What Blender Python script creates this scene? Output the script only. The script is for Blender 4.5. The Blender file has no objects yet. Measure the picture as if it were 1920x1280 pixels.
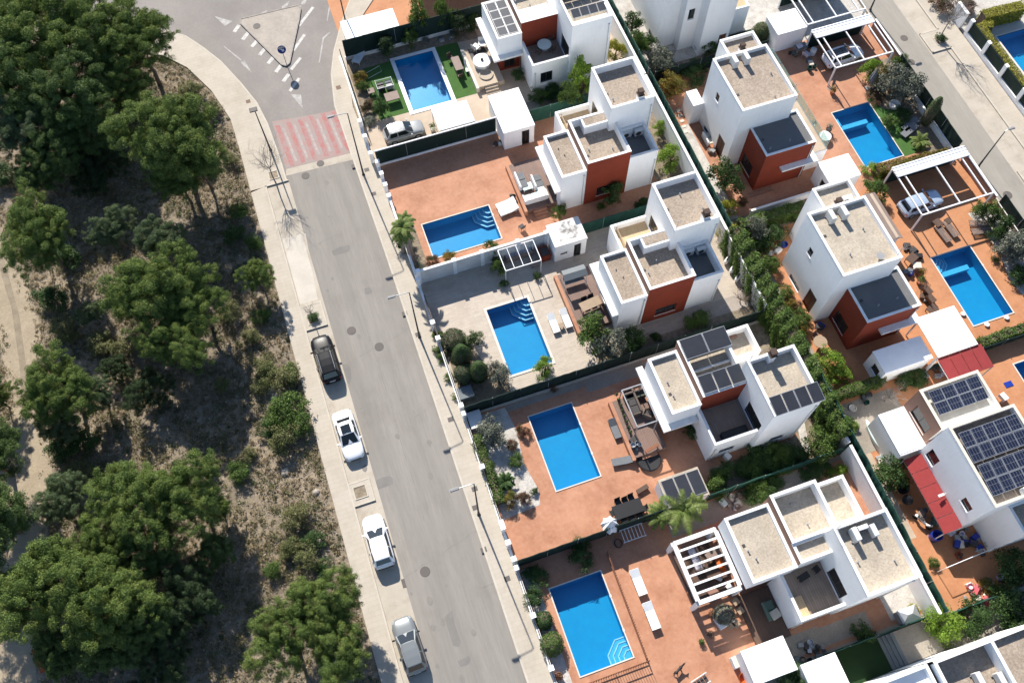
import bpy, math, random
import numpy as np
from mathutils import Vector, Matrix

# ------------------------------------------------------------------ camera, sky, sun, exposure
sc = bpy.context.scene
CAM_H = 74.0
FPX = 1690.3                      # focal length in pixels of the 1920 px wide photograph
CR = Vector((0.9451481, -0.32655596, -0.00750228))
CU = Vector((0.29826356, 0.8534425, 0.42740466))
CF = Vector((0.13316877, 0.40619836, -0.9040293))
cd = bpy.data.cameras.new('camera'); cam = bpy.data.objects.new('camera', cd)
sc.collection.objects.link(cam); sc.camera = cam
cd.sensor_width = 36.0; cd.lens = FPX / 1920 * 36; cd.clip_start = 0.5; cd.clip_end = 3000
M = Matrix((CR, CU, -CF)).transposed().to_4x4(); M.translation = Vector((0, 0, CAM_H)); cam.matrix_world = M

SUN_EL = math.radians(38); SUN_AZ = math.radians(93.65)      # azimuth counter-clockwise from +x
w = bpy.data.worlds.new('World'); sc.world = w; w.use_nodes = True
nt = w.node_tree; bg = nt.nodes['Background']
sky = nt.nodes.new('ShaderNodeTexSky'); sky.sky_type = 'NISHITA'; sky.sun_disc = False
sky.sun_elevation = SUN_EL; sky.sun_rotation = math.pi / 2 - SUN_AZ
sky.air_density = 1.0; sky.dust_density = 0.5; sky.ozone_density = 3.0
nt.links.new(sky.outputs[0], bg.inputs[0]); bg.inputs[1].default_value = 0.09
sl = bpy.data.lights.new('sun', 'SUN'); sl.energy = 4.6; sl.angle = math.radians(0.55); sl.color = (1.0, 0.94, 0.85)
so = bpy.data.objects.new('sun', sl); sc.collection.objects.link(so)
tosun = Vector((math.cos(SUN_AZ) * math.cos(SUN_EL), math.sin(SUN_AZ) * math.cos(SUN_EL), math.sin(SUN_EL)))
so.rotation_euler = tosun.to_track_quat('Z', 'Y').to_euler(); so.location = (0, 40, 90)
sc.view_settings.view_transform = 'Standard'; sc.view_settings.look = 'None'
sc.view_settings.exposure = 0.95; sc.view_settings.gamma = 1.0
sc.render.engine = 'CYCLES'
sc.cycles.max_bounces = 8; sc.cycles.transparent_max_bounces = 8

# ------------------------------------------------------------------ helpers
COL = sc.collection
rnd = random.Random(11); nrg = np.random.default_rng(5)
OFF = {}

def spot(px, py, z=0.0):
    """ground position (metres) read off the survey photo"""
    d = (px - 960) / FPX * CR - (py - 640) / FPX * CU + CF
    t = (z - CAM_H) / d.z
    return (d.x * t, d.y * t)

def zm(x0, y0, k):
    return lambda x, y, z=0.0: spot(x0 + x * k, y0 + y * k, z)

def tag(o, label=None, cat=None, group=None, kind=None):
    if label: o['label'] = label
    if cat: o['category'] = cat
    if group: o['group'] = group
    if kind: o['kind'] = kind
    return o

def thing(name, label, cat, loc=(0, 0, 0), rz=0.0, group=None):
    o = bpy.data.objects.new(name, None); o.empty_display_size = 0.3; COL.objects.link(o)
    o.location = loc; o.rotation_euler = (0, 0, rz); OFF[o.name] = Vector(loc)
    return tag(o, label, cat, group)

class MB:
    def __init__(s): s.v = []; s.f = []; s.m = []; s.x = None
    def add(s, vs, fs, m=0):
        n = len(s.v)
        if s.x is not None: vs = [tuple(s.x @ Vector(p)) for p in vs]
        s.v += [tuple(p) for p in vs]; s.f += [tuple(i + n for i in q) for q in fs]; s.m += [m] * len(fs)
        return s
    def box(s, x0, x1, y0, y1, z0, z1, m=0, skip=''):
        vs = [(x0, y0, z0), (x1, y0, z0), (x1, y1, z0), (x0, y1, z0), (x0, y0, z1), (x1, y0, z1), (x1, y1, z1), (x0, y1, z1)]
        F = {'b': (3, 2, 1, 0), 't': (4, 5, 6, 7), 'S': (0, 1, 5, 4), 'E': (1, 2, 6, 5), 'N': (2, 3, 7, 6), 'W': (3, 0, 4, 7)}
        return s.add(vs, [F[k] for k in F if k not in skip], m)
    def cbox(s, cx, cy, cz, sx, sy, sz, m=0, bev=0.0):
        if bev <= 0: return s.box(cx - sx / 2, cx + sx / 2, cy - sy / 2, cy + sy / 2, cz - sz / 2, cz + sz / 2, m)
        a, b, c = sx / 2, sy / 2, sz / 2; q = min(bev, a * .9, b * .9, c * .9)
        rings = []
        for (z, i) in ((-c, q), (-c + q, 0), (c - q, 0), (c, q)):
            A, B = a - i, b - i
            rings.append([(cx + p * 1.0, cy + r * 1.0, cz + z) for p, r in ((-A + q, -B), (A - q, -B), (A, -B + q), (A, B - q), (A - q, B), (-A + q, B), (-A, B - q), (-A, -B + q))])
        return s.loft(rings, m, True)
    def loft(s, rings, m=0, caps=True, closed=True):
        n = len(rings[0]); vs = [p for r in rings for p in r]; fs = []
        for i in range(len(rings) - 1):
            for j in range(n if closed else n - 1):
                k = (j + 1) % n
                fs.append((i * n + j, i * n + k, (i + 1) * n + k, (i + 1) * n + j))
        if caps:
            fs.append(tuple(range(n - 1, -1, -1))); fs.append(tuple((len(rings) - 1) * n + j for j in range(n)))
        return s.add(vs, fs, m)
    def prism(s, pts, z0, z1, m=0):
        a = sum(pts[i][0] * pts[(i + 1) % len(pts)][1] - pts[(i + 1) % len(pts)][0] * pts[i][1] for i in range(len(pts)))
        if a < 0: pts = pts[::-1]
        return s.loft([[(p[0], p[1], z0) for p in pts], [(p[0], p[1], z1) for p in pts]], m)
    def flat(s, pts, z, m=0):
        a = sum(pts[i][0] * pts[(i + 1) % len(pts)][1] - pts[(i + 1) % len(pts)][0] * pts[i][1] for i in range(len(pts)))
        if a < 0: pts = pts[::-1]
        return s.add([(p[0], p[1], z) for p in pts], [tuple(range(len(pts)))], m)
    def tube(s, p0, p1, r0, r1=None, n=8, m=0, caps=True):
        r1 = r0 if r1 is None else r1
        p0, p1 = Vector(p0), Vector(p1); d = (p1 - p0)
        if d.length < 1e-6: return s
        d.normalize(); u = d.orthogonal().normalized(); w_ = d.cross(u)
        rings = [[tuple(p + u * r * math.cos(2 * math.pi * k / n) + w_ * r * math.sin(2 * math.pi * k / n)) for k in range(n)] for p, r in ((p0, r0), (p1, r1))]
        return s.loft(rings, m, caps)
    def path(s, pts, rs, n=6, m=0):
        pts = [Vector(p) for p in pts]; rings = []
        u = None
        for i, p in enumerate(pts):
            d = (pts[min(i + 1, len(pts) - 1)] - pts[max(i - 1, 0)]).normalized()
            u = d.orthogonal().normalized() if u is None else (u - d * u.dot(d)).normalized()
            w_ = d.cross(u); r = rs[i] if hasattr(rs, '__len__') else rs
            rings.append([tuple(p + u * r * math.cos(2 * math.pi * k / n) + w_ * r * math.sin(2 * math.pi * k / n)) for k in range(n)])
        return s.loft(rings, m, True)
    def lathe(s, prof, c=(0, 0, 0), n=16, m=0):
        rings = [[(c[0] + r * math.cos(2 * math.pi * k / n), c[1] + r * math.sin(2 * math.pi * k / n), c[2] + z) for k in range(n)] for r, z in prof]
        return s.loft(rings, m, True)
    def bar(s, p0, p1, w_, h, m=0):
        """rectangular bar from p0 to p1 (any direction), width w_ (horizontal) x height h"""
        p0, p1 = Vector(p0), Vector(p1); d = (p1 - p0).normalized()
        side = d.cross(Vector((0, 0, 1)))
        if side.length < 1e-4: side = Vector((1, 0, 0))
        side.normalize(); up = side.cross(d)
        R = lambda p: [tuple(p + side * a * w_ / 2 + up * b * h / 2) for a, b in ((-1, -1), (1, -1), (1, 1), (-1, 1))]
        return s.loft([R(p0), R(p1)], m)
    def build(s, name, mats, parent=None, local=False, smooth=False, kind=None, label=None):
        me = bpy.data.meshes.new(name)
        off = Vector((0, 0, 0))
        if parent is not None and not local: off = OFF.get(parent.name, Vector((0, 0, 0)))
        me.from_pydata([(p[0] - off[0], p[1] - off[1], p[2] - off[2]) for p in s.v] if off.length > 0 else s.v, [], s.f)
        if not isinstance(mats, (list, tuple)): mats = [mats]
        for m in mats: me.materials.append(m)
        if len(mats) > 1: me.polygons.foreach_set('material_index', s.m)
        if smooth: me.polygons.foreach_set('use_smooth', [True] * len(me.polygons))
        me.update()
        o = bpy.data.objects.new(name, me); COL.objects.link(o)
        if parent is not None:
            o.parent = parent; OFF[o.name] = off.copy() if not local else Vector((0, 0, 0))
            if local: OFF[o.name] = Vector((0, 0, 0))
        return tag(o, label, None, None, kind)

def leafmesh(name, P, N, S, mats, asp=0.5, parent=None):
    """many small diamond leaves: P positions, N normals, S sizes"""
    n = len(P); r = nrg.normal(size=(n, 3)); T = np.cross(N, r); T /= np.linalg.norm(T, axis=1)[:, None] + 1e-9
    B = np.cross(N, T); B /= np.linalg.norm(B, axis=1)[:, None] + 1e-9
    s = S[:, None]
    V = np.stack([P - T * s * .5, P - B * s * .5 * asp, P + T * s * .5, P + B * s * .5 * asp], 1).reshape(-1, 3)
    me = bpy.data.meshes.new(name)
    me.vertices.add(4 * n); me.vertices.foreach_set('co', V.astype(np.float32).ravel())
    me.loops.add(4 * n); me.loops.foreach_set('vertex_index', np.arange(4 * n, dtype=np.int32))
    me.polygons.add(n); me.polygons.foreach_set('loop_start', np.arange(0, 4 * n, 4, dtype=np.int32))
    me.polygons.foreach_set('loop_total', np.full(n, 4, dtype=np.int32))
    if not isinstance(mats, (list, tuple)): mats = [mats]
    for m in mats: me.materials.append(m)
    me.update(calc_edges=True)
    return me

def mobj(name, me, parent=None, loc=(0, 0, 0), rz=0, sc_=(1, 1, 1)):
    o = bpy.data.objects.new(name, me); COL.objects.link(o); o.parent = parent
    o.location = loc; o.rotation_euler = (0, 0, rz); o.scale = sc_
    OFF[o.name] = Vector((0, 0, 0)); return o

def copy_tree(o, parent=None):
    c = o.copy(); COL.objects.link(c); c.parent = parent; OFF[c.name] = Vector((0, 0, 0))
    for ch in list(o.children): copy_tree(ch, c)
    return c

# ------------------------------------------------------------------ materials (all procedural)
def base_mat(name, rough=0.7, metal=0.0, spec=0.4):
    m = bpy.data.materials.new(name); m.use_nodes = True
    b = m.node_tree.nodes['Principled BSDF']; b.inputs['Roughness'].default_value = rough
    b.inputs['Metallic'].default_value = metal; b.inputs['Specular IOR Level'].default_value = spec
    return m, m.node_tree, b

def pos_node(nt, scale=(1, 1, 1), rz=0):
    g = nt.nodes.new('ShaderNodeNewGeometry'); mp = nt.nodes.new('ShaderNodeMapping')
    mp.inputs['Scale'].default_value = scale; mp.inputs['Rotation'].default_value = (0, 0, rz)
    nt.links.new(g.outputs['Position'], mp.inputs['Vector']); return mp.outputs['Vector']

def noise(nt, vec, scale, detail=4, rough=0.6, lo=0.3, hi=0.7):
    n = nt.nodes.new('ShaderNodeTexNoise'); n.inputs['Scale'].default_value = scale; n.inputs['Detail'].default_value = detail
    n.inputs['Roughness'].default_value = rough; nt.links.new(vec, n.inputs['Vector'])
    r = nt.nodes.new('ShaderNodeMapRange'); r.inputs[1].default_value = lo; r.inputs[2].default_value = hi
    nt.links.new(n.outputs['Fac'], r.inputs[0]); return r.outputs[0]

def mix(nt, fac, a, b, mode='MIX'):
    x = nt.nodes.new('ShaderNodeMix'); x.data_type = 'RGBA'; x.blend_type = mode
    if isinstance(fac, (int, float)): x.inputs[0].default_value = fac
    else: nt.links.new(fac, x.inputs[0])
    for i, c in ((6, a), (7, b)):
        if isinstance(c, (tuple, list)): x.inputs[i].default_value = (*c[:3], 1)
        else: nt.links.new(c, x.inputs[i])
    return x.outputs[2]

def bump(nt, b, h, strength=0.3, dist=0.02):
    n = nt.nodes.new('ShaderNodeBump'); n.inputs['Strength'].default_value = strength; n.inputs['Distance'].default_value = dist
    nt.links.new(h, n.inputs['Height']); nt.links.new(n.outputs[0], b.inputs['Normal'])

def nmat(name, c1, c2, s1=1.0, s2=8.0, c3=None, rough=0.75, metal=0, spec=0.35, bs=0.2, bd=0.02, bscale=None, stretch=(1, 1, 1), lo=.35, hi=.65, f2=.35):
    """two-scale mottled material"""
    m, nt, b = base_mat(name, rough, metal, spec); v = pos_node(nt, stretch)
    a = mix(nt, noise(nt, v, s1, 5, .6, lo, hi), c1, c2)
    n2 = noise(nt, v, s2, 3, .6, .3, .7)
    c3 = c3 or tuple(x * .8 for x in c1)
    f = nt.nodes.new('ShaderNodeMath'); f.operation = 'MULTIPLY'; f.inputs[1].default_value = f2; nt.links.new(n2, f.inputs[0])
    a = mix(nt, f.outputs[0], a, c3)
    nt.links.new(a, b.inputs['Base Color'])
    if bs: bump(nt, b, noise(nt, v, bscale or s2, 4, .6, 0, 1), bs, bd)
    return m

def brickmat(name, c1, c2, mortar, bw, bh, ms=0.02, rough=0.7, off=0.5, n1=0.7, stain=(.8, .8, .8), stretch=None, rz=0, squash=1.0, stf=.5):
    m, nt, b = base_mat(name, rough); v = pos_node(nt, (1, 1, 1), rz)
    t = nt.nodes.new('ShaderNodeTexBrick'); t.inputs['Scale'].default_value = 1.0; t.offset = off
    t.inputs['Color1'].default_value = (*c1, 1); t.inputs['Color2'].default_value = (*c2, 1); t.inputs['Mortar'].default_value = (*mortar, 1)
    t.inputs['Mortar Size'].default_value = ms; t.inputs['Brick Width'].default_value = bw; t.inputs['Row Height'].default_value = bh
    t.inputs['Mortar Smooth'].default_value = 0.2; nt.links.new(v, t.inputs['Vector'])
    col = mix(nt, noise(nt, v, n1, 5, .65, .4, .75), t.outputs['Color'], stain, 'MULTIPLY')
    col = mix(nt, stf, t.outputs['Color'], col)
    if stretch:
        v2 = pos_node(nt, stretch, rz); col = mix(nt, noise(nt, v2, 3, 4, .6, .35, .7), col, tuple(x * .72 for x in c1))
    nt.links.new(col, b.inputs['Base Color'])
    bump(nt, b, t.outputs['Fac'], -0.3, 0.004)
    return m

def leafmat(name, c1, c2, s=0.8, tr=0.35, rough=0.6):
    m, nt, b = base_mat(name, rough, 0, 0.25); v = pos_node(nt)
    g = nt.nodes.new('ShaderNodeNewGeometry')
    a = mix(nt, noise(nt, v, s, 3, .6, .35, .65), c1, c2)
    mr = nt.nodes.new('ShaderNodeMapRange'); mr.inputs[3].default_value = .6; mr.inputs[4].default_value = 1.45
    nt.links.new(g.outputs['Random Per Island'], mr.inputs[0])
    h = nt.nodes.new('ShaderNodeHueSaturation'); nt.links.new(mr.outputs[0], h.inputs['Value']); nt.links.new(a, h.inputs['Color'])
    nt.links.new(h.outputs[0], b.inputs['Base Color'])
    t = nt.nodes.new('ShaderNodeBsdfTranslucent'); nt.links.new(h.outputs[0], t.inputs['Color'])
    ms = nt.nodes.new('ShaderNodeMixShader'); ms.inputs[0].default_value = tr
    nt.links.new(b.outputs[0], ms.inputs[1]); nt.links.new(t.outputs[0], ms.inputs[2])
    nt.links.new(ms.outputs[0], nt.nodes['Material Output'].inputs['Surface'])
    return m

M = {}
def whiteplaster(name, c1, c2, streak, amt):
    m = nmat(name, c1, c2, .5, 3, tuple(x * .86 for x in c1), .85, bs=.06, f2=.18); nt = m.node_tree; b = nt.nodes['Principled BSDF']; src = b.inputs['Base Color'].links[0].from_socket
    v = pos_node(nt, (3.2, 3.2, .35)); f = nt.nodes.new('ShaderNodeMath'); f.operation = 'MULTIPLY'; f.inputs[1].default_value = amt
    nt.links.new(noise(nt, v, 1.3, 5, .7, .52, .8), f.inputs[0]); nt.links.new(mix(nt, f.outputs[0], src, streak), b.inputs['Base Color']); return m
M['white'] = whiteplaster('white_plaster', (.90, .90, .895), (.85, .85, .84), (.6, .57, .52), .28)
M['white_old'] = nmat('white_plaster', (.87, .87, .865), (.82, .82, .81), .5, 3, (.72, .71, .69), .85, bs=.06, f2=.18)
M['white2'] = nmat('white_render_weathered', (.74, .73, .71), (.6, .58, .55), .8, 4, (.48, .45, .42), .85, bs=.1, f2=.3)
M['cap'] = nmat('white_coping', (.82, .82, .81), (.7, .69, .67), 1.2, 6, (.55, .53, .5), .8, bs=.08, f2=.25)
M['wpaint'] = nmat('white_painted_metal', (.8, .8, .8), (.74, .74, .74), 1, 6, rough=.45, bs=0, f2=.1)
M['wtent'] = nmat('white_canvas', (.86, .86, .85), (.8, .8, .79), 1.2, 6, rough=.7, bs=.05, f2=.1)
M['red'] = nmat('red_render', (.235, .036, .014), (.19, .03, .012), .7, 4, (.15, .028, .013), .85, bs=.1, f2=.3)
M['brown'] = nmat('brown_render', (.30, .17, .125), (.26, .15, .11), .8, 5, rough=.85, bs=.1)
M['gravel'] = nmat('roof_gravel', (.43, .355, .28), (.34, .28, .22), .7, 6, (.13, .10, .08), .95, bs=.7, bd=.04, bscale=8, f2=.6)
M['gravelp'] = nmat('pale_roof_gravel', (.50, .435, .345), (.41, .355, .285), .7, 6, (.2, .17, .135), .95, bs=.7, bd=.04, bscale=8, f2=.55)
M['membrane'] = nmat('dark_roof_membrane', (.135, .135, .135), (.11, .11, .112), .5, 5, (.16, .155, .15), .85, bs=.1, f2=.3)
M['asphalt'] = nmat('road_asphalt', (.272, .25, .222), (.215, .198, .176), .45, 5, (.165, .152, .136), .9, bs=.25, bd=.01, stretch=(1.5, .12, 1), f2=.35, lo=.35, hi=.65)
M['asphalt2'] = nmat('road_asphalt_upper', (.265, .238, .215), (.205, .186, .17), .3, 6, (.165, .15, .138), .9, bs=.25, bd=.01, stretch=(.7, .5, 1), f2=.3)
M['conc'] = nmat('bay_concrete', (.45, .40, .33), (.38, .34, .28), .45, 6, (.36, .31, .25), .9, bs=.15, f2=.3)
M['pave'] = brickmat('pavement_slabs', (.44, .39, .325), (.42, .375, .31), (.37, .33, .27), .8, .4, .014, .88, n1=.5, stain=(.78, .75, .7))
M['kerb'] = nmat('kerb_stone', (.50, .455, .38), (.42, .38, .32), 1.5, 8, rough=.85, bs=.15)
M['soil'] = nmat('soil', (.33, .265, .19), (.205, .168, .12), .35, 3, (.11, .09, .065), .95, bs=.9, bd=.08, bscale=4, f2=.75)
M['track'] = nmat('dirt_track', (.37, .305, .215), (.30, .245, .17), .6, 5, (.22, .175, .125), .95, bs=.6, bd=.06, bscale=3, f2=.6)
M['terra'] = nmat('stamped_terracotta_paving', (.43, .21, .125), (.33, .145, .080), .4, 3.0, (.48, .28, .18), .8, bs=.12, f2=.4)
M['terra2'] = nmat('orange_terracotta_paving', (.44, .20, .095), (.38, .165, .075), .5, 3.5, (.5, .25, .13), .8, bs=.12, f2=.4)
M['tile'] = nmat('beige_stone_paving', (.47, .38, .29), (.40, .32, .24), .5, 4, (.38, .31, .24), .75, bs=.1, f2=.35)
M['planktile'] = brickmat('plank_stone_tiles', (.50, .43, .35), (.42, .355, .29), (.32, .275, .225), 1.2, .22, .012, .6, n1=1.2, stain=(.75, .72, .7), stretch=(.6, 5, 1), stf=.6)
M['deck'] = brickmat('brown_deck_boards', (.21, .135, .11), (.185, .12, .095), (.09, .06, .05), 3.0, .14, .012, .7, n1=1, rz=math.pi / 2)
M['deckg'] = brickmat('grey_terrace_boards', (.33, .255, .20), (.28, .22, .17), (.18, .14, .11), 2.4, .2, .012, .7, n1=1, rz=math.pi / 2)
M['pine'] = brickmat('pale_pine_boards', (.56, .42, .25), (.50, .37, .22), (.3, .2, .11), 2.6, .12, .012, .65, n1=1.5, rz=math.pi / 2)
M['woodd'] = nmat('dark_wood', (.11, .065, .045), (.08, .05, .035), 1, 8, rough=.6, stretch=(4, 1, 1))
M['asphaltE'] = nmat('east_road_asphalt', (.31, .285, .245), (.26, .238, .205), .45, 5, (.2, .185, .16), .9, bs=.25, bd=.01, stretch=(1.2, .14, 1), f2=.35)
M['grass'] = nmat('artificial_grass', (.060, .135, .028), (.045, .11, .022), 1.2, 12, (.033, .08, .018), .95, bs=.5, bd=.03, bscale=25, f2=.4)
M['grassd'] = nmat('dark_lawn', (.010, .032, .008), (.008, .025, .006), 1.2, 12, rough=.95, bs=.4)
M['pebble'] = nmat('white_pebbles', (.58, .55, .50), (.46, .43, .39), 1.2, 9, (.25, .23, .21), .95, bs=.7, bd=.04, bscale=9, f2=.6)
M['greyg'] = nmat('grey_gravel', (.34, .30, .25), (.28, .245, .205), .8, 9, (.16, .14, .12), .95, bs=.6, bd=.03, bscale=9, f2=.5)
M['mesh'] = nmat('green_shade_mesh', (.012, .062, .045), (.018, .085, .06), 1.5, 6, (.006, .03, .022), .8, bs=.15, f2=.5)
M['meshd'] = nmat('dark_green_shade_mesh', (.007, .022, .018), (.010, .030, .023), 1.5, 6, (.004, .012, .009), .8, bs=.15, f2=.5)
M['glass'] = base_mat('dark_glass', .08, 0, .6)[0]; M['glass'].node_tree.nodes['Principled BSDF'].inputs['Base Color'].default_value = (.012, .014, .016, 1)
M['frame'] = base_mat('dark_window_frame', .5)[0]; M['frame'].node_tree.nodes['Principled BSDF'].inputs['Base Color'].default_value = (.03, .028, .027, 1)
M['coping'] = nmat('pale_pool_coping', (.62, .58, .52), (.55, .5, .44), 1.5, 8, rough=.7)

def plain(key, col, rough=.5, metal=0, var=.12):
    M[key] = nmat(key, col, tuple(c * (1 - var) for c in col), 2, 9, tuple(c * (1 - 2 * var) for c in col), rough, metal, bs=0, f2=.3); return M[key]
plain('grey', (.3, .3, .3)); plain('steel', (.45, .46, .47), .4, .6); plain('black', (.02, .02, .022), .5); plain('dark', (.055, .05, .05), .6)
plain('acwhite', (.66, .66, .64), .5); plain('tilered', (.42, .03, .035), .6); plain('plastwhite', (.8, .8, .79), .4); plain('cream', (.62, .57, .48), .7)
plain('terrapot', (.42, .17, .09), .8); plain('blue', (.015, .04, .3), .35); plain('rust', (.32, .07, .02), .7); plain('taupe', (.24, .18, .15), .7)
plain('cushgrey', (.16, .17, .18), .9); plain('cushmint', (.60, .72, .70), .9); plain('cushwhite', (.78, .79, .78), .9); plain('rubber', (.018, .018, .018), .85)
plain('bark', (.16, .115, .085), .95); plain('barkgrey', (.24, .21, .185), .95); plain('rattan', (.13, .10, .085), .8); plain('iron', (.07, .065, .06), .6)
plain('woodtan', (.34, .25, .17), .7); plain('roofred', (.27, .035, .035), .85); plain('signblue', (.01, .03, .22), .4); plain('stone', (.42, .36, .29), .9)
plain('manhole', (.12, .105, .095), .75); plain('chimcap', (.07, .045, .035), .8); plain('slate', (.14, .16, .17), .6); plain('lilac', (.55, .53, .6), .7)
plain('olivefab', (.12, .13, .1), .9); plain('orange', (.6, .14, .03), .5); plain('pink', (.6, .12, .14), .7); plain('tarp', (.10, .16, .13), .7)
M['solarth'] = nmat('black_solar_collector', (.028, .03, .036), (.022, .024, .03), 2, 8, rough=.35, bs=0, f2=.2, spec=.6)
M['solarpv'] = brickmat('photovoltaic_cells', (.012, .016, .035), (.014, .019, .042), (.16, .17, .19), .24, .5, .012, .25, off=0, n1=1, rz=0)
M['solargrey'] = brickmat('grey_solar_panel', (.075, .078, .085), (.07, .073, .08), (.1, .1, .11), .5, .5, .008, .3, off=0, n1=1)

def glassrail():
    m, nt, b = base_mat('pale_glass_balustrade', .05, 0, .5)
    b.inputs['Base Color'].default_value = (.55, .75, .70, 1)
    t = nt.nodes.new('ShaderNodeBsdfTransparent'); t.inputs[0].default_value = (.85, .95, .92, 1)
    ms = nt.nodes.new('ShaderNodeMixShader'); ms.inputs[0].default_value = .7
    nt.links.new(b.outputs[0], ms.inputs[1]); nt.links.new(t.outputs[0], ms.inputs[2]); nt.links.new(ms.outputs[0], nt.nodes['Material Output'].inputs['Surface'])
    return m
M['rail'] = glassrail()

def poolmats():
    m, nt, b = base_mat('blue_pool_mosaic', .35); v = pos_node(nt)
    c = mix(nt, noise(nt, v, 1.3, 4, .6, .35, .65), (.005, .25, .50), (.004, .205, .46))
    c = mix(nt, noise(nt, v, 14, 2, .5, .3, .7), c, (.014, .24, .41)); nt.links.new(c, b.inputs['Base Color'])
    M['poolfloor'] = m
    m, nt, b = base_mat('pale_pool_steps', .35); v = pos_node(nt)
    nt.links.new(mix(nt, noise(nt, v, 6, 3, .5, .3, .7), (.07, .38, .60), (.05, .34, .55)), b.inputs['Base Color']); M['poolstep'] = m
    for key, k, tint in (('water', .16, (.80, .95, 1.0)), ('waterr', .5, (.80, .95, 1.0))):
        m, nt, b = base_mat('pool_' + key, .03); v = pos_node(nt)
        tr = nt.nodes.new('ShaderNodeBsdfTransparent'); tr.inputs[0].default_value = (*tint, 1)
        gl = nt.nodes.new('ShaderNodeBsdfGlossy'); gl.inputs['Roughness'].default_value = .03
        lw = nt.nodes.new('ShaderNodeLayerWeight'); lw.inputs[0].default_value = .5
        pw = nt.nodes.new('ShaderNodeMath'); pw.operation = 'POWER'; pw.inputs[1].default_value = 4.0; nt.links.new(lw.outputs['Facing'], pw.inputs[0])
        fr = nt.nodes.new('ShaderNodeMath'); fr.operation = 'MULTIPLY_ADD'; fr.inputs[1].default_value = .85; fr.inputs[2].default_value = .018; nt.links.new(pw.outputs[0], fr.inputs[0])
        bn = nt.nodes.new('ShaderNodeBump'); bn.inputs['Strength'].default_value = k; bn.inputs['Distance'].default_value = .05
        nt.links.new(noise(nt, v, 3.0, 3, .6, 0, 1), bn.inputs['Height'])
        nt.links.new(bn.outputs[0], gl.inputs['Normal']); nt.links.new(bn.outputs[0], lw.inputs['Normal'])
        ms = nt.nodes.new('ShaderNodeMixShader'); nt.links.new(fr.outputs[0], ms.inputs[0])
        nt.links.new(tr.outputs[0], ms.inputs[1]); nt.links.new(gl.outputs[0], ms.inputs[2])
        nt.links.new(ms.outputs[0], nt.nodes['Material Output'].inputs['Surface'])
        M[key] = m
poolmats()
def stain(key, scale, col, amt, lo=.5, hi=.75, st=(1, 1, 1)):
    nt = M[key].node_tree; b = nt.nodes['Principled BSDF']; src = b.inputs['Base Color'].links[0].from_socket; v = pos_node(nt, st)
    f = nt.nodes.new('ShaderNodeMath'); f.operation = 'MULTIPLY'; f.inputs[1].default_value = amt; nt.links.new(noise(nt, v, scale, 6, .7, lo, hi), f.inputs[0])
    nt.links.new(mix(nt, f.outputs[0], src, col, 'MULTIPLY'), b.inputs['Base Color'])
for k in ('terra', 'terra2'): stain(k, .32, (.70, .60, .56), .75); stain(k, 1.7, (1.18, 1.22, 1.25), .6, .55, .8)
stain('planktile', .45, (.74, .70, .66), .8); stain('tile', .4, (.75, .7, .66), .7); stain('gravel', .5, (.72, .68, .64), .6); stain('gravelp', .5, (.74, .7, .66), .6)
stain('asphalt', .22, (.84, .83, .82), .8); stain('asphaltE', .2, (.82, .81, .8), .8); stain('asphalt2', .2, (.84, .83, .82), .8); stain('pave', .35, (.82, .8, .77), .8); stain('conc', .6, (.72, .68, .64), .8, .5, .7); stain('pebble', .6, (.7, .68, .66), .7); stain('deckg', .6, (.75, .72, .7), .8)
L = {}
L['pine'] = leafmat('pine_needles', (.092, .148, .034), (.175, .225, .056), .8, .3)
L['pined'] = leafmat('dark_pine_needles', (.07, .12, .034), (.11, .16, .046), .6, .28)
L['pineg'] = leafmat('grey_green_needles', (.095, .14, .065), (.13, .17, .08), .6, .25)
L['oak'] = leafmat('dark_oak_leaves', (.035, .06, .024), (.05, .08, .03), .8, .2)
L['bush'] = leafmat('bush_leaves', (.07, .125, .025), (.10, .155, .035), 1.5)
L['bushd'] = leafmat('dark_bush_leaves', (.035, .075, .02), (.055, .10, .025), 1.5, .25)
L['lime'] = leafmat('lime_leaves', (.16, .27, .03), (.22, .32, .05), 1.5, .45)
L['yellow'] = leafmat('yellow_hedge_leaves', (.25, .25, .03), (.30, .29, .04), 1.5)
L['autumn'] = leafmat('orange_brown_leaves', (.26, .16, .03), (.13, .14, .03), 1.2)
L['palm'] = leafmat('palm_leaflets', (.11, .165, .035), (.17, .21, .06), 1.5)
L['olive'] = leafmat('olive_leaves', (.12, .135, .10), (.16, .17, .13), 1.2, .2)
L['dry'] = leafmat('dry_grass_blades', (.34, .27, .165), (.23, .19, .11), .4)
L['scrub'] = leafmat('scrub_leaves', (.115, .135, .045), (.185, .18, .08), .6)
L['redl'] = leafmat('reddish_leaves', (.16, .07, .05), (.10, .09, .04), 1.5)
# ------------------------------------------------------------------ setting: ground, roads, pavements
POOLS = {  # x0, x1, y0, y1 (water edge)
 'L1': (9.85, 14.05, 61.45, 68.55), 'L2': (6.75, 13.5, 43.9, 47.85), 'L3': (9.7, 13.66, 30.1, 37.0), 'L4': (9.88, 13.84, 18.87, 25.85),
 'L5': (6.55, 10.93, 4.5, 11.45), 'R1': (50.35, 54.55, 39.75, 46.85), 'R2': (51.1, 55.2, 20.85, 28.35), 'R3': (52.4, 56.6, 9.2, 16.3), 'F': (71.8, 76.0, 43.0, 50.2)}
HOLES = [(a - .02, b + .02, c - .02, d + .02) for a, b, c, d in POOLS.values()]

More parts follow.
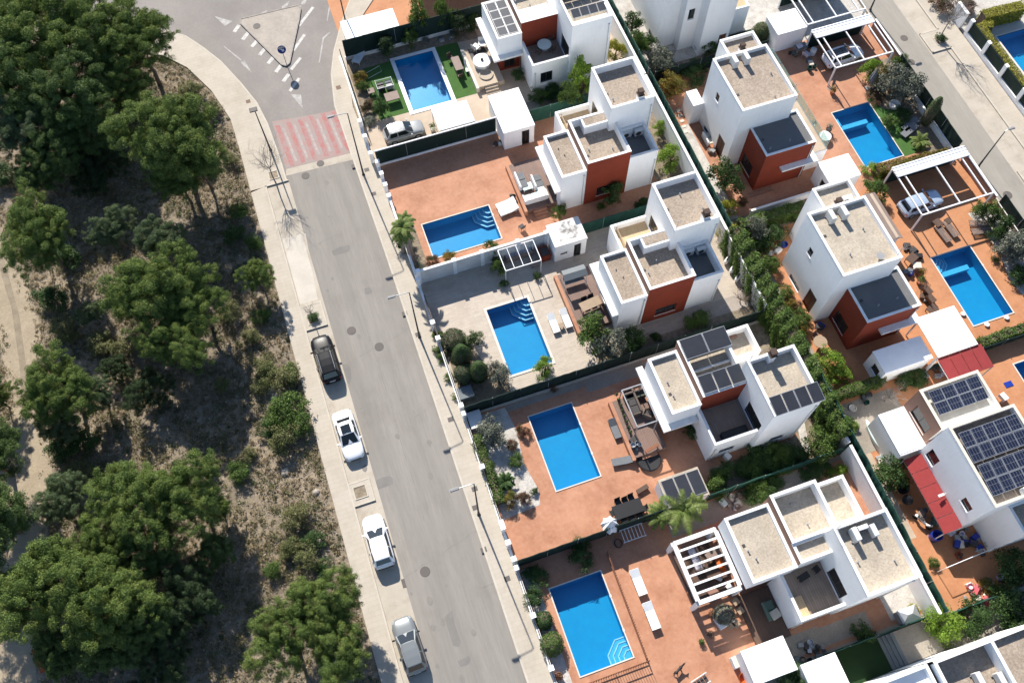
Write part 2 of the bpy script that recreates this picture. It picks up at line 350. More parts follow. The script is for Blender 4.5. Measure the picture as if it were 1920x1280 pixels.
def sheet(name, rects, z, mat, holes=(), kind='structure', skirt=0.0):
    b = MB()
    for (x0, x1, y0, y1) in rects:
        xs = sorted({x0, x1, *[v for h in holes for v in h[:2] if x0 < v < x1]}); ys = sorted({y0, y1, *[v for h in holes for v in h[2:] if y0 < v < y1]})
        for i in range(len(xs) - 1):
            for j in range(len(ys) - 1):
                cx, cy = (xs[i] + xs[i + 1]) / 2, (ys[j] + ys[j + 1]) / 2
                if any(h[0] < cx < h[1] and h[2] < cy < h[3] for h in holes): continue
                b.add([(xs[i], ys[j], z), (xs[i + 1], ys[j], z), (xs[i + 1], ys[j + 1], z), (xs[i], ys[j + 1], z)], [(0, 1, 2, 3)])
        if skirt:
            b.add([(x0, y0, z - skirt), (x1, y0, z - skirt), (x1, y0, z), (x0, y0, z)], [(0, 1, 2, 3)])
            b.add([(x0, y1, z - skirt), (x0, y0, z - skirt), (x0, y0, z), (x0, y1, z)], [(0, 1, 2, 3)])
    return b.build(name, mat, kind=kind)

def poly(name, pts, z, mat, top=None, kind='structure'):
    b = MB()
    if top is None: b.flat(pts, z)
    else: b.prism(pts, z, top)
    return b.build(name, mat, kind=kind)

sheet('ground', [(-400, 500, -300, 600)], 0.0, M['soil'], HOLES)
S = spot
# dirt track
tl = [S(-120, 300), S(-60, 380), S(-30, 480), S(-20, 560), S(0, 640), S(12, 720), S(20, 800), S(2, 860), S(-30, 930), S(-60, 1040), S(-80, 1300), S(-90, 1500)]
tr = [S(75, 1500), S(72, 1300), S(60, 1180), S(90, 1000), S(98, 900), S(96, 840), S(88, 760), S(85, 680), S(72, 600), S(52, 530), S(30, 470), S(4, 420), S(-40, 300)]
poly('dirt_track', tl + tr, .012, M['track'])
# roads (z .02), pavements (.02 -> .14)
RZ = .02
curve_in = [(-14.8, 82.4), (-12.22, 80.93), (-10.48, 79.42), (-8.98, 77.13), (-7.57, 74.58), (-6.2, 71.07), (-5.15, 67.88), (-4.68, 64.82), (-4.45, 60.53), (-4.4, 57.21)]
curve_out = [(-8.1, 57), (-8.1, 62.9), (-8.2, 66.6), (-9.35, 71.0), (-11.2, 75.0), (-13.3, 77.5), (-17, 79.6), (-24, 82)]
kerbE = [(2.5, -20), (2.5, 45.8), (2.35, 58.6), (2.3, 64.8), (3.0, 69.0), (4.05, 72.0), (5.7, 75.4), (7.6, 78.7), (10.5, 83), (14, 88)]
poly('road', [(-4.4, -40), (2.5, -40), (2.5, 58.2), (-4.4, 58.2)], RZ, M['asphalt'])
poly('road_junction', [(-4.4, 58.2), (2.37, 58.2), (2.3, 64.8), (3.0, 69.0), (4.05, 72.0), (5.7, 75.4), (7.6, 78.7), (10.5, 83), (14, 88), (30, 110), (-60, 110), (-60, 92), (-24, 88), (-17, 84.2), (-14.8, 82.4), (-12.22, 80.93), (-10.48, 79.42), (-8.98, 77.13), (-7.57, 74.58), (-6.2, 71.07), (-5.15, 67.88), (-4.68, 64.82), (-4.45, 60.53)], RZ, M['asphalt2'])
b = MB()
b.prism(curve_out[::-1] + [(-6.55, 57.25), (-4.4, 57.25)] + curve_in[::-1][1:] + [(-24, 86.5)], 0, .14)
b.box(-8.1, -6.5, -40, 57.2, 0, .14)
b.box(-6.5, -4.6, 40.4, 42.95, 0, .14); b.box(-6.5, -4.75, 23.1, 25.15, 0, .14)
b.build('pavement_west', M['pave'], kind='structure')
b = MB(); ke = kerbE
b.prism([(p[0] + .16, p[1]) for p in ke] + [(24, 92), (12.5, 80.5), (8.6, 76.2), (6.3, 73.2), (5.0, 70.0), (4.1, 64), (4.35, 57), (4.62, 41), (4.62, -20)], 0, .14)
b.build('pavement_east', M['pave'], kind='structure')
b = MB()
for q in (ke, [(p[0], p[1]) for p in curve_in[::-1]][::-1]):
    for i in range(len(q) - 1):
        s = 0 if q is ke else -.16
        a, c = q[i], q[i + 1]; 
        b.prism([(a[0] + s, a[1]), (a[0] + s + .16, a[1]), (c[0] + s + .16, c[1]), (c[0] + s, c[1])], 0, .15)
for (x0, x1, y0, y1) in ((-6.62, -6.49, -40, 57.3), (-6.62, -4.3, 57.2, 57.32), (-6.49, -4.5, 42.85, 42.97), (-6.49, -4.5, 40.38, 40.5), (-6.49, -4.7, 25.05, 25.17), (-6.49, -4.7, 23.08, 23.2), (-4.62, -4.5, 40.5, 42.85), (-4.82, -4.7, 23.2, 25.05)):
    b.box(x0, x1, y0, y1, .01, .155)
b.build('kerbs', M['kerb'], kind='structure')
b = MB(); b.flat([(-6.5, -40), (-4.4, -40), (-4.4, 57.2), (-6.5, 57.2)], RZ + .004); b.build('parking_bay', M['conc'], kind='structure')
M['wconc'] = nmat('bright_concrete', (.52, .475, .41), (.45, .41, .35), .6, 5, (.38, .34, .29), .9, bs=.1, f2=.25)
b = MB(); b.flat([(-6.4, 43.3), (-4.75, 43.25), (-4.15, 50.7), (-6.4, 50.85)], RZ + .008); b.build('parking_bay_patch', M['wconc'], kind='structure')
b = MB(); b.box(-4.5, -4.28, -40, 57.2, 0, RZ + .012); b.build('gutter_strip', M['conc'], kind='structure')
# east street
ES = 61.2
poly('road_east', [(60.6, -40), (63.9, -40), (64.1, 110), (60.6, 110)], RZ, M['asphaltE'])
poly('parking_bay_east', [(63.9, -40), (66.5, -40), (66.5, 110), (64.1, 110)], RZ + .004, M['conc'])
b = MB(); b.box(66.5, 68.5, -40, 52.95, 0, .14); b.box(66.5, 68.5, 52.95, 110, 0, .14); b.box(64.3, 66.5, 50.6, 53.2, 0, .14); b.box(64.3, 66.5, 31.8, 34.2, 0, .14)
b.build('pavement_far', M['pave'], kind='structure')
b = MB()
for (x0, x1, y0, y1) in ((66.36, 66.52, -40, 50.6), (66.36, 66.52, 53.2, 110), (64.2, 66.5, 50.5, 50.64), (64.2, 66.5, 53.16, 53.3), (64.16, 64.3, 50.5, 53.3), (64.16, 64.3, 31.7, 34.3), (64.2, 66.5, 31.66, 31.8), (60.45, 60.61, -40, 110)):
    b.box(x0, x1, y0, y1, .01, .155)
b.build('kerbs_far', M['kerb'], kind='structure')
sheet('garden_ground_far', [(68.8, 90, 30, 51.2)], .05, M['wconc'], HOLES)
sheet('garden_gravel_far', [(68.8, 90, 51.2, 75)], .05, M['pebble'])

# traffic island
isl = [(-4.55, 79.25), (-4.4, 79.85), (2.0, 79.7), (2.12, 79.1), (1.6, 77.6), (-0.78, 71.95), (-1.2, 71.7), (-1.62, 72.05)]
b = MB(); b.prism(isl, 0, .14); b.build('traffic_island', nmat('old_island_concrete', (.40, .35, .295), (.33, .29, .245), .7, 4, (.24, .21, .18), .9, bs=.2, f2=.5), kind='structure')
b = MB()
for i in range(len(isl)):
    a, c = Vector(isl[i]), Vector(isl[(i + 1) % len(isl)]); n = (c - a).normalized(); n = Vector((-n.y, n.x)) * -.07
    b.prism([tuple(a - n), tuple(a + n), tuple(c + n), tuple(c - n)], .01, .17 + .0005 * i)
b.build('island_kerb', nmat('worn_kerb', (.30, .27, .24), (.2, .18, .16), 2, 8), kind='structure')

# worn paint
def worn(name, col, base, thr=.45, sc_=2.2):
    m, nt, b_ = base_mat(name, .8); v = pos_node(nt)
    nt.links.new(mix(nt, noise(nt, v, sc_, 6, .75, thr - .12, thr + .12), base, col), b_.inputs['Base Color']); return m
M['wline'] = worn('worn_white_line', (.50, .48, .45), (.26, .245, .225), .42, 3)
M['wline2'] = worn('very_worn_white_line', (.40, .38, .355), (.26, .245, .23), .5, 2.2)
M['rline'] = worn('worn_red_paint', (.31, .185, .165), (.26, .23, .21), .5, 1.3)
M['rbar'] = worn('red_bar_paint', (.33, .12, .11), (.285, .205, .19), .48, 1.5)
MZ = RZ + .006
def marks(polys, mat, name='road_marking'):
    b = MB()
    for i, p in enumerate(polys): b.flat(p, MZ + .0006 * i)
    return b.build(name, mat, kind='structure')
iz = zm(380, 0, .1875)
def dash(p, q, w_):
    a, c = Vector(iz(*p)), Vector(iz(*q)); d = (c - a).normalized(); n = Vector((-d.y, d.x)) * w_ / 2
    return [tuple(a - n), tuple(a + n), tuple(c + n), tuple(c - n)]
left = [((365, 255), (315, 325)), ((460, 325), (400, 400)), ((548, 405), (492, 472)), ((625, 485), (570, 555)), ((712, 570), (655, 640)), ((785, 655), (732, 725)), ((862, 745), (805, 820))]
right = [((1105, 75), (960, 265)), ((1020, 350), (905, 510)), ((980, 580), (885, 700)), ((968, 785), (870, 915))]
marks([dash(p, q, .42) for p, q in left], M['wline'], 'hatching_marks')
marks([dash(p, q, .34) for p, q in right], M['wline'], 'hatching_marks')
marks([[iz(120, 165), iz(300, 215), iz(225, 265)], [iz(880, 945), iz(985, 950), iz(1000, 1085)], [iz(380, 195), iz(600, 150), iz(980, 60), iz(985, 72), iz(600, 165), iz(385, 208)],
       [iz(590, 130), iz(650, 100), iz(630, 150), iz(600, 160)], [iz(790, 70), iz(870, 10), iz(850, 60), iz(800, 100)], [iz(990, 20), iz(1060, -20), iz(1020, 50), iz(980, 50)],
       [iz(1240, 215), iz(1270, 20), iz(1285, 20), iz(1250, 215)], [iz(1160, 630), iz(1200, 380), iz(1270, 320), iz(1275, 335), iz(1215, 390), iz(1172, 630)]], M['wline2'], 'worn_road_marks')
marks([[iz(215, 462), iz(390, 600), iz(382, 612), iz(208, 468)], [iz(380, 625), iz(420, 608), iz(492, 730), iz(400, 650)]], M['wline2'], 'arrow_marking')
# red pedestrian crossing with worn white bars
b = MB(); b.flat([(-4.2, 58.75), (2.3, 58.45), (2.3, 64.2), (-4.25, 65.0)], MZ); b.build('red_crossing', M['rline'], kind='structure')
marks([[(x + .15, 58.9), (x + .6, 58.85), (x + .3, 64.3), (x - .15, 64.4)] for x in (-3.9, -2.75, -1.55, -.35, .85, 1.9)], M['rbar'], 'crossing_bars').location.z = .003
marks([[(x + .75, 59.3), (x + 1.0, 59.3), (x + .7, 63.8), (x + .45, 63.8)] for x in (-3.9, -2.75, -1.55, -.35, .85)], worn('faint_pale_paint', (.36, .31, .29), (.27, .225, .21), .5, 2.0), 'crossing_pale_bars').location.z = .006
# lighter / darker patches of the carriageway
poly('road_patch_grey', [(-4.4, 57.9), (2.45, 57.6), (2.45, 58.45), (-4.2, 58.7)], RZ + .003, M['conc'])
M['crack'] = worn('tar_line', (.17, .155, .145), (.23, .215, .2), .5, 2)
b = MB()
for (x0, y0, x1, y1) in ((-4.2, 35.9, 2.4, 37.6), (-4.1, 16.2, 2.4, 17.9), (-1.0, 60, -1.3, 20), (-4.2, 49, -1, 49.6), (0.2, 29, 2.4, 29.8)):
    n = 14; pr = None
    for k in range(n + 1):
        t = k / n; p = (x0 + (x1 - x0) * t + rnd.uniform(-.08, .08), y0 + (y1 - y0) * t + rnd.uniform(-.08, .08))
        if pr:
            d = Vector((p[0] - pr[0], p[1] - pr[1])).normalized(); q = Vector((-d.y, d.x)) * .022
            b.flat([(pr[0] - q.x, pr[1] - q.y), (pr[0] + q.x, pr[1] + q.y), (p[0] + q.x, p[1] + q.y), (p[0] - q.x, p[1] - q.y)], RZ + .0035 + .0002 * (k % 2))
        pr = p
b.build('road_cracks', M['crack'], kind='structure')

# lots
Z0 = .06
def lot(name, x0, x1, y0, y1, mat, z=Z0): sheet(name, [(x0, x1, y0, y1)], z, mat, HOLES, skirt=.06)
WX0, WX1 = 4.62, 34.05
lot('patio_orange', 5.2, 34, 70.45, 95, M['terra2'])
lot('patio_beige_tiles', 4.3, 33.1, 55.95, 70.45, M['tile'])
lot('patio_terracotta', WX0, 33.1, 41.75, 55.95, M['terra'])
lot('patio_plank_tiles', WX0, 33.3, 27.85, 41.75, M['planktile'])
lot('patio_terracotta', WX0, WX1, 14.0, 27.85, M['terra'])
lot('patio_terracotta', WX0, WX1, 0.0, 14.0, M['terra'])
lot('gravel_yard', WX0, 34.5, -16, 0.0, M['greyg'])
EX0, EX1 = 34.5, 60.3
lot('pebble_yard', 33.4, EX1, 56.6, 80, M['pebble'])
lot('patio_terracotta', 33.4, EX1, 37.4, 56.6, M['terra'])
lot('patio_terracotta', EX0, EX1, 18.3, 37.4, M['terra2'])
lot('patio_terracotta', EX0, EX1, -.6, 18.3, M['terra2'])
lot('gravel_yard', 34.5, EX1, -16, -.6, M['greyg'])
def bed(name, pts, mat, dz=.006): return poly(name, pts, Z0 + dz, mat)
def bedh(name, x0, x1, y0, y1, mat, dz=.006): return sheet(name, [(x0, x1, y0, y1)], Z0 + dz, mat, HOLES)
# L1 lawn and beds
sheet('artificial_lawn', [(5.7, 16.95, 61.45, 68.9)], Z0 + .006, M['grass'], HOLES)
bed('planting_bed', [(4.8, 61.3), (6.3, 61.3), (6.1, 65), (6.4, 68.6), (15.6, 68.9), (19.3, 68.6), (19.3, 70.3), (4.9, 70.3)], M['soil'], .012)
bedh('dark_paving', 20.4, 33.1, 56.1, 58.6, M['greyg'])
bedh('rear_planting_bed', 22.6, 33.1, 56.6, 59.4, M['soil'], .01)
bedh('rear_planting_bed', 30.2, 33.1, 42, 58, M['soil'], .008)
# L2 strip
bedh('planting_bed', 4.8, 6.0, 42.2, 49.5, M['soil'])
# L3 beds
bed('planting_bed', [(4.8, 28.4), (9.2, 28.4), (9.4, 30.5), (8.0, 31.5), (7.2, 34.3), (5.0, 34.5)], M['soil'])
bedh('planting_bed', 17.5, 33.2, 28.2, 29.4, M['soil'])
bedh('grey_paving', 22.6, 33.2, 29.4, 30.9, brickmat('grey_plank_tiles', (.36, .31, .27), (.31, .27, .23), (.2, .17, .15), 1.2, .22, .012))
# L4 beds
bed('white_gravel_bed', [(4.9, 18.0), (8.2, 18.2), (8.5, 19.5), (8.1, 22), (8.5, 25.2), (8.2, 27.4), (4.9, 27.4)], M['pebble'])
bedh('stone_bed', 15.6, 21.5, 26.3, 27.7, M['greyg'], .008); bedh('stone_bed', 8.3, 15.5, 26.9, 27.7, M['greyg'], .008)
bed('rear_garden', [(22.5, 14.2), (34.5, 14.2), (34.0, 27.7), (31.2, 27.7), (31.2, 16.6), (22.7, 16.4)], M['soil'])
bed('stone_path', [(30.9, 15), (31.6, 15), (32.6, 18.5), (31.9, 18.5)], M['pebble'], .012)
# L5 beds
bedh('planting_bed', 4.8, 5.8, 1.5, 13.6, M['pebble'])
bedh('rear_gravel', 17.5, 34.05, 12.0, 13.8, M['greyg']); bedh('rear_gravel', 23.0, 29.6, .3, 1.7, M['greyg'])
bed('gravel_garden', [(22.0, .2), (23.4, .2), (25.6, 1.9), (22.4, 1.9)], M['greyg'], .01)
bed('pale_gravel', [(31.2, .3), (34.4, .3), (34.4, 2.6), (31.2, 2.6)], M['pebble'], .01)
bed('side_garden', [(31, 8), (34.5, 8), (34.5, 13.5), (31, 13.5)], M['terra'], .012)
# L6
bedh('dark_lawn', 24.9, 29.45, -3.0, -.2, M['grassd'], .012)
# R1 lawn, R2 beds
sheet('lawn', [(54.6, 58.2, 39.6, 47.3)], Z0 + .006, M['grass'], HOLES)
bed('planting_bed', [(55.4, 45.8), (58.4, 44.0), (59.9, 44), (59.9, 51.5), (56.6, 51.5), (55.6, 48.5)], M['soil'], .012)
bedh('planting_bed', 56.6, 59.9, 37.8, 44, M['soil'], .01)
bedh('planting_bed', 34.2, 43, 36.2, 38.5, M['soil'], .01)
bedh('planting_bed', 34.6, 36.2, 19, 36, M['greyg'], .01)
bed('stone_garden', [(57.0, 31.6), (60.1, 31.6), (60.1, 20), (57.4, 20), (56.8, 24), (57.6, 27)], M['pebble'], .012)
bedh('planting_bed', 50, 60, 18.5, 19.6, M['soil'], .01)
bedh('grey_yard', 34.6, 41, 13.2, 17.9, M['greyg'], .01)
bedh('tile_strip', 34.6, 36.4, 5.5, 13.2, M['tile'], .01)
bedh('narrow_strip', 33.8, 35.9, 38.5, 50.5, M['pebble'], .01)
bedh('rear_garden', 34.0, 43.5, 56.8, 58.4, M['soil'], .01)
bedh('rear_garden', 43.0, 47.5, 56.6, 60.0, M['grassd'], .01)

# ------------------------------------------------------------------ pools
M['acw2'] = nmat('off_white_plastic', (.6, .6, .58), (.55, .55, .53), 2, 9, rough=.5, bs=0)
M['stepline'] = nmat('pale_blue_step_edge', (.38, .58, .66), (.32, .52, .62), 2, 9, rough=.4, bs=0)
def pool(key, label, cop='coping', cw=.18, steps=None, reef=False, mat='water', group='swimming pools in the gardens'):
    x0, x1, y0, y1 = POOLS[key]; t = thing('swimming_pool', label, 'swimming pool', (x0, y0, 0), group=group)
    b = MB(); zt = Z0 + .05
    for (a, c, d, e) in ((x0 - cw, x0, y0 - cw, y1 + cw), (x1, x1 + cw, y0 - cw, y1 + cw), (x0, x1, y0 - cw, y0), (x0, x1, y1, y1 + cw)): b.box(a, c, d, e, 0.01, zt)
    b.build('coping', M[cop], t)
    D = -1.1
    b = MB(); b.add([(x0, y0, D), (x1, y0, D), (x1, y1, D), (x0, y1, D), (x0, y0, zt - .01), (x1, y0, zt - .01), (x1, y1, zt - .01), (x0, y1, zt - .01)],
        [(0, 1, 2, 3), (0, 4, 5, 1), (1, 5, 6, 2), (2, 6, 7, 3), (3, 7, 4, 0)])
    b.build('basin', M['poolfloor'], t)
    if steps:
        cx = x1 if 'E' in steps else x0; cy = y1 if 'N' in steps else y0; sx = -1 if 'E' in steps else 1; sy = -1 if 'N' in steps else 1
        b = MB()
        for k, (r, z) in enumerate(((.62, -.26), (.98, -.48), (1.34, -.70), (1.7, -.9))):
            q = [(0, 0), (r, 0), (r, r * .45), (r * .45, r), (0, r)]
            b.prism([(cx + sx * (p[0] + .004), cy + sy * (p[1] + .004)) for p in q], D + .01, z)
            for a_, c_ in (((r, 0), (r, r * .45)), ((r, r * .45), (r * .45, r)), ((r * .45, r), (0, r))):
                b.bar((cx + sx * a_[0], cy + sy * a_[1], z + .02), (cx + sx * c_[0], cy + sy * c_[1], z + .02), .09, .035, 1)
        b.build('steps', [M['poolstep'], M['stepline']], t)
    if reef:
        b = MB(); b.box(x0 + .01, x1 - .9, y1 - 2.0, y1 - 1.5, D + .01, -.42); b.box(x0 + .01, x0 + .5, y1 - 1.5, y1 - .01, D + .01, -.35); b.build('underwater_bench', M['poolstep'], t)
    for k in range(2): b = MB(); b.cbox(x1 + cw * .55, y0 + (y1 - y0) * (.3 + .4 * k), zt + .008, .16, .24, .012); b.build('skimmer_lid', M['acw2'], t)
    for yy in (y0 + .9, y1 - 1.2): b = MB(); b.tube((x0 + .005, yy, -.5), (x0 + .03, yy, -.5), .1, .09, 12); b.build('pool_light', M['acw2'], t)
    b = MB(); b.flat([(x0, y0), (x1, y0), (x1, y1), (x0, y1)], zt - .09); b.build('water', M[mat], t)
    return t
pool('L1', 'deep blue pool with broad white rim set in the bright green artificial lawn', 'wpaint', .42, None)
pool('L2', 'pool lying crosswise in the large empty terracotta patio, with a hose in the water', 'coping', .1, 'NE')
pool('L3', 'pool with white corner steps on the pale plank tiled patio', 'coping', .22, 'NE')
pool('L4', 'plain rectangular pool beside the white gravel bed and the black pergola deck', 'coping', .1, None)
pool('L5', 'pool behind a low brown picket fence, white corner steps at its near end', 'coping', .1, 'SE')
pool('R1', 'sparkling rippled pool beside the curved lawn strip with a round white chair', 'coping', .1, None, True, 'waterr')
pool('R2', 'bright blue pool with underwater bench and side steps on the orange patio', 'coping', .12, 'NW', True)
pool('R3', 'pool cut off by the right edge of the photo beside a small blue mat', 'coping', .12, None)
pool('F', 'turquoise pool behind the clipped yellow hedge across the far street', 'coping', .2, None, False, 'waterr')

M['track2'] = nmat('track_centre', (.29, .24, .17), (.21, .17, .12), 1.2, 6, (.15, .125, .09), .95, bs=.5, f2=.5)
# centre strip of the track, tyre darkened lanes, asphalt repairs and stains
poly('track_centre_strip', [S(-70, 330), S(-42, 420), S(-2, 500), S(22, 580), S(36, 680), S(44, 760), S(52, 840), S(60, 860), S(56, 780), S(50, 690), S(36, 590), S(12, 500), S(-22, 410), S(-55, 330)], .018, M['track2'])
M['wear'] = worn('tyre_wear', (.20, .183, .162), (.245, .225, .20), .5, .8)
M['repair'] = nmat('asphalt_repair', (.20, .187, .17), (.17, .16, .147), 1.2, 6, rough=.92, bs=.2)
b = MB()
for k, (px, py, sx, sy) in enumerate(((650, 700, .8, 1.6), (720, 905, 1.3, .8), (848, 1180, .7, 2.4), (640, 470, 1.6, .7), (690, 545, .6, .6), (870, 1240, .9, .5))):
    x, y = S(px, py); q = [(x + sx * (a + rnd.uniform(-.12, .12)), y + sy * (c + rnd.uniform(-.12, .12))) for a, c in ((-.5, -.5), (.1, -.55), (.5, -.45), (.55, .1), (.5, .5), (-.1, .55), (-.5, .45))]; b.flat(q, RZ + .0045 + .0002 * k)
b.build('road_repairs', M['repair'], kind='structure')
b = MB()
for k in range(46):
    x = rnd.choice((rnd.uniform(-4.1, 2.2), rnd.uniform(-6.2, -4.7))); y = rnd.uniform(2, 57); r = rnd.uniform(.05, .28) * rnd.choice((1, 1, .5)); b.flat([(x + r * math.cos(a * .9) * rnd.uniform(.7, 1.2), y + 1.5 * r * math.sin(a * .9) * rnd.uniform(.7, 1.2)) for a in range(7)], RZ + .0062 + .0001 * (k % 9))
b.build('oil_stains', nmat('oil_stain', (.19, .175, .155), (.22, .2, .18), 3, 9, rough=.8, bs=0), kind='structure')
# ------------------------------------------------------------------ houses
def panel(b, side, c, a0, a1, z0, z1, holes=(), dep=.16, m=0):
    """wall panel in the plane x=c (W/E) or y=c (S/N) with rectangular holes and reveals"""
    As = sorted({a0, a1, *[v for h in holes for v in h[:2]]}); Zs = sorted({z0, z1, *[v for h in holes for v in h[2:4]]})
    sg = {'S': 1, 'N': -1, 'W': 1, 'E': -1}[side]
    P = (lambda a, z, d=0: (a, c + sg * d, z)) if side in 'SN' else (lambda a, z, d=0: (c + sg * d, a, z))
    for i in range(len(As) - 1):
        for j in range(len(Zs) - 1):
            ca, cz = (As[i] + As[i + 1]) / 2, (Zs[j] + Zs[j + 1]) / 2
            if any(h[0] < ca < h[1] and h[2] < cz < h[3] for h in holes): continue
            q = [P(As[i], Zs[j]), P(As[i + 1], Zs[j]), P(As[i + 1], Zs[j + 1]), P(As[i], Zs[j + 1])]
            b.add(q if side in 'SE' else q[::-1], [(0, 1, 2, 3)], m)
    for h in holes:
        for (p, q) in (((h[0], h[2]), (h[1], h[2])), ((h[1], h[2]), (h[1], h[3])), ((h[1], h[3]), (h[0], h[3])), ((h[0], h[3]), (h[0], h[2]))):
            b.add([P(*p), P(*q), P(*q, dep), P(*p, dep)], [(0, 1, 2, 3)], m)
    return P

def block(t, x0, x1, y0, y1, z1, ph=.35, z0=0.0, th=.2, roof='gravel', holes={}, skip='', wall='white', walls={}, cap=True, capmat='cap', wb=None):
    """rendered volume with parapet, sunk roof, coping; holes per side become real openings with windows"""
    own = wb is None; wb = wb or MB(); side_b = {}
    for s, c, a0, a1 in (('S', y0, x0, x1), ('N', y1, x0, x1), ('W', x0, y0, y1), ('E', x1, y0, y1)):
        if s in skip: continue
        hs = holes.get(s, [])
        tgt = wb if s not in walls else side_b.setdefault(walls[s], MB())
        panel(tgt, s, c, a0, a1, z0, z1, [h[:4] for h in hs])
        for h in hs:
            kind = h[4] if len(h) > 4 else 'window'
            opening(t, s, c, h, kind)
    zr = z1 - ph
    i0, i1, j0, j1 = x0 + th, x1 - th, y0 + th, y1 - th
    wb.add([(x0, y0, z1), (x1, y0, z1), (x1, y1, z1), (x0, y1, z1), (i0, j0, z1), (i1, j0, z1), (i1, j1, z1), (i0, j1, z1)], [(0, 1, 5, 4), (1, 2, 6, 5), (2, 3, 7, 6), (3, 0, 4, 7)])
    wb.add([(i0, j0, zr), (i1, j0, zr), (i1, j1, zr), (i0, j1, zr), (i0, j0, z1), (i1, j0, z1), (i1, j1, z1), (i0, j1, z1)], [(0, 4, 5, 1), (1, 5, 6, 2), (2, 6, 7, 3), (3, 7, 4, 0)])
    if z0 > 0.05: wb.add([(x0, y0, z0), (x1, y0, z0), (x1, y1, z0), (x0, y1, z0)], [(3, 2, 1, 0)])
    if own: wb.build('wall', M[wall], t)
    for k, sb in side_b.items(): sb.build('wall', M[k], t, label={'red': 'brick red rendered wall', 'brown': 'brown rendered wall'}.get(k))
    rb = MB(); rb.add([(i0, j0, zr + .004), (i1, j0, zr + .004), (i1, j1, zr + .004), (i0, j1, zr + .004)], [(0, 1, 2, 3)]); rb.build('roof', M[roof], t)
    if cap:
        cb = MB(); o = .025; e = .03
        for (a, c, d, f) in ((x0 - o, x1 + o, y0 - o, j0 + o * .5), (x0 - o, x1 + o, j1 - o * .5, y1 + o), (x0 - o, i0 + o * .5, j0 + o * .5, j1 - o * .5), (i1 - o * .5, x1 + o, j0 + o * .5, j1 - o * .5)):
            cb.box(a, c, d, f, z1 + .002, z1 + e)
        cb.build('coping', M[capmat], t)
    return zr

def opening(t, side, c, h, kind='window'):
    a0, a1, z0, z1 = h[:4]; sg = {'S': 1, 'N': -1, 'W': 1, 'E': -1}[side]
    def bx(b, A0, A1, Z0_, Z1, d0, d1, m=0):
        lo, hi = sorted((c + sg * d0, c + sg * d1))
        b.box(A0, A1, lo, hi, Z0_, Z1, m) if side in 'SN' else b.box(lo, hi, A0, A1, Z0_, Z1, m)
    f = MB(); w_ = .07
    bx(f, a0, a1, z0, z0 + w_, .10, .15); bx(f, a0, a1, z1 - w_, z1, .10, .15); bx(f, a0, a0 + w_, z0 + w_, z1 - w_, .10, .15); bx(f, a1 - w_, a1, z0 + w_, z1 - w_, .10, .15)
    mid = (a0 + a1) / 2; bx(f, mid - .03, mid + .03, z0 + w_, z1 - w_, .10, .15)
    fo = f.build('door' if kind in ('door', 'reddoor') else 'window', M['frame'] if kind != 'reddoor' else M['red'], t)
    p = MB(); bx(p, a0 + .01, a1 - .01, z0 + .01, z1 - .01, .125, .158); 
    po = p.build('pane', M['glass'] if kind != 'reddoor' else M['woodd'], fo)
    if kind == 'window':
        s = MB(); bx(s, a0 - .04, a1 + .04, z0 - .05, z0 - .002, -.035, .09); s.build('sill', M['cap'], fo)

def chimney(t, x, y, z0, h=1.1, s=.55):
    b = MB(); b.box(x - s / 2, x + s / 2, y - s / 2, y + s / 2, z0, z0 + h); o = b.build('chimney', M['white'], t)
    c = MB(); c.box(x - s * .62, x + s * .62, y - s * .62, y + s * .62, z0 + h, z0 + h + .08); c.box(x - s * .45, x + s * .45, y - s * .45, y + s * .45, z0 + h + .08, z0 + h + .42)
    c.cbox(x, y, z0 + h + .5, s * 1.1, s * 1.1, .12, 0, .04); c.build('chimney_cap', M['chimcap'], o)

def ac_unit(t, x, y, z, rz=0, w_=.95, d=.4, h=.75):
    R = Matrix.Translation((x, y, z)) @ Matrix.Rotation(rz, 4, 'Z')
    b = MB(); b.x = R; b.cbox(0, 0, .12 + h / 2, w_, d, h, 0, .03); o = b.build('air_conditioner', M['acwhite'], t)
    f = MB(); f.x = R; f.tube((-.12, -d / 2 - .012, .12 + h / 2), (-.12, -d / 2 + .01, .12 + h / 2), .27, .27, 16); f.build('fan_grille', M['dark'], o)
    l = MB(); l.x = R; l.box(-w_ / 2 + .1, -w_ / 2 + .16, -d / 2 - .08, d / 2 + .08, 0, .12); l.box(w_ / 2 - .16, w_ / 2 - .1, -d / 2 - .08, d / 2 + .08, 0, .12); l.build('bracket', M['grey'], o)

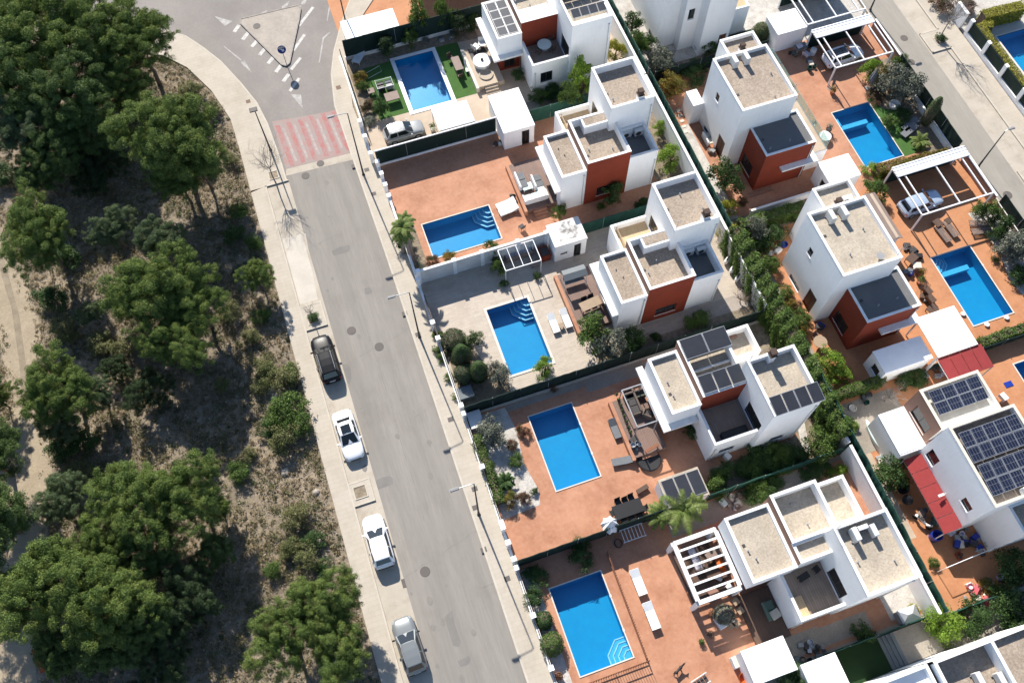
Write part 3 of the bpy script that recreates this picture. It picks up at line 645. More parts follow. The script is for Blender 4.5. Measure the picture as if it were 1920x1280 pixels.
def solar(t, x0, y0, nx, ny, w_, l, z0, tilt=.0, kind='solarth', gap=.06, dirn='S'):
    """rows of panels; low edge towards -y, high edge +y when tilt > 0"""
    for j in range(ny):
        for i in range(nx):
            X0, X1 = x0 + i * (w_ + gap), x0 + i * (w_ + gap) + w_; Y0, Y1 = y0 + j * (l + gap), y0 + j * (l + gap) + l
            za = z0 + (Y0 - y0) * tilt; zb = z0 + (Y1 - y0) * tilt
            b = MB(); e = .035
            b.add([(X0 + e, Y0 + e, za + .052), (X1 - e, Y0 + e, za + .052), (X1 - e, Y1 - e, zb + .052), (X0 + e, Y1 - e, zb + .052)], [(0, 1, 2, 3)])
            o = b.build('solar_panel', M[kind], t)
            f = MB()
            vs = []
            for (a, c, zz) in ((X0, Y0, za), (X1, Y0, za), (X1, Y1, zb), (X0, Y1, zb)): vs += [(a, c, zz), (a, c, zz + .05)]
            f.add(vs, [(0, 2, 3, 1), (2, 4, 5, 3), (4, 6, 7, 5), (6, 0, 1, 7), (0, 6, 4, 2)])
            vi = [(X0 + e, Y0 + e, za + .05), (X1 - e, Y0 + e, za + .05), (X1 - e, Y1 - e, zb + .05), (X0 + e, Y1 - e, zb + .05)]
            f.add([vs[1], vs[3], vs[5], vs[7]] + vi, [(0, 1, 5, 4), (1, 2, 6, 5), (2, 3, 7, 6), (3, 0, 4, 7)])
            f.build('panel_frame', M['steel'], o)
    X1 = x0 + nx * (w_ + gap); Y1 = y0 + ny * (l + gap) - gap
    b = MB()
    for X in (x0 + .25, (x0 + X1) / 2, X1 - .3):
        if tilt > .02: b.bar((X, Y1, z0 - .35), (X, Y1, z0 + (Y1 - y0) * tilt), .05, .05)
        b.bar((X, y0, z0 - .02), (X, Y1, z0 + (Y1 - y0) * tilt - .02), .05, .04)
    b.build('panel_rack', M['steel'], t)

def antenna(t, x, y, z, h=1.4):
    b = MB(); b.tube((x, y, z), (x, y, z + h), .025, .02, 6)
    b.tube((x - .45, y, z + h - .1), (x + .45, y, z + h - .1), .012, .012, 5)
    for k in range(6): b.tube((x - .4 + k * .16, y - .22, z + h - .1), (x - .4 + k * .16, y + .22, z + h - .1), .009, .009, 4)
    b.build('antenna', M['grey'], t)

def deckfloor(t, x0, x1, y0, y1, z, mat): b = MB(); b.box(x0, x1, y0, y1, z - .03, z); b.build('terrace_floor', M[mat], t)

def pipes(t, pts, roofs):
    for x, y, z in pts: b = MB(); b.tube((x, y, .15), (x, y, z - .3), .045, .045, 8); b.cbox(x, y, z - .26, .16, .14, .14); b.build('downpipe', M['acwhite'], t)
    for (x0, x1, y0, y1, z) in roofs:
        r_ = random.Random(int(x0 * 10 + y0))
        for _ in range(2): a, c = r_.uniform(x0 + .5, x1 - .5), r_.uniform(y0 + .5, y1 - .5); b = MB(); b.lathe([(.09, 0), (.09, .02), (.045, .03), (.045, .2), (.07, .21), (.07, .25)], (a, c, z), 10); b.build('roof_vent', M['grey'], t)
        b = MB(); a, c = x0 + .3, r_.uniform(y0 + .5, y1 - .5); b.box(a, a + .24, c, c + .24, z, z + .03); b.build('roof_drain', M['dark'], t)
GL = 'white cubic villas'
def house_P(ox, oy, label, drk=False):
    t = thing('house', label, 'house', (ox, oy, 0), group=GL); X = lambda a: ox + a; Y = lambda a: oy + a
    g = 'gravel'
    block(t, X(0), X(2.46), Y(.0), Y(5.0), 5.5, .3, roof=g, holes={'W': [(Y(1), Y(4), .6, 2.5, 'door')]})
    # tall middle block: red front, brown flank
    block(t, X(2.46), X(6.72), Y(-.06), Y(5.16), 6.6, 1.05, roof=g, walls={'S': 'red', 'W': 'brown'}, holes={'S': [(X(3.7), X(5.7), .9, 2.2)]})
    b = MB(); b.box(X(3.62), X(6.6), Y(3.9), Y(5.0), 5.53, 6.58, skip='b'); b.build('stair_head', M['white'], t)
    b = MB(); b.box(X(3.8), X(6.4), Y(4.08), Y(4.9), 6.585, 6.60); b.build('roof', M[g], t)
    block(t, X(5.95), X(10.2), Y(3.5), Y(8.55), 8.8, .85, roof=g, holes={'W': [(Y(6.0), Y(7.7), 3.35, 5.4, 'door')]})
    chimney(t, X(8.95), Y(3.95), 7.95, 1.15, .5)
    block(t, X(6.72), X(9.6), Y(.0), Y(3.5), 5.5, 1.15, roof='membrane', skip='N', holes={})
    ac_unit(t, X(7.75), Y(3.15), 4.36, 0); ac_unit(t, X(8.95), Y(3.0), 4.36, 0)
    # first floor rear terrace
    wb = MB(); x0, x1, y0, y1 = X(2.5), X(5.95), Y(5.16), Y(8.55)
    panel(wb, 'W', x0, y0, y1, 0, 3.95); panel(wb, 'N', y1, x0, x1, 0, 3.95)
    wb.box(x0 + .001, x0 + .2, y0 + .001, y1 - .2, 3.0, 3.95, skip='bW'); wb.box(x0 + .001, x1, y1 - .2, y1 - .001, 3.0, 3.95, skip='bN'); wb.build('terrace_wall', M['white'], t)
    deckfloor(t, x0 + .2, x1, y0, y1 - .2, 3.2, 'pine')
    b = MB(); b.bar((x0 + .55, y0 + .1, 3.75), (x0 + .55, y1 - .3, 3.75), .1, .06); b.build('handrail', M['woodtan'], t)
    b = MB(); b.box(X(-.55), X(.02), Y(.15), Y(5.75), 2.95, 3.2); b.box(X(.0), X(2.4), Y(5.0), Y(5.75), 2.95, 3.2, skip='W'); b.build('canopy', M['cap'], t)
    antenna(t, X(6.1), Y(3.6), 8.7, 1.3)
    for k in range(2): b = MB(); b.tube((X(.9 + .3 * k), Y(3.4 - k * .9), 5.2), (X(.9 + .3 * k), Y(3.4 - k * .9), 5.33), .05, .05, 8); b.build('roof_vent', M['dark'], t)
    pipes(t, [(X(10.0), Y(3.43), 8.0), (X(2.2), Y(-.07), 5.2), (X(9.4), Y(-.07), 4.4)], [(X(6.1), X(10), Y(4.6), Y(8.4), 7.96), (X(2.7), X(6.5), Y(.1), Y(3.6), 5.56)])
    return t

house_P(20.1, 31.05, 'white villa with brick red front wall directly behind the plank tiled pool patio')
house_P(19.85, 44.95, 'white villa with brick red front wall beside the big empty terracotta patio')

def house_Q(ox, oy, label, v):
    """ox, oy = SW corner of the raised front block; tower to the south-east"""
    t = thing('house', label, 'house', (ox, oy, 0), group=GL); X = lambda a: ox + a; Y = lambda a: oy + a
    g = 'gravelp'; aw = 2.6 if v != 'L5' else 3.7
    block(t, X(0), X(aw), Y(.0), Y(5.15), 5.5, .32, z0=3.05, roof=g)
    b = MB(); panel(b, 'S', Y(.75), X(.35), X(aw), 0, 3.05, [(X(.9), X(aw - .5), .3, 2.5)]); panel(b, 'W', X(.35), Y(.75), Y(5.1), 0, 3.05, [(Y(1.6), Y(4.2), .3, 2.5)]); panel(b, 'N', Y(5.1), X(.35), X(aw), 0, 3.05)
    b.build('ground_floor_wall', M['red'], t)
    opening(t, 'S', Y(.75), (X(.9), X(aw - .5), .3, 2.5), 'door'); opening(t, 'W', X(.35), (Y(1.6), Y(4.2), .3, 2.5), 'door')
    if v != 'L5':
        b = MB(); b.box(X(-.6), X(-.003), Y(-.55), Y(5.6), 2.95, 3.2); b.box(X(-.003), X(aw - .1), Y(-.55), Y(-.003), 2.95, 3.2, skip='W'); b.build('canopy', M['cap'], t)
    m0, m1 = aw + .0, 6.55 + (1.0 if v == 'L5' else .0)
    my0 = 1.6 if v == 'L5' else .2
    block(t, X(m0), X(m1), Y(my0), Y(5.45), 6.6, 1.05, roof=g, walls={'S': 'red' if v != 'L5' else 'white', 'W': 'brown'})
    if v == 'L5': block(t, X(m0), X(m1 - .2), Y(.08), Y(1.6), 6.4, .3, roof=g, walls={'W': 'brown'}, skip='N')
    e0 = m1 + .0
    block(t, X(e0), X(e0 + 2.45), Y(2.6 if v != 'L5' else 1.75), Y(5.2), 6.0, .95, roof=g)
    tx0 = 6.45 if v != 'L5' else 6.3
    ty0, ty1 = (-3.65, 1.35) if v != 'L5' else (-3.75, 1.45)
    tw = 4.15 if v != 'L5' else 4.35
    H = 8.6
    block(t, X(tx0), X(tx0 + tw), Y(ty0), Y(ty1), H, .75, roof=g, holes={'S': [(X(tx0 + 1.5), X(tx0 + 2.8), .9, 2.0) if v != 'L1' else (X(tx0 + 1.1), X(tx0 + 2.4), 1.2, 2.7)], 'W': [(Y(-3.2 if v != 'L5' else -3.0), Y(-.9), 3.2, 5.3, 'door')]})
    # first floor terrace between
    x0, x1, y0, y1 = X(2.6), X(tx0), Y(-3.2 if v != 'L5' else -3.6), Y(.2 if v != 'L5' else .08)
    wb = MB(); zt = 4.1
    panel(wb, 'W', x0, y0, y1, 0, zt); panel(wb, 'S', y0, x0, x1, 0, zt, [(x0 + .9, x0 + 2.3, .9, 2.0) if v != 'L1' else (x0 + .9, x0 + 2.2, 1.2, 2.7)])
    wb.box(x0 + .001, x0 + .2, y0 + .2, y1, 3.0, zt, skip='bW'); wb.box(x0 + .001, x1, y0 + .001, y0 + .2, 3.0, zt, skip='bS'); wb.build('terrace_wall', M['white'], t)
    opening(t, 'S', y0, (x0 + .9, x0 + 2.3, .9, 2.0) if v != 'L1' else (x0 + .9, x0 + 2.2, 1.2, 2.7))
    deckfloor(t, x0 + .2, x1, y0 + .2, y1, 3.15, 'deckg')
    cb = MB(); cb.box(x0 - .02, x0 + .22, y0 - .02, y1, zt + .002, zt + .03); cb.box(x0 + .22, x1, y0 - .02, y0 + .22, zt + .002, zt + .03); cb.build('coping', M['cap'], t)
    antenna(t, X(tx0 + .15), Y(ty1 - .2), H - .1, 1.2)
    pipes(t, [(X(tx0 + tw - .3), Y(ty0 - .07), 7.9), (X(2.9), y0 - .07, 3.2)], [(X(tx0), X(tx0 + tw), Y(ty0), Y(ty1 - 1), 7.86), (X(.2), X(aw), Y(.3), Y(5), 5.19), (X(m0), X(m1), Y(2.0), Y(5.2), 5.56)])
    if v == 'L4':
        chimney(t, X(tx0 + 2.0), Y(1.0), 7.85, 1.15, .5)
        solar(t, X(tx0 + .1), Y(ty0 - .1), 4, 1, 1.0, 1.55, H + .1, .12)
        solar(t, X(m0 + .05), Y(3.6), 2, 1, 2.0, 1.75, 6.72, .1); solar(t, X(m0 + .15), Y(.35), 3, 1, 1.2, 1.55, 6.72, .1)
        b = MB(); b.box(X(m0 + .3), X(m1 - .3), Y(2.65), Y(2.8), 5.6, 5.9); b.build('roof_upstand', M['cap'], t)
        b = MB(); b.box(X(e0 + .9), X(e0 + 1.5), Y(4.7), Y(4.95), 5.08, 5.25); b.build('roof_hatch', M['brown'], t)
    if v == 'L5':
        ac_unit(t, X(tx0 + 1.3), Y(.45), 7.86, math.pi / 2, 1.0, .42, .9); ac_unit(t, X(tx0 + 2.75), Y(.3), 7.86, math.pi / 2, .9, .4, .7); ac_unit(t, X(tx0 + 2.1), Y(.75), 7.86, 0, .8, .35, .6)
    if v == 'L1':
        solar(t, X(.3), Y(.3), 2, 4, 1.0, 1.08, 5.5, .02, 'solargrey', .05)
        solar(t, X(tx0 + .5), Y(-2.6), 4, 1, .85, .95, H - .25, .3, 'solargrey', .05); solar(t, X(tx0 + .3), Y(.1), 4, 1, .9, 1.1, H - .1, .25, 'solargrey', .05)
        b = MB(); b.box(X(tx0 + .4), X(tx0 + 3.9), Y(-3.2), Y(-2.75), 7.86, 8.25); b.build('roof_plinth', M['cream'], t)
        b = MB(); b.box(X(m0 + .3), X(m1 - .3), Y(.5), Y(2.9), 5.56, 5.6); b.build('reflective_roof', M['white'], t)
    return t
hq4 = house_Q(20.2, 20.35, 'white villa with black solar collectors on three of its roofs', 'L4')
hq5 = house_Q(20.55, 6.05, 'white villa with a white pergola and air conditioners on its big gravel roof', 'L5')
hq1 = house_Q(19.6, 62.75, 'white villa with grey solar panels and a round table on its upper terrace', 'L1')

def house_R(ox, oy, label, v):
    t = thing('house', label, 'house', (ox, oy, 0), group=GL); X = lambda a: ox + a; Y = lambda a: oy + a
    H = 8.5; g = 'gravel' if v == 'R1' else 'gravelp'
    block(t, X(0), X(5.55), Y(0), Y(6.55), H, .42, roof=g, holes={'W': [(Y(3.9), Y(4.55), 5.2, 6.2), (Y(.95), Y(2.3), .06, 2.6, 'reddoor'), (Y(3.2), Y(5.0), .1, .75)]})
    block(t, X(2.05), X(5.6), Y(6.55), Y(9.1), 7.7, .4, roof=g, skip='S')
    block(t, X(1.5), X(6.65), Y(-3.5), Y(.55), 5.5, .16, roof='membrane', z0=0, walls={'S': 'red', 'W': 'red', 'E': 'red'}, skip='N', holes={'W': [(Y(-2.3), Y(-.4), .7, 2.3)], 'S': []})
    b = MB(); b.box(X(3.55), X(7.4), Y(-4.1), Y(-3.503), 2.85, 3.05, skip='N'); b.box(X(6.652), X(7.4), Y(-3.503), Y(-2.4), 2.85, 3.05, skip='S'); b.build('canopy', M['cap'], t)
    # east wing with glazed terrace
    if v == 'R2':
        b = MB(); b.box(X(5.55), X(10.1), Y(4.3), Y(9.4), 0, 2.75, skip='bW'); b.build('ground_floor_wall', M['white'], t); deckfloor(t, X(5.56), X(10.08), Y(4.32), Y(9.38), 2.79, 'tile')
        b = MB(); b.add([(X(9.2), Y(4.2), 2.95), (X(10.5), Y(4.2), 2.6), (X(10.5), Y(9.5), 2.6), (X(9.2), Y(9.5), 2.95), (X(9.2), Y(4.2), 2.88), (X(10.5), Y(4.2), 2.53), (X(10.5), Y(9.5), 2.53), (X(9.2), Y(9.5), 2.88)], [(0, 1, 2, 3), (7, 6, 5, 4), (0, 4, 5, 1), (1, 5, 6, 2), (2, 6, 7, 3), (3, 7, 4, 0)]); b.build('lean_to_roof', M['taupe'], t)
    if v == 'R1':
      b = MB(); b.box(X(5.55), X(9.0), Y(0.55), Y(9.6), 0, 2.75, skip='bW'); b.box(X(6.65), X(9.0), Y(-3.0), Y(.55), 0, 2.75, skip='bWN'); b.build('ground_floor_wall', M['white'], t)
      deckfloor(t, X(5.56), X(8.98), Y(.56), Y(9.58), 2.79, 'tile'); deckfloor(t, X(6.66), X(8.98), Y(-2.98), Y(.555), 2.79, 'tile')
      b = MB()
      for (y0, y1) in ((-2.9, -1.6), (-1.5, -.2), (-.1, 1.5), (1.6, 3.4), (3.5, 5.4), (5.5, 7.4), (7.5, 9.5)): b.box(X(8.9), X(8.925), Y(y0), Y(y1), 2.85, 3.85)
      b.box(X(5.7), X(8.9), Y(9.5), Y(9.525), 2.85, 3.85); b.build('glass_balustrade', M['rail'], t)
      b = MB(); b.box(X(8.87), X(8.955), Y(-2.95), Y(9.55), 2.79, 2.86); b.build('balustrade_rail', M['steel'], t)
    pipes(t, [(X(6.4), Y(-3.57), 5.3)], [(X(.2), X(5.4), Y(.2), Y(4.6), 8.09), (X(1.7), X(6.4), Y(-3.3), Y(.0), 5.35)])
    if v == 'R1':
        b = MB(); b.box(X(-1.15), X(-.003), Y(6.0), Y(7.9), 0, 2.9, skip='b'); b.build('store_room', M['white'], t)
        chimney(t, X(3.35), Y(7.1), 7.3, .9, .45)
    else:
        ac_unit(t, X(4.3), Y(7.1), 7.3, 0); chimney(t, X(3.3), Y(6.9), 7.3, .7, .45)
        b = MB(); b.lathe([(.05, .0), (.28, .06), (.36, .18)], (X(3.9), Y(.75), 8.3), 16); b.tube((X(3.9), Y(.75), 8.08), (X(3.9), Y(.75), 8.32), .03, .03, 6); b.build('satellite_dish', M['grey'], t)
    ac_unit(t, X(1.7), Y(5.5), 8.08, math.pi / 2, 1.0, .42, .85); ac_unit(t, X(2.9), Y(5.5), 8.08, math.pi / 2, 1.0, .42, .85)
    antenna(t, X(5.2), Y(.3), H, 1.3)
    return t
hr1 = house_R(37.09, 44.42, 'white villa with brown chimney and small white side store, beside the curved lawn', 'R1')
hr2 = house_R(37.55, 26.0, 'white villa with satellite dish on its roof, beside the long ivy covered hedge', 'R2')

# R0: top of the frame
t = thing('house', 'tall white villa cut off by the top edge with a pale wood side terrace', 'house', (37, 58.5, 0), group=GL)
block(t, 36.8, 38.75, 60.9, 69, 9.2, .5, holes={'W': [(61.3, 63.2, .1, .8)]})
block(t, 38.75, 40.45, 59.9, 69, 9.2, .5, holes={'S': [(39.2, 39.9, 4.2, 5.6)]})
block(t, 40.45, 43.7, 58.5, 69, 9.2, .5, holes={'S': [(42.6, 43.45, .06, 2.3, 'reddoor')]})
wb = MB(); panel(wb, 'S', 60.2, 43.7, 46.6, 0, 3.5); panel(wb, 'E', 46.6, 60.2, 65, 0, 3.5); wb.box(43.7, 46.6, 60.201, 60.38, 2.9, 3.5, skip='bS'); wb.box(46.42, 46.599, 60.38, 65, 2.9, 3.5, skip='bE'); wb.build('terrace_wall', M['white'], t)
deckfloor(t, 43.7, 46.42, 60.38, 65, 3.3, 'pine')

# R3: villa with photovoltaic panels
t = thing('house', 'white villa whose two roofs are covered with dark photovoltaic panels', 'house', (38.9, 4.9, 0), group=GL)
block(t, 38.85, 44.6, 4.9, 11.55, 8.5, .6, roof='gravel', capmat='cream', holes={'W': [(5.6, 6.6, 4.6, 5.6), (9.9, 11.0, 3.4, 4.9)]})
block(t, 39.4, 44.75, 11.9, 15.4, 6.6, .5, roof='cream', capmat='cream', z0=0, walls={'W': 'brown'}, holes={'W': [(12.5, 14.6, 3.7, 5.2)]})
block(t, 41.3, 46.2, 2.5, 4.9, 6.0, .4, skip='N', holes={'S': [(43.4, 44.7, 3.9, 4.8, 'window')]})
for j, yy in enumerate((8.05, 5.35)): solar(t, 39.2, yy + .35, 5, 2, .98, 1.2, 8.35, .1, 'solarpv', .03)
solar(t, 39.9, 13.0, 4, 2, 1.1, .98, 6.45, .12, 'solarpv', .03)
b = MB(); b.box(37.0, 39.4, 11.56, 15.3, 0, 3.25, skip='b'); b.build('annex_wall', M['white'], t)
b = MB(); b.box(36.98, 39.39, 11.7, 15.32, 3.252, 3.3); b.build('annex_roof', M['white'], t)
b = MB(); b.box(39.42, 41.4, 11.56, 11.89, 3.2, 3.9); b.build('link_wall', M['brown'], t)
ac_unit(t, 41.9, 5.35, 7.92, 0); ac_unit(t, 43.2, 5.3, 7.92, 0)
b = MB(); b.tube((38.3, 7.6, 3.2), (38.82, 7.6, 3.3), .03, .03, 6); b.box(38.1, 38.6, 7.5, 7.7, 3.28, 3.4); b.build('wall_lamp', M['plastwhite'], t)

# L6: villa at the bottom edge
t = thing('house', 'white villa at the bottom edge, dark shade across its sunken roof', 'house', (24.6, -8, 0), group=GL)
block(t, 24.6, 28.9, -12, -3.05, 7.6, .5, roof='white')
block(t, 28.95, 33.55, -12, -3.0, 8.6, 1.2, roof='gravel', skip='W')
block(t, 33.7, 38, -12, -3.1, 6.6, .4, roof='gravel', capmat='cap')
ac_unit(t, 31.6, -5.1, 7.42, math.pi / 2); ac_unit(t, 33.0, -5.6, 7.42, math.pi / 2)

# L0: strip of building at the top edge
t = thing('house', 'brown edged villa cut off by the top edge beyond the orange patio', 'house', (16, 78, 0), group=GL)
block(t, 14.6, 17.8, 76.9, 84, 3.2, .3, wall='white', roof='brown'); block(t, 17.8, 24, 76.2, 84, 5.5, .3, walls={'S': 'brown'}, roof='brown')

# ------------------------------------------------------------------ outbuildings
def shed(label, x0, x1, y0, y1, h, door=None, roof='white', wall='white', cat='shed', par=.0, holes={}):
    t = thing('garden_shed', label, cat, ((x0 + x1) / 2, (y0 + y1) / 2, 0), group='white flat roofed garden sheds')
    hs = dict(holes)
    b = MB()
    for s, c, a0, a1 in (('S', y0, x0, x1), ('N', y1, x0, x1), ('W', x0, y0, y1), ('E', x1, y0, y1)):
        hh = hs.get(s, []); panel(b, s, c, a0, a1, 0, h, [q[:4] for q in hh])
        for q in hh: opening(t, s, c, q, q[4] if len(q) > 4 else 'window')
    b.build('wall', M[wall], t)
    r = MB(); r.cbox((x0 + x1) / 2, (y0 + y1) / 2, h + .07, x1 - x0 + .12, y1 - y0 + .12, .13, 0, .02); r.build('roof', M[roof], t)
    return t
shed('plain white shed with a dark open door at the corner of the big terracotta patio', 17.15, 20.3, 53.65, 58.55, 2.6, holes={'S': [(19.0, 19.8, .06, 2.2, 'door')]})
t = shed('weathered white shed with peeling stained roof and black door beside the small pergola', 17.4, 20.5, 39.75, 42.2, 2.6, roof='white2', holes={'S': [(19.3, 20.0, .06, 2.1, 'door')]})
M['stain'] = worn('dark_roof_stain', (.13, .12, .11), (.70, .69, .66), .52, 1.6)
b = MB(); b.flat([(18.0, 40.2), (19.6, 40.1), (20.3, 40.9), (20.1, 42.0), (19.0, 42.1), (18.3, 41.4)], 2.742); b.build('roof_stain', M['stain'], t)
t = shed('small white shed topped with black solar collectors below the deck', 17.7, 21.15, 13.95, 16.3, 2.4, roof='gravelp')
solar(t, 17.8, 14.15, 3, 1, 1.06, 2.0, 2.56, .02)
shed('white shed standing at the foot of the dark brown deck, orange basin beside it', 18.35, 21.75, -.45, 2.0, 2.6)
shed('square white shed roof next to the dark lawn at the bottom edge', 22.15, 24.9, -3.4, -.35, 2.6)
shed('white windowless shed next to the round bush and the upper carport', 48.15, 51.4, 56.2, 58.9, 2.6)
shed('white shed between the sparkling pool and the villa with a satellite dish', 44.5, 47.7, 37.7, 40.25, 2.6, holes={'W': [(38.2, 39.0, .8, 1.9)]})
t = shed('low white shed with a blue grey shaded roof and a broken dark window', 39.75, 44.3, 18.6, 20.75, 2.6, holes={'W': [(19.1, 20.0, .9, 2.0)]}, roof='wtent')
t = thing('garden_roof', 'bright white flat canopy beside the blue grey shed roof and the right hand pool', 'canopy', (46.3, 19.6, 0))
b = MB(); b.cbox(46.5, 20.3, 3.05, 3.9, 4.0, .12, 0, .03); b.build('roof', M['wtent'], t)
for (x, y) in ((44.8, 18.5), (48.2, 18.5), (44.8, 22), (48.2, 22)):
    b = MB(); b.box(x - .06, x + .06, y - .06, y + .06, 0, 2.99); b.build('post', M['wpaint'], t)

def gable_tent(): pass
# red metal roofs of R3
def redroof(label, x0, x1, y0, y1, zl, zh, along='y', n=5, cat='awning'):
    t = thing('red_awning', label, cat, ((x0 + x1) / 2, (y0 + y1) / 2, 0), group='red metal awnings')
    for k in range(n):
        b = MB()
        if along == 'y':
            a, c = y0 + (y1 - y0) * k / n + .02, y0 + (y1 - y0) * (k + 1) / n - .02
            b.add([(x0, a, zl), (x1, a, zh), (x1, c, zh), (x0, c, zl), (x0, a, zl - .04), (x1, a, zh - .04), (x1, c, zh - .04), (x0, c, zl - .04)], [(0, 1, 2, 3), (7, 6, 5, 4), (0, 4, 5, 1), (2, 6, 7, 3), (0, 3, 7, 4), (1, 5, 6, 2)])
        else:
            a, c = x0 + (x1 - x0) * k / n + .02, x0 + (x1 - x0) * (k + 1) / n - .02
            b.add([(a, y0, zl), (c, y0, zl), (c, y1, zh), (a, y1, zh), (a, y0, zl - .04), (c, y0, zl - .04), (c, y1, zh - .04), (a, y1, zh - .04)], [(0, 1, 2, 3), (7, 6, 5, 4), (0, 4, 5, 1), (2, 6, 7, 3), (0, 3, 7, 4), (1, 5, 6, 2)])
        b.build('roof_sheet', M['roofred'], t)
    b = MB()
    for (x, y) in ((x0 + .05, y0 + .05), (x0 + .05, y1 - .05)) if along == 'y' else ((x0 + .05, y0 + .05), (x1 - .05, y0 + .05), (x0 + .05, y1 - .05), (x1 - .05, y1 - .05)):
        b.box(x - .04, x + .04, y - .04, y + .04, 0, zl - .045 if along == 'y' or y < (y0 + y1) / 2 else zh - .045)
    b.box(x0 + .01, x0 + .05, y0, y1, zl - .1, zl - .042); b.build('post', M['wpaint'], t)
redroof('long red awning along the foot of the villa with photovoltaic panels', 37.4, 38.83, 4.8, 11.3, 2.55, 3.0)
redroof('red awning next to the white canopy near the right edge of the photo', 44.5, 48.8, 16.1, 18.3, 2.8, 2.95, 'x', 4)
# ------------------------------------------------------------------ walls and fences
def wallx(name, label, x0, x1, y, h, th=.18, mat='white', z0=0, cap='cap', posts=None, group=None, cat='wall', ph=None):
    t = thing(name, label, cat, (x0, y, 0), group=group)
    b = MB(); b.box(x0, x1, y - th / 2, y + th / 2, z0, h); b.build('wall', M[mat], t)
    b = MB(); b.box(x0 - .02, x1 + .02, y - th / 2 - .03, y + th / 2 + .03, h + .001, h + .05); b.build('coping', M[cap], t)
    for x in (posts or []):
        b = MB(); b.box(x - .17, x + .17, y - .16, y + .16, 0, (ph or h) + .12); b.box(x - .2, x + .2, y - .19, y + .19, (ph or h) + .121, (ph or h) + .17); b.build('pillar', M['white'], t)
    return t
def wally(name, label, x, y0, y1, h, th=.18, mat='white', group=None, cat='wall', posts=None, ph=None):
    t = thing(name, label, cat, (x, y0, 0), group=group)
    b = MB(); b.box(x - th / 2, x + th / 2, y0, y1, 0, h); b.build('wall', M[mat], t)
    b = MB(); b.box(x - th / 2 - .03, x + th / 2 + .03, y0 - .02, y1 + .02, h + .001, h + .05); b.build('coping', M['cap'], t)
    for y in (posts or []):
        b = MB(); b.box(x - .17, x + .17, y - .17, y + .17, 0, (ph or h) + .1); b.box(x - .21, x + .21, y - .21, y + .21, (ph or h) + .101, (ph or h) + .16); b.build('pillar', M['white'], t)
    return t
def meshfence(label, p0, p1, z0, z1, mat='mesh', sag=.05, step=2.6, name='mesh_fence', base=0.0, parent=None, th=.03):
    t = thing(name, label, 'fence', (p0[0], p0[1], 0), group='green shade mesh fences') if parent is None else parent
    a, c = Vector((*p0, 0)), Vector((*p1, 0)); L_ = (c - a).length; n = max(2, int(L_ / .45)); d = (c - a) / L_; s = Vector((-d.y, d.x, 0))
    fr, bk = [], []
    for i in range(n + 1):
        o = s * (rnd.uniform(-1, 1) * sag); q = a + d * L_ * i / n; top = z1 + rnd.uniform(-.03, .0)
        om = s * (rnd.uniform(-1, 1) * sag)
        fr.append([q + s * th + Vector((0, 0, z0)), q + om + s * th + Vector((0, 0, (z0 + z1) / 2)), q + o * .5 + s * th + Vector((0, 0, top))])
        bk.append([q - s * th + Vector((0, 0, z0)), q + om - s * th + Vector((0, 0, (z0 + z1) / 2)), q + o * .5 - s * th + Vector((0, 0, top))])
    b = MB()
    for g in (fr, bk):
        vs = [tuple(p) for r in g for p in r]; b.add(vs, [(i * 3 + j, (i + 1) * 3 + j, (i + 1) * 3 + j + 1, i * 3 + j + 1) for i in range(n) for j in range(2)])
    vs = [tuple(x) for i in range(n + 1) for x in (fr[i][2], bk[i][2])]; b.add(vs, [(2 * i, 2 * i + 2, 2 * i + 3, 2 * i + 1) for i in range(n)])
    b.build('mesh_screen', M[mat], t)
    k = max(1, round(L_ / step))
    for i in range(k + 1):
        q = a + d * L_ * i / k; b = MB(); b.tube((q.x, q.y, base), (q.x, q.y, z1 + .08), .035, .035, 6); b.build('post', M['grey'], t)
    return t
# street front of the west lots (x = 4.6)
def front(label, y0, y1, h=.85, rail='iron', posts=(), x=4.55, top=1.7):
    t = wally('garden_wall', label, x, y0, y1, h, .16, 'white', 'white street walls along the pavement', 'wall', list(posts), top - .1)
    if rail == 'iron':
        b = MB(); b.bar((x, y0, top), (x, y1, top), .04, .04); b.bar((x, y0, h + .15), (x, y1, h + .15), .04, .04); b.build('rail', M['iron'], t)
        b = MB(); n = int((y1 - y0) / .17)
        for i in range(n): yy = y0 + (i + .5) * (y1 - y0) / n; b.box(x - .011, x + .011, yy - .011, yy + .011, h + .05, top + .06)
        b.build('railing_bars', M['iron'], t)
    elif rail == 'mesh': meshfence('', (x, y0), (x, y1), h + .05, top, 'meshd', .02, 3, parent=t)
    return t
front('white street wall with low iron railing in front of the picket fence pool', 1.5, 13.9, .75, 'iron', (1.6, 5.7, 9.8, 13.7), top=1.35)
front('white street wall with iron railing in front of the white gravel bed', 17.4, 27.7, .75, 'iron', (17.5, 22.5, 27.5), top=1.5)
front('low white street wall with white pillars closing the last terracotta patio gateway', 14.2, 17.2, .5, None, (14.4, 15.8, 17.1), top=1.5)
front('white street wall in front of the dark round bushes', 28.1, 35.2, .8, 'iron', (28.3, 35.1), top=1.5)
front('white street wall with brown sliding gate beside the plank tiled patio', 36.6, 41.6, .55, None, (36.7, 41.4), top=1.6)
t = thing('sliding_gate', 'brown metal gate in the white street wall by the plank tiles', 'gate', (4.62, 35.2, 0)); b = MB(); b.box(4.6, 4.66, 35.3, 39.6, .1, 1.5); b.build('gate_panel', M['brown'], t); b = MB(); b.bar((4.63, 35.3, 1.55), (4.63, 39.6, 1.55), .09, .07); b.build('gate_frame', M['dark'], t)
front('plain white street wall in front of the twin palm trees', 42.1, 51.4, 1.15, None, (46.2, 51.3), top=1.4)
front('white street wall with gate pillars at the top of the empty terracotta patio', 52.4, 55.6, .8, None, (52.5, 53.9, 55.4), top=1.6)
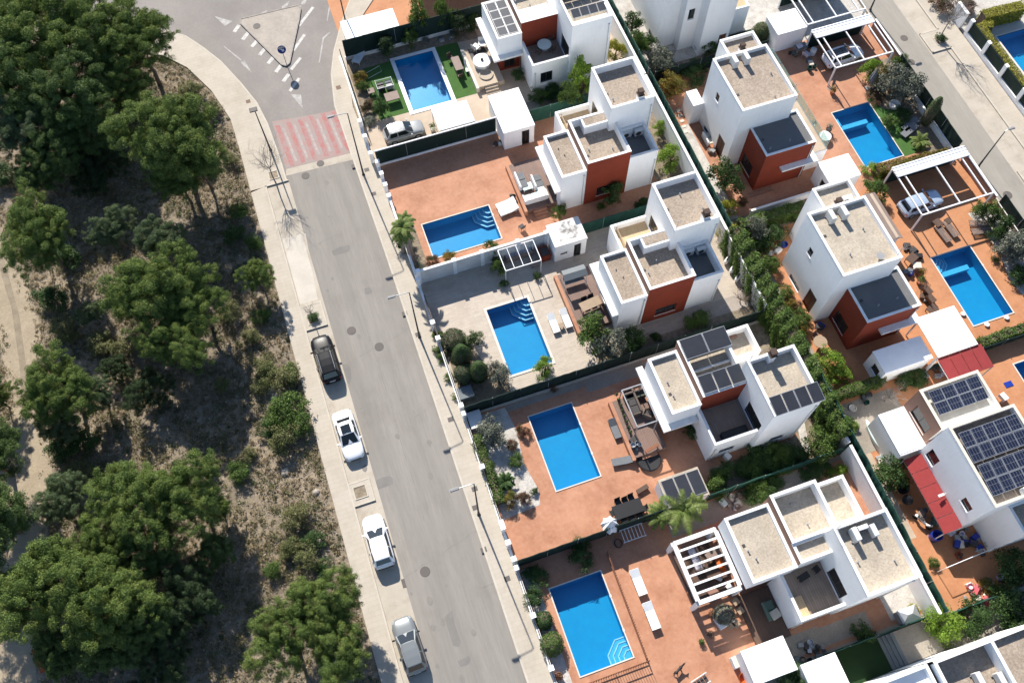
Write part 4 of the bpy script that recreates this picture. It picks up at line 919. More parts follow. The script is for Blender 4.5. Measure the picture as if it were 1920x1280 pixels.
front('white street wall with gate pillars beside the parked silver car in the driveway', 56.4, 60.9, .6, None, (56.6, 58.8, 60.8), x=4.2, top=1.6)
t = wally('garden_wall', 'curved dark screened street wall around the artificial lawn', 4.45, 61.2, 70.2, 1.0, .16, 'white', 'white street walls along the pavement'); meshfence('', (4.5, 61.2), (4.6, 70.2), 1.05, 2.0, 'meshd', .02, 3, parent=t)
# cross walls of the west lots
t = wallx('boundary_wall', 'dark green screened wall between the orange patio and the artificial lawn', 5.0, 32.9, 70.4, .5, .18, 'white2', group='cross walls between the lots'); meshfence('', (5.1, 70.36), (32.9, 70.36), .55, 2.9, 'meshd', .04, 2.7, parent=t)
t = wallx('boundary_wall', 'tall dark green screened wall behind the empty terracotta patio', 4.5, 17.1, 56.0, .35, .2, 'white', group='cross walls between the lots'); meshfence('', (4.6, 55.96), (17.0, 55.96), .40, 2.35, 'meshd', .02, 3.1, parent=t)
b = MB(); b.box(4.5, 17.1, 55.93, 56.03, 2.38, 2.5); b.build('top_rail', M['wpaint'], t)
meshfence('green mesh fence beside the white shed between the two upper villas', (20.4, 56.0), (32.9, 56.0), 0, 2.0, 'mesh', .05)
t = wallx('boundary_wall', 'white rendered wall with pillars between the terracotta patio and the plank tiles', 4.6, 17.3, 41.75, 2.3, .18, 'white2', group='cross walls between the lots', posts=[4.75, 8.2, 10.9, 14.4, 17.2])
meshfence('green mesh fence between the two villas with brick red fronts', (20.6, 41.75), (32.9, 41.75), 0, 1.9, 'mesh', .06)
meshfence('long dark green mesh fence between the plank tiles and the solar collector villa', (4.7, 27.85), (33.0, 27.85), 0, 2.0, 'meshd', .07, 2.5)
t = wallx('boundary_wall', 'low stone coloured kerb wall under the long dark green mesh fence', 4.7, 33.0, 27.62, .28, .12, 'stone', cap='kerb', group='cross walls between the lots')
meshfence('dark mesh fence between the umbrella table patio and the picket fence pool', (4.7, 14.0), (17.6, 14.0), 0, 2.3, 'meshd', .04, 2.5)
meshfence('green mesh fence behind the overgrown rear garden of the solar collector villa', (21.3, 13.95), (33.9, 13.95), 0, 2.0, 'mesh', .08)
meshfence('green mesh fence between the gravel garden and the dark lawn at the bottom', (21.8, -.3), (33.8, -.3), 0, 1.8, 'mesh', .06)
meshfence('dark green mesh fence left of the small trees at the bottom right', (34.6, -.7), (60, -.7), 0, 1.6, 'mesh', .06)
# spine between west and east lots
def spine(label, y0, y1, zt=2.6, mz=3.2, mat='white'):
    t = wally('spine_wall', label, 33.9 if y1 < 28 else 33.1, y0, y1, zt, .2, mat, 'sections of the long spine wall'); return t
spine('white section of the spine wall behind the lowest villa', -.45, 13.85); spine('stained section of the spine wall behind the solar collector villa', 14.1, 27.7, mat='white2')
spine('section of the spine wall behind the ivy, next to the bare shrub', 27.95, 41.6, mat='white2'); spine('clean white section of the spine wall beside the second villa', 41.9, 55.9); spine('top section of the spine wall', 56.1, 76)
meshfence('bright teal green mesh screen at the bottom of the spine wall', (34.35, -.5), (34.35, 21.0), 0, 3.2, 'mesh', .1, 2.4)
meshfence('dark green mesh screen on the middle of the spine wall', (33.55, 36.5), (33.55, 56), 0, 3.2, 'mesh', .06, 2.4)
meshfence('dark green mesh screen on the top stretch of the spine wall', (33.5, 56.2), (33.5, 76), 0, 3.2, 'mesh', .06, 2.4)
# east lots
meshfence('dark green mesh fence between the orange shrub and the tall villa', (34.6, 56.6), (47.6, 56.6), 0, 1.8, 'meshd', .05)
wallx('boundary_wall', 'low white wall below the red villa base next to the green hedge', 37.0, 44.2, 38.4, .9, .16, 'white', group='cross walls between the lots')
t = wally('garden_wall', 'white street wall with dark green screen beside the grey leaved tree', 59.35, 38.2, 50.0, .3, .16, 'white', 'white street walls along the pavement'); meshfence('', (59.35, 38.2), (59.35, 50.0), .35, 2.2, 'meshd', .03, 3, parent=t)
wally('garden_wall', 'thin white inner wall beside the sun lounger lawn', 59.0, 38.2, 47.0, .8, .14, 'white', 'white street walls along the pavement')
t = wally('garden_wall', 'dark screened street wall beside the two pairs of wooden loungers', 60.1, 19.5, 31.5, .6, .16, 'brown', 'white street walls along the pavement'); meshfence('', (60.1, 19.5), (60.1, 31.5), .65, 2.0, 'meshd', .03, 3, parent=t)
wally('garden_wall', 'brick coloured low wall at the back of the upper carport', 59.5, 50.3, 55.5, 1.7, .16, 'brown', 'white street walls along the pavement')
wally('garden_wall', 'brown low wall at the back of the lower carport', 59.6, 31.8, 37.2, 1.5, .16, 'brown', 'white street walls along the pavement')
meshfence('dark fence between the right hand pool and the red awning', (44.9, 18.35), (60, 18.35), 0, 1.2, 'meshd', .05)
# far side of the east street
def farwall():
    t = thing('screened_wall', 'white street wall with pillars and dark green infill panels across the far street', 'wall', (68.75, 38, 0))
    b = MB(); b.box(68.6, 68.9, 34, 51.7, 0, .65); b.build('wall', M['white'], t)
    ys = [35.2, 38.5, 41.8, 45.1, 48.4, 51.6]
    for i, y in enumerate(ys):
        b = MB(); b.box(68.58, 68.92, y - .22, y + .22, .651, 2.15); b.build('pillar', M['white'], t)
        if i: b = MB(); b.box(68.72, 68.78, ys[i - 1] + .22, y - .22, .7, 2.05); b.build('green_panel', M['meshd'], t)
    return t
farwall()
wally('garden_wall', 'plain white street wall at the top of the far pavement', 68.75, 52.6, 54.4, 2.1, .3, 'white', 'white street walls along the pavement')
# picket fence around pool L5
def picket(label, p0, p1, h=1.0, lean=0):
    t = thing('picket_fence', label, 'fence', (p0[0], p0[1], 0), group='brown picket fences round the pool'); a, c = Vector(p0), Vector(p1); L_ = (c - a).length; d = (c - a) / L_; n = int(L_ / .2); s = Vector((-d.y, d.x))
    b = MB(); P = []
    for z in (.3, .8): b.bar((a.x + s.x * .05, a.y + s.y * .05, z), (c.x + s.x * .05, c.y + s.y * .05, z), .04, .07)
    b.build('rail', M['brownfence'], t)
    b = MB()
    for i in range(n + 1):
        q = a + d * L_ * i / n; b.bar((q.x, q.y, Z0), (q.x + rnd.uniform(-.01, .01), q.y, h + rnd.uniform(-.02, .02)), .07, .03)
    b.build('pickets', M['brownfence'], t)
plain('brownfence', (.24, .10, .055), .75)
picket('brown picket fence running along the long side of the lowest pool', (11.85, 4.0), (11.95, 12.6), 1.0)
picket('brown picket fence across the near end of the lowest pool', (5.9, 3.75), (11.85, 3.75), 1.35)
# ------------------------------------------------------------------ cars
def paint(key, col, metal=.0, rough=.25):
    m, nt, b = base_mat(key, rough, metal, .5); b.inputs['Base Color'].default_value = (*col, 1); b.inputs['Coat Weight'].default_value = .25; b.inputs['Coat Roughness'].default_value = .06
    M[key] = m
paint('p_black', (.008, .009, .011)); _b = M['p_black'].node_tree.nodes['Principled BSDF']; _b.inputs['Coat Weight'].default_value = 0; _b.inputs['Specular IOR Level'].default_value = .18; _b.inputs['Roughness'].default_value = .35; paint('p_white', (.78, .79, .80)); paint('p_silver', (.20, .215, .22), .3, .32); paint('p_lgrey', (.36, .37, .36), .25, .32); paint('p_bluesilver', (.42, .50, .60), .3, .3)
M['cglass'] = base_mat('car_glass', .05, 0, .7)[0]; M['cglass'].node_tree.nodes['Principled BSDF'].inputs['Base Color'].default_value = (.012, .015, .018, 1)
M['lampc'] = base_mat('headlight_lens', .1, 0, .7)[0]; M['lampc'].node_tree.nodes['Principled BSDF'].inputs['Base Color'].default_value = (.3, .32, .34, 1)
M['lampr'] = base_mat('taillight_lens', .15, 0, .6)[0]; M['lampr'].node_tree.nodes['Principled BSDF'].inputs['Base Color'].default_value = (.35, .012, .012, 1)
CARG = 'parked cars'
def car(label, x, y, rz, pk, Lc=4.5, Wc=1.85, Hc=1.62, kind='suv', rails=False, sunroof=None, z=RZ + .004, group='cars parked in the street bay', roofk=None):
    t = thing('parked_car', label, 'car', (x, y, z), rz, group); P = M[pk]; h = Lc / 2; w0 = Wc / 2
    zb = .98 if kind == 'suv' else .9
    st = [(-h, .60, .70, .52), (-h + .04, .76, .84, .42), (-h + .12, .87, .93, .34), (-h + .32, .955, zb * .985, .27), (-h + .8, 1, zb, .24), (-.6, 1, zb, .22), (.5, 1, zb, .22), (h * .42, .995, zb - .02, .22), (h * .62, .985, zb - .07, .23), (h * .76, .96, zb - .11, .25), (h - .36, .915, zb - .16, .27), (h - .18, .85, zb - .22, .29), (h - .07, .76, zb - .29, .33), (h - .02, .66, zb - .36, .38), (h, .54, zb - .42, .44)]
    b = MB(); rings = []
    for (xx, wf, zt, zl) in st:
        w_ = w0 * wf; cr = .05
        half = [(w_ * .90, zl), (w_ * .985, zl + .14), (w_, (zl + zt) / 2), (w_ * .975, zt - .12), (w_ * .90, zt - .02), (w_ * .62, zt + cr * .6), (w_ * .3, zt + cr * .95)]
        pts = [(xx, -a, c) for a, c in half] + [(xx, 0, zt + cr)] + [(xx, a, c) for a, c in half[::-1]]
        rings.append(pts)
    b.loft(rings, 0, True, True); b.build('body', P, t, local=True, smooth=True)
    # cabin
    rb = -h + (.14 if kind != 'sedan' else .75); rt = rb + (.42 if kind != 'sedan' else .6); fb = h * .42; ft = h * .42 - .82
    wb_, wt = w0 * .90, w0 * .70; z0, z1 = zb + .005, Hc
    B = {'rb': [(rb, -wb_ * .93, z0), (rb, wb_ * .93, z0)], 'rt': [(rt, -wt * .95, z1 - .06), (rt, wt * .95, z1 - .06)], 'ft': [(ft, -wt * .96, z1 - .05), (ft, wt * .96, z1 - .05)], 'fb': [(fb, -wb_ * .95, z0), (fb, wb_ * .95, z0)]}
    def row(xx, w_, z, cr): return [(xx, -w_, z), (xx, -w_ * .6, z + cr * .7), (xx, 0, z + cr), (xx, w_ * .6, z + cr * .7), (xx, w_, z)]
    rows = [row(rb, wb_ * .93, z0, .03), row(rt, wt * .95, z1 - .06, .05), row((rt * 2 + ft) / 3, wt, z1 - .02, .05), row((rt + 2 * ft) / 3, wt, z1 - .02, .05), row(ft, wt * .96, z1 - .05, .05), row(fb + .0, wb_ * .95, z0, .05)]
    g = MB(); g.add([p for r in rows for p in r], [(i * 5 + j, i * 5 + j + 1, (i + 1) * 5 + j + 1, (i + 1) * 5 + j) for i in range(5) for j in range(4)])
    for s in (0, 4):
        mid = [rows[i][s] for i in range(6)]; sg = -1 if s == 0 else 1
        bl = [(rb, sg * wb_ * .93, z0)] + [(rows[i][s][0] + (-.0), sg * wb_, z0) for i in range(1, 5)] + [(fb, sg * wb_ * .95, z0)]
        vs = mid + bl
        fs = [(1, 0 + 0, 7), ] if False else []
        for i in range(5): fs.append((i, i + 1, 6 + i + 1, 6 + i) if s == 4 else (i, 6 + i, 6 + i + 1, i + 1))
        g.add(vs, [f for f in fs])
    g.build('cabin', M[roofk] if roofk else P, t, local=True)
    def pane(name, q, ins=.08, off=.012, mat='cglass', ins2=None):
        q = [Vector(p) for p in q]; c = sum(q, Vector()) / 4; n = (q[1] - q[0]).cross(q[3] - q[0]).normalized()
        if n.dot(c - Vector((0, 0, .9))) < 0: n = -n
        L = lambda a, bb, tt: a + (bb - a) * tt
        i2 = ins2 or ins
        r = [L(L(q[0], q[1], u), L(q[3], q[2], u), v) for u, v in ((ins, i2), (1 - ins, i2), (1 - ins, 1 - i2), (ins, 1 - i2))]
        b_ = MB(); b_.add([tuple(p + n * off) for p in r] + [tuple(p - n * .02) for p in r], [(0, 1, 2, 3), (3, 2, 1, 0) if False else (7, 6, 5, 4), (0, 4, 5, 1), (1, 5, 6, 2), (2, 6, 7, 3), (3, 7, 4, 0)])
        return b_.build(name, M[mat], t, local=True)
    e = .03
    def up(p, d=.035): return (p[0], p[1], p[2] + d)
    pane('windshield', [up(rows[5][0], .02), up(rows[5][4], .02), up(rows[4][4]), up(rows[4][0])], .06, .02, ins2=.05)
    pane('rear_window', [up(rows[0][0], .02), up(rows[0][4], .02), up(rows[1][4]), up(rows[1][0])], .09, .02, ins2=.16)
    for s, k in ((-1, 0), (1, 4)):
        xs = [rt, rt + (ft - rt) * .45, ft]
        for i in range(2):
            a0, a1 = xs[i] + .04, xs[i + 1] - .0
            zt = z1 - .055; 
            lo0 = (a0 - (.18 if i == 0 else 0), s * wb_ * .985, z0 + .06); lo1 = (a1 + (.42 if i == 1 else 0), s * wb_ * .985, z0 + .06)
            pane('side_window', [lo0, lo1, (a1, s * wt * .98, zt), (a0, s * wt * .98, zt)], .04, .02, ins2=.07)
    if sunroof:
        m_ = MB(); m_.box(rt + (ft - rt) * sunroof[0], rt + (ft - rt) * sunroof[1], -wt * .62, wt * .62, z1 + .018, z1 + .034); m_.build('sunroof', M['cglass'], t, local=True)
    if rails:
        for s in (-1, 1):
            m_ = MB(); m_.path([(rt + .05, s * wt * .9, z1 - .02), (rt + .2, s * wt * .9, z1 + .05), (ft - .2, s * wt * .9, z1 + .06), (ft - .02, s * wt * .9, z1)], .022, 6); m_.build('roof_rail', M['steel'], t, local=True)
    for s in (-1, 1):
        m_ = MB(); m_.cbox(ft + .55, s * (w0 + .09), zb + .09, .14, .2, .13, 0, .03); m_.box(ft + .52, ft + .58, min(s * (w0 - .1), s * w0), max(s * (w0 - .1), s * w0), zb + .03, zb + .07); m_.build('wing_mirror', P if pk != 'p_silver' else M['black'], t, local=True)
        m_ = MB(); m_.x = Matrix.Translation((h - .25, s * w0 * .66, zb - .255)) @ Matrix.Rotation(-s * .5, 4, 'Z') @ Matrix.Rotation(.35, 4, 'Y'); m_.cbox(0, 0, 0, .30, .24, .09, 0, .03); m_.build('headlight', M['lampc'], t, local=True)
        m_ = MB(); m_.cbox(-h + .13, s * w0 * .74, .80, .12, .24, .16, 0, .03); m_.build('taillight', M['lampr'], t, local=True)
        for xx in (-h + .82, h - .86):
            m_ = MB(); m_.tube((xx, s * (w0 - .23), .335), (xx, s * (w0 - .0), .335), .335, .335, 20); ty = m_.build('tyre', M['rubber'], t, local=True)
            m_ = MB(); m_.tube((xx, s * (w0 - .05), .335), (xx, s * (w0 + .012), .335), .22, .2, 12); m_.build('rim', M['steel'], ty, local=True)
    for s in (-1, 1):
        m_ = MB()
        for xx in (rt + .05, rt + (ft - rt) * .47, ft + .25): m_.box(xx - .008, xx + .008, min(s * w0 * .985, s * (w0 + .004)), max(s * w0 * .985, s * (w0 + .004)), .32, zb - .1)
        m_.box(-.95, .95, min(s * w0 * .97, s * (w0 + .012)), max(s * w0 * .97, s * (w0 + .012)), .24, .33); m_.build('door_trim', M['black'], t, local=True)
    m_ = MB(); m_.cbox(h - .02, 0, .50, .06, Wc * .48, .16, 0, .02); m_.build('front_grille', M['black'], t, local=True)
    m_ = MB(); m_.cbox(-h + .02, 0, .42, .1, Wc * .7, .12, 0, .02); m_.build('rear_bumper', M['black'], t, local=True)
    m_ = MB(); m_.box(-h - .02, -h + .0, -.26, .26, .66, .77); m_.build('number_plate', M['plastwhite'], t, local=True)
    m_ = MB(); m_.bar((fb - .06, -w0 * .6, zb + .045), (fb - .02, w0 * .1, zb + .06), .03, .02); m_.bar((fb - .02, -w0 * .05, zb + .05), (fb - .03, w0 * .6, zb + .05), .03, .02); m_.build('wiper', M['black'], t, local=True)
    return t
PI = math.pi
car('black estate car with silver roof rails, parked first in the street bay', -5.45, 36.85, PI / 2 + .02, 'p_black', 4.75, 1.9, 1.62, 'suv', True)
car('white saloon with a black sunroof facing down the street bay', -5.38, 29.2, -PI / 2 + .03, 'p_white', 4.6, 1.84, 1.42, 'sedan', False, (.25, .95))
car('white hatchback with a plain white roof between the tree pit and the silver estate car', -5.38, 19.55, PI / 2 + .0, 'p_white', 4.5, 1.84, 1.5, 'suv')
car('silver estate car nearest the bottom edge of the street bay', -5.25, 10.95, PI / 2 + .03, 'p_silver', 4.4, 1.84, 1.55, 'suv', True)
car('light silver hatchback parked in the beige tiled driveway', 8.15, 58.75, .02, 'p_lgrey', 4.15, 1.78, 1.58, 'suv', True, z=Z0, group='cars parked on the lots')
car('white car with a dark glass roof under the upper white carport frame', 54.6, 52.9, .05, 'p_white', 4.5, 1.85, 1.55, 'suv', False, (.02, .98), z=Z0, group='cars parked on the lots')
car('pale blue silver car under the lower white carport frame', 52.9, 33.9, .06, 'p_bluesilver', 4.5, 1.85, 1.55, 'suv', False, z=Z0, group='cars parked on the lots')

# ------------------------------------------------------------------ street furniture
plain('lamphead', (.24, .24, .24), .6)
def lamp(label, x, y, h=9.2, dx=-1.0, armL=1.3, panel=False):
    t = thing('street_lamp', label, 'street lamp', (x, y, .14), group='street lamps on tall tapered poles')
    b = MB(); b.lathe([(.16, .0), (.16, .05), (.1, .06), (.095, .9), (.08, 1.0), (.045, h - .14)], (x, y, .14), 12); b.build('pole', M['iron'], t, smooth=True)
    if panel:
        b = MB(); b.cbox(x - .1, y + .05, h + .08, .75, .55, .12, 0, .04); b.build('lamp_head', M['dark'], t)
    else:
        b = MB(); b.path([(x, y, h), (x + dx * .2, y, h + .08), (x + dx * armL, y, h + .18)], .035, 8); b.build('arm', M['steel'], t)
        b = MB(); b.cbox(x + dx * (armL + .2), y, h + .2, .7, .26, .12, 0, .05); o = b.build('lamp_head', M['lamphead'], t)
        b = MB(); b.cbox(x + dx * (armL + .3), y, h + .12, .6, .22, .03, 0, .01); b.build('lens', M['lampc'], o)
    return t
lamp('street lamp on the east pavement beside the red crossing', *S(682, 329), 9.4)
lamp('street lamp on the east pavement next to the plank tiled patio wall', *S(787, 633), 8.6)
lamp('street lamp on the east pavement beside the white gravel bed', *S(898, 965), 9.1)
lamp('street lamp standing at the top of the photo beside the white car shelter', *S(652, 58), 9.2)
lamp('street lamp with a dark square head on the west pavement near the bare tree', *S(508, 283), 6.2, panel=True)
lamp('street lamp on the far street opposite the second carport', *S(1833, 314), 5.6, dx=1.0, armL=.4)
lamp('street lamp on the far street at the top edge', *S(1631, 20), 6.5, dx=1.0, armL=.4)
# keep-right sign
x, y = S(538, 123); t = thing('road_sign', 'round blue sign with a white arrow on the tip of the traffic island', 'road sign', (x, y, .14))
b = MB(); b.tube((x, y, .14), (x, y, 2.6), .035, .035, 8); b.build('post', M['grey'], t)
b = MB(); b.tube((x, y + .03, 2.35), (x, y + .065, 2.36), .42, .42, 24); d = b.build('sign_plate', M['grey'], t)
b = MB(); b.x = Matrix.Translation((x, y, 2.35)) @ Matrix.Rotation(-.35, 4, 'X'); b.tube((0, -.05, 0), (0, 0.0, 0), .44, .44, 28); d = b.build('sign_face', M['signblue'], t)
b = MB(); b.x = Matrix.Translation((x, y, 2.35)) @ Matrix.Rotation(-.35, 4, 'X') @ Matrix.Rotation(.78, 4, 'Y'); b.box(-.28, .12, -.062, -.052, -.05, .05); b.add([(.08, -.063, -.18), (.3, -.063, 0), (.08, -.063, .18), (.08, -.053, -.18), (.3, -.053, 0), (.08, -.053, .18)], [(0, 1, 2), (5, 4, 3), (0, 3, 4, 1), (1, 4, 5, 2), (2, 5, 3, 0)]); b.build('arrow', M['plastwhite'], d)
# manholes and gratings
def manhole(label, px, py, r=.42, z=RZ):
    x, y = S(px, py); b = MB(); b.lathe([(r, 0), (r, .008), (r * .85, .012), (r * .84, .009), (.001, .009)], (x, y, z + .008), 24); o = b.build('manhole_cover', M['manhole']); tag(o, label, 'manhole cover', 'round manhole covers')
manhole('round manhole cover level with the planted tree pit in the street', 659, 620); manhole('round manhole cover just right of the other one in mid street', 711, 650)
manhole('round manhole cover in the lower street near the white hatchback', 797, 1071); manhole('faint manhole cover just below the red crossing', 573, 330, .4); manhole('manhole cover at the lower edge of the red crossing', 601, 307, .38)
manhole('dark round cover on the traffic island', 482, 51, .4, .14); manhole('manhole cover in the far street near the top', 1695, 72, .4); manhole('manhole cover in the far street beside the second one at the top', 1708, 117, .4); manhole('manhole cover in the far street next to the lower carport', 1889, 366, .45)
plain('covbrown', (.17, .11, .08), .8)
def grate(label, px, py, sx=.55, sy=.5, z=.14, mat='manhole'):
    x, y = S(px, py); b = MB(); b.box(x - sx / 2, x + sx / 2, y - sy / 2, y + sy / 2, z - .01, z + .008); o = b.build('utility_cover', M[mat]); tag(o, label, 'cover', 'small square covers in the pavement')
grate('small rusty square cover on the east pavement above the crossing', 635, 166, .5, .5, mat='covbrown'); grate('small rusty cover on the west pavement near the dark lamp head', 466, 192, .45, .45, mat='covbrown')
for i, (lab, px, py) in enumerate((('square cover beside the lamp shadow near the crossing', 688, 320), ('square cover on the lamp shadow below the crossing', 701, 365), ('square cover at the kerb below the crossing', 664, 313), ('square cover at the foot of the plank patio lamp', 784, 628),
    ('square cover at the kerb above the plank patio lamp', 759, 589), ('square cover beside the gate of the dark bush garden', 845, 787), ('square cover right under the lamp head by the gravel bed', 890, 917), ('brown cover by the white gravel garden lamp', 891, 952), ('square cover on the pavement beside the mesh fence corner', 951, 1085), ('square cover on the kerb across from the last terracotta gateway', 907, 1031))):
    grate(lab, px, py, .48, .42)
x, y = S(912, 1082); b = MB(); b.flat([(x - .6, y - .65), (x + .6, y - .65), (x + .6, y + .65), (x - .6, y + .65)], RZ + .009); o = b.build('road_patch_dark', M['asphalt'], kind='structure')
x, y = S(757, 1093); b = MB(); b.box(x - .14, x + .14, y - .35, y + .35, RZ, RZ + .035); tag(b.build('drain_grate', M['manhole']), 'dark drain grate in the gutter beside the parked cars', 'drain')
# tree pits
def pit(label, x0, x1, y0, y1, planted):
    t = thing('tree_pit', label, 'tree pit', ((x0 + x1) / 2, (y0 + y1) / 2, .14), group='square tree pits in the pavement'); b = MB(); e = .09
    for q in ((x0, x1, y0, y0 + e), (x0, x1, y1 - e, y1), (x0, x0 + e, y0 + e, y1 - e), (x1 - e, x1, y0 + e, y1 - e)): b.box(*q, .141, .19)
    b.build('edging', M['kerb'], t); b = MB(); b.box(x0 + e, x1 - e, y0 + e, y1 - e, .141, .155); b.build('soil', M['soil'], t); return t
pit('planted tree pit at the front of the black estate car', -6.15, -5.1, 40.85, 42.05, 1); pit('bare tree pit between the white saloon and the white hatchback', -6.3, -5.15, 23.6, 24.75, 0)
pit('tree pit at the upper left end of the parking bay', -6.05, -5.05, 57.8, 58.8, 0); pit('tree pit with a round green shrub on the far pavement', 65.2, 66.3, 51.2, 52.3, 1)

# ------------------------------------------------------------------ pergolas, carports
def carport(label, x0, x1, y0, y1, z, cols, fab=True, hgt=.12):
    t = thing('carport', label, 'carport', (x0, y0, 0), group='white carport frames'); b = MB(); w_ = .13
    for (X, Y) in ((x0, y0), (x1, y0), (x0, y1), (x1, y1)): 
        p = MB(); p.box(X - .07, X + .07, Y - .07, Y + .07, 0, z - hgt); p.build('post', M['wpaint'], t)
    b.bar((x0, y0, z - .06), (x1, y0, z - .06), w_, hgt); b.bar((x0, y1, z - .06), (x1, y1, z - .06), w_, hgt)
    for X in cols: b.bar((X, y0 + .07, z - .062), (X, y1 - .07, z - .062), w_ * .8, hgt)
    b.build('beams', M['wpaint'], t)
    if fab:
        s_ = MB(); s_.box(x0 + .05, x1 - .05, y1 + .10, y1 + .13, .05, z - .2); s_.build('screen', M['meshd'], t)
        f = MB(); n = 10; y2 = y1 - 1.1; vs = []
        for i in range(n + 1):
            yy = y1 + .1 - (y1 - y2 + .1) * i / n; zz = z + .09 + .05 * math.sin(i * 2.2)
            vs += [(x0 - .1, yy, zz), (x1 + .1, yy, zz), (x0 - .1, yy, zz - .05), (x1 + .1, yy, zz - .05)]
        f.add(vs, [q for i in range(n) for q in ((4 * i, 4 * i + 1, 4 * i + 5, 4 * i + 4), (4 * i + 2, 4 * i + 6, 4 * i + 7, 4 * i + 3), (4 * i, 4 * i + 4, 4 * i + 6, 4 * i + 2), (4 * i + 1, 4 * i + 3, 4 * i + 7, 4 * i + 5))]); f.build('folded_canopy', M['wtent'], t)
    return t
carport('white carport frame over the white car with a dark glass roof', 51.6, 58.2, 50.2, 55.4, 2.8, (51.6, 52.3, 54.9, 57.5, 58.2))
carport('white carport frame at the top edge joined to the one below it', 51.6, 58.4, 56.4, 61.8, 2.8, (51.6, 52.3, 55, 57.6, 58.4))
carport('lower white carport frame with a wide rolled canopy over the pale blue silver car', 50.85, 58.5, 31.7, 37.25, 2.8, (50.85, 51.6, 54.9, 57.75, 58.5))
t = thing('car_shelter', 'bright white flat topped shelter at the corner of the orange patio by the street', 'shelter', (8, 71.8, 0))
b = MB(); b.box(5.55, 11.3, 70.65, 73.3, 2.45, 2.6); b.build('roof', M['wtent'], t); b = MB(); b.box(5.57, 11.28, 70.67, 70.75, 1.95, 2.448); b.build('valance', M['lilac'], t)
for (x, y) in ((5.7, 70.85), (11.2, 70.85), (5.7, 73.2), (11.2, 73.2)): b = MB(); b.box(x - .06, x + .06, y - .06, y + .06, 0, 2.44); b.build('post', M['wpaint'], t)
t = thing('garden_gazebo', 'bright white canvas gazebo between the silver hatchback and the white shed', 'gazebo', (13, 57.6, 0))
b = MB(); x0, x1, y0, y1 = 11.3, 15.0, 56.35, 59.15; c = [(13.15, 57.75, 2.62)]
b.add([(x0, y0, 2.3), (x1, y0, 2.3), (x1, y1, 2.3), (x0, y1, 2.3)] + c, [(0, 1, 4), (1, 2, 4), (2, 3, 4), (3, 0, 4)]); b.add([(x0, y0, 2.12), (x1, y0, 2.12), (x1, y1, 2.12), (x0, y1, 2.12), (x0, y0, 2.3), (x1, y0, 2.3), (x1, y1, 2.3), (x0, y1, 2.3)], [(0, 1, 5, 4), (1, 2, 6, 5), (2, 3, 7, 6), (3, 0, 4, 7)]); b.build('canopy', M['wtent'], t)
for (x, y) in ((x0 + .06, y0 + .06), (x1 - .06, y0 + .06), (x0 + .06, y1 - .06), (x1 - .06, y1 - .06)): b = MB(); b.box(x - .035, x + .035, y - .035, y + .035, Z0, 2.2); b.build('leg', M['wpaint'], t)
b = MB(); b.add([(x1 - .02, y0 + 1.9, .3), (x1 + .0, y1 - .1, .3), (x1 + .0, y1 - .1, 2.1), (x1 - .02, y0 + 2.2, 2.1)], [(0, 1, 2, 3)]); b.build('side_curtain', M['wtent'], t)
def pergola(label, x0, x1, y0, y1, z, n, mat='wpaint', w_=.09, along='y', posts=True, edge=.09, zb=0):
    t = thing('pergola', label, 'pergola', (x0, y0, 0)); b = MB()
    for p, q in (((x0, y0), (x1, y0)), ((x0, y1), (x1, y1)), ((x0, y0 + edge / 2), (x0, y1 - edge / 2)), ((x1, y0 + edge / 2), (x1, y1 - edge / 2))): b.bar((*p, z - edge / 2), (*q, z - edge / 2), edge, edge if edge < .2 else .25)
    b.build('frame', M[mat], t); s = MB()
    for i in range(1, n):
        if along == 'y': X = x0 + (x1 - x0) * i / n; s.bar((X, y0 + edge / 2, z - .05), (X, y1 - edge / 2, z - .05), w_, .08)
        else: Y = y0 + (y1 - y0) * i / n; s.bar((x0 + edge / 2, Y, z - .06), (x1 - edge / 2, Y, z - .06), w_, .16)
    s.build('slats', M[mat], t)
    for (X, Y) in ((x0, y0), (x1, y0), (x0, y1), (x1, y1)):
        p = MB(); p.box(X - edge / 2 + .004, X + edge / 2 - .004, Y - edge / 2 + .004, Y + edge / 2 - .004, zb, z - edge); p.build('post', M[mat], t)
    return t
pergola('white bar pergola with a creeper at its corner against the rendered wall', 12.35, 15.8, 39.15, 41.45, 2.3, 4, 'wpaint', .05, edge=.07)
pergola('grey metal pergola frame over the dark furniture on the deck', 17.75, 19.55, 21.0, 24.5, 3.0, 1, 'steel', .06, zb=.65)
pergola('big white pergola with seven slats in front of the lowest villa', 16.75, 20.3, 6.3, 11.1, 3.0, 7, 'cap', .16, 'x', True, .34)
# raised decks
def deck(label, x0, x1, y0, y1, z, mat='deck', edge='brown'):
    t = thing('raised_deck', label, 'deck', (x0, y0, 0)); b = MB(); b.box(x0, x1, y0, y1, 0, z, skip='b'); b.build('deck_floor', M[mat], t)
    b = MB(); b.box(x0 - .3, x0 - .003, y0 - .2, y1, 0, z + .12, skip='b'); b.build('edge_wall', M[edge], t)
    b = MB()
    for k in range(3): b.box(x0 + .6, x0 + 2.0, y0 - .28 * (k + 1), y0 - .28 * k - .002, 0, z - .16 * (k + 1))
    b.build('steps', M[edge if mat != 'tile' else 'tile'], t); return t
deck('brown raised deck carrying the white lounge furniture', 16.75, 20.05, 45.7, 51.3, .65, edge='terra'); deck('brown raised deck with a garden swing seat', 16.95, 20.05, 31.9, 38.0, .65, edge='terra')
deck('brown raised deck crowded with dark furniture under the grey metal pergola', 17.1, 20.0, 19.2, 24.6, .65, edge='terra'); deck('beige tiled terrace with a round white tub beside the lawn', 17.1, 19.9, 61.7, 67.1, .6, 'tile', 'cream')
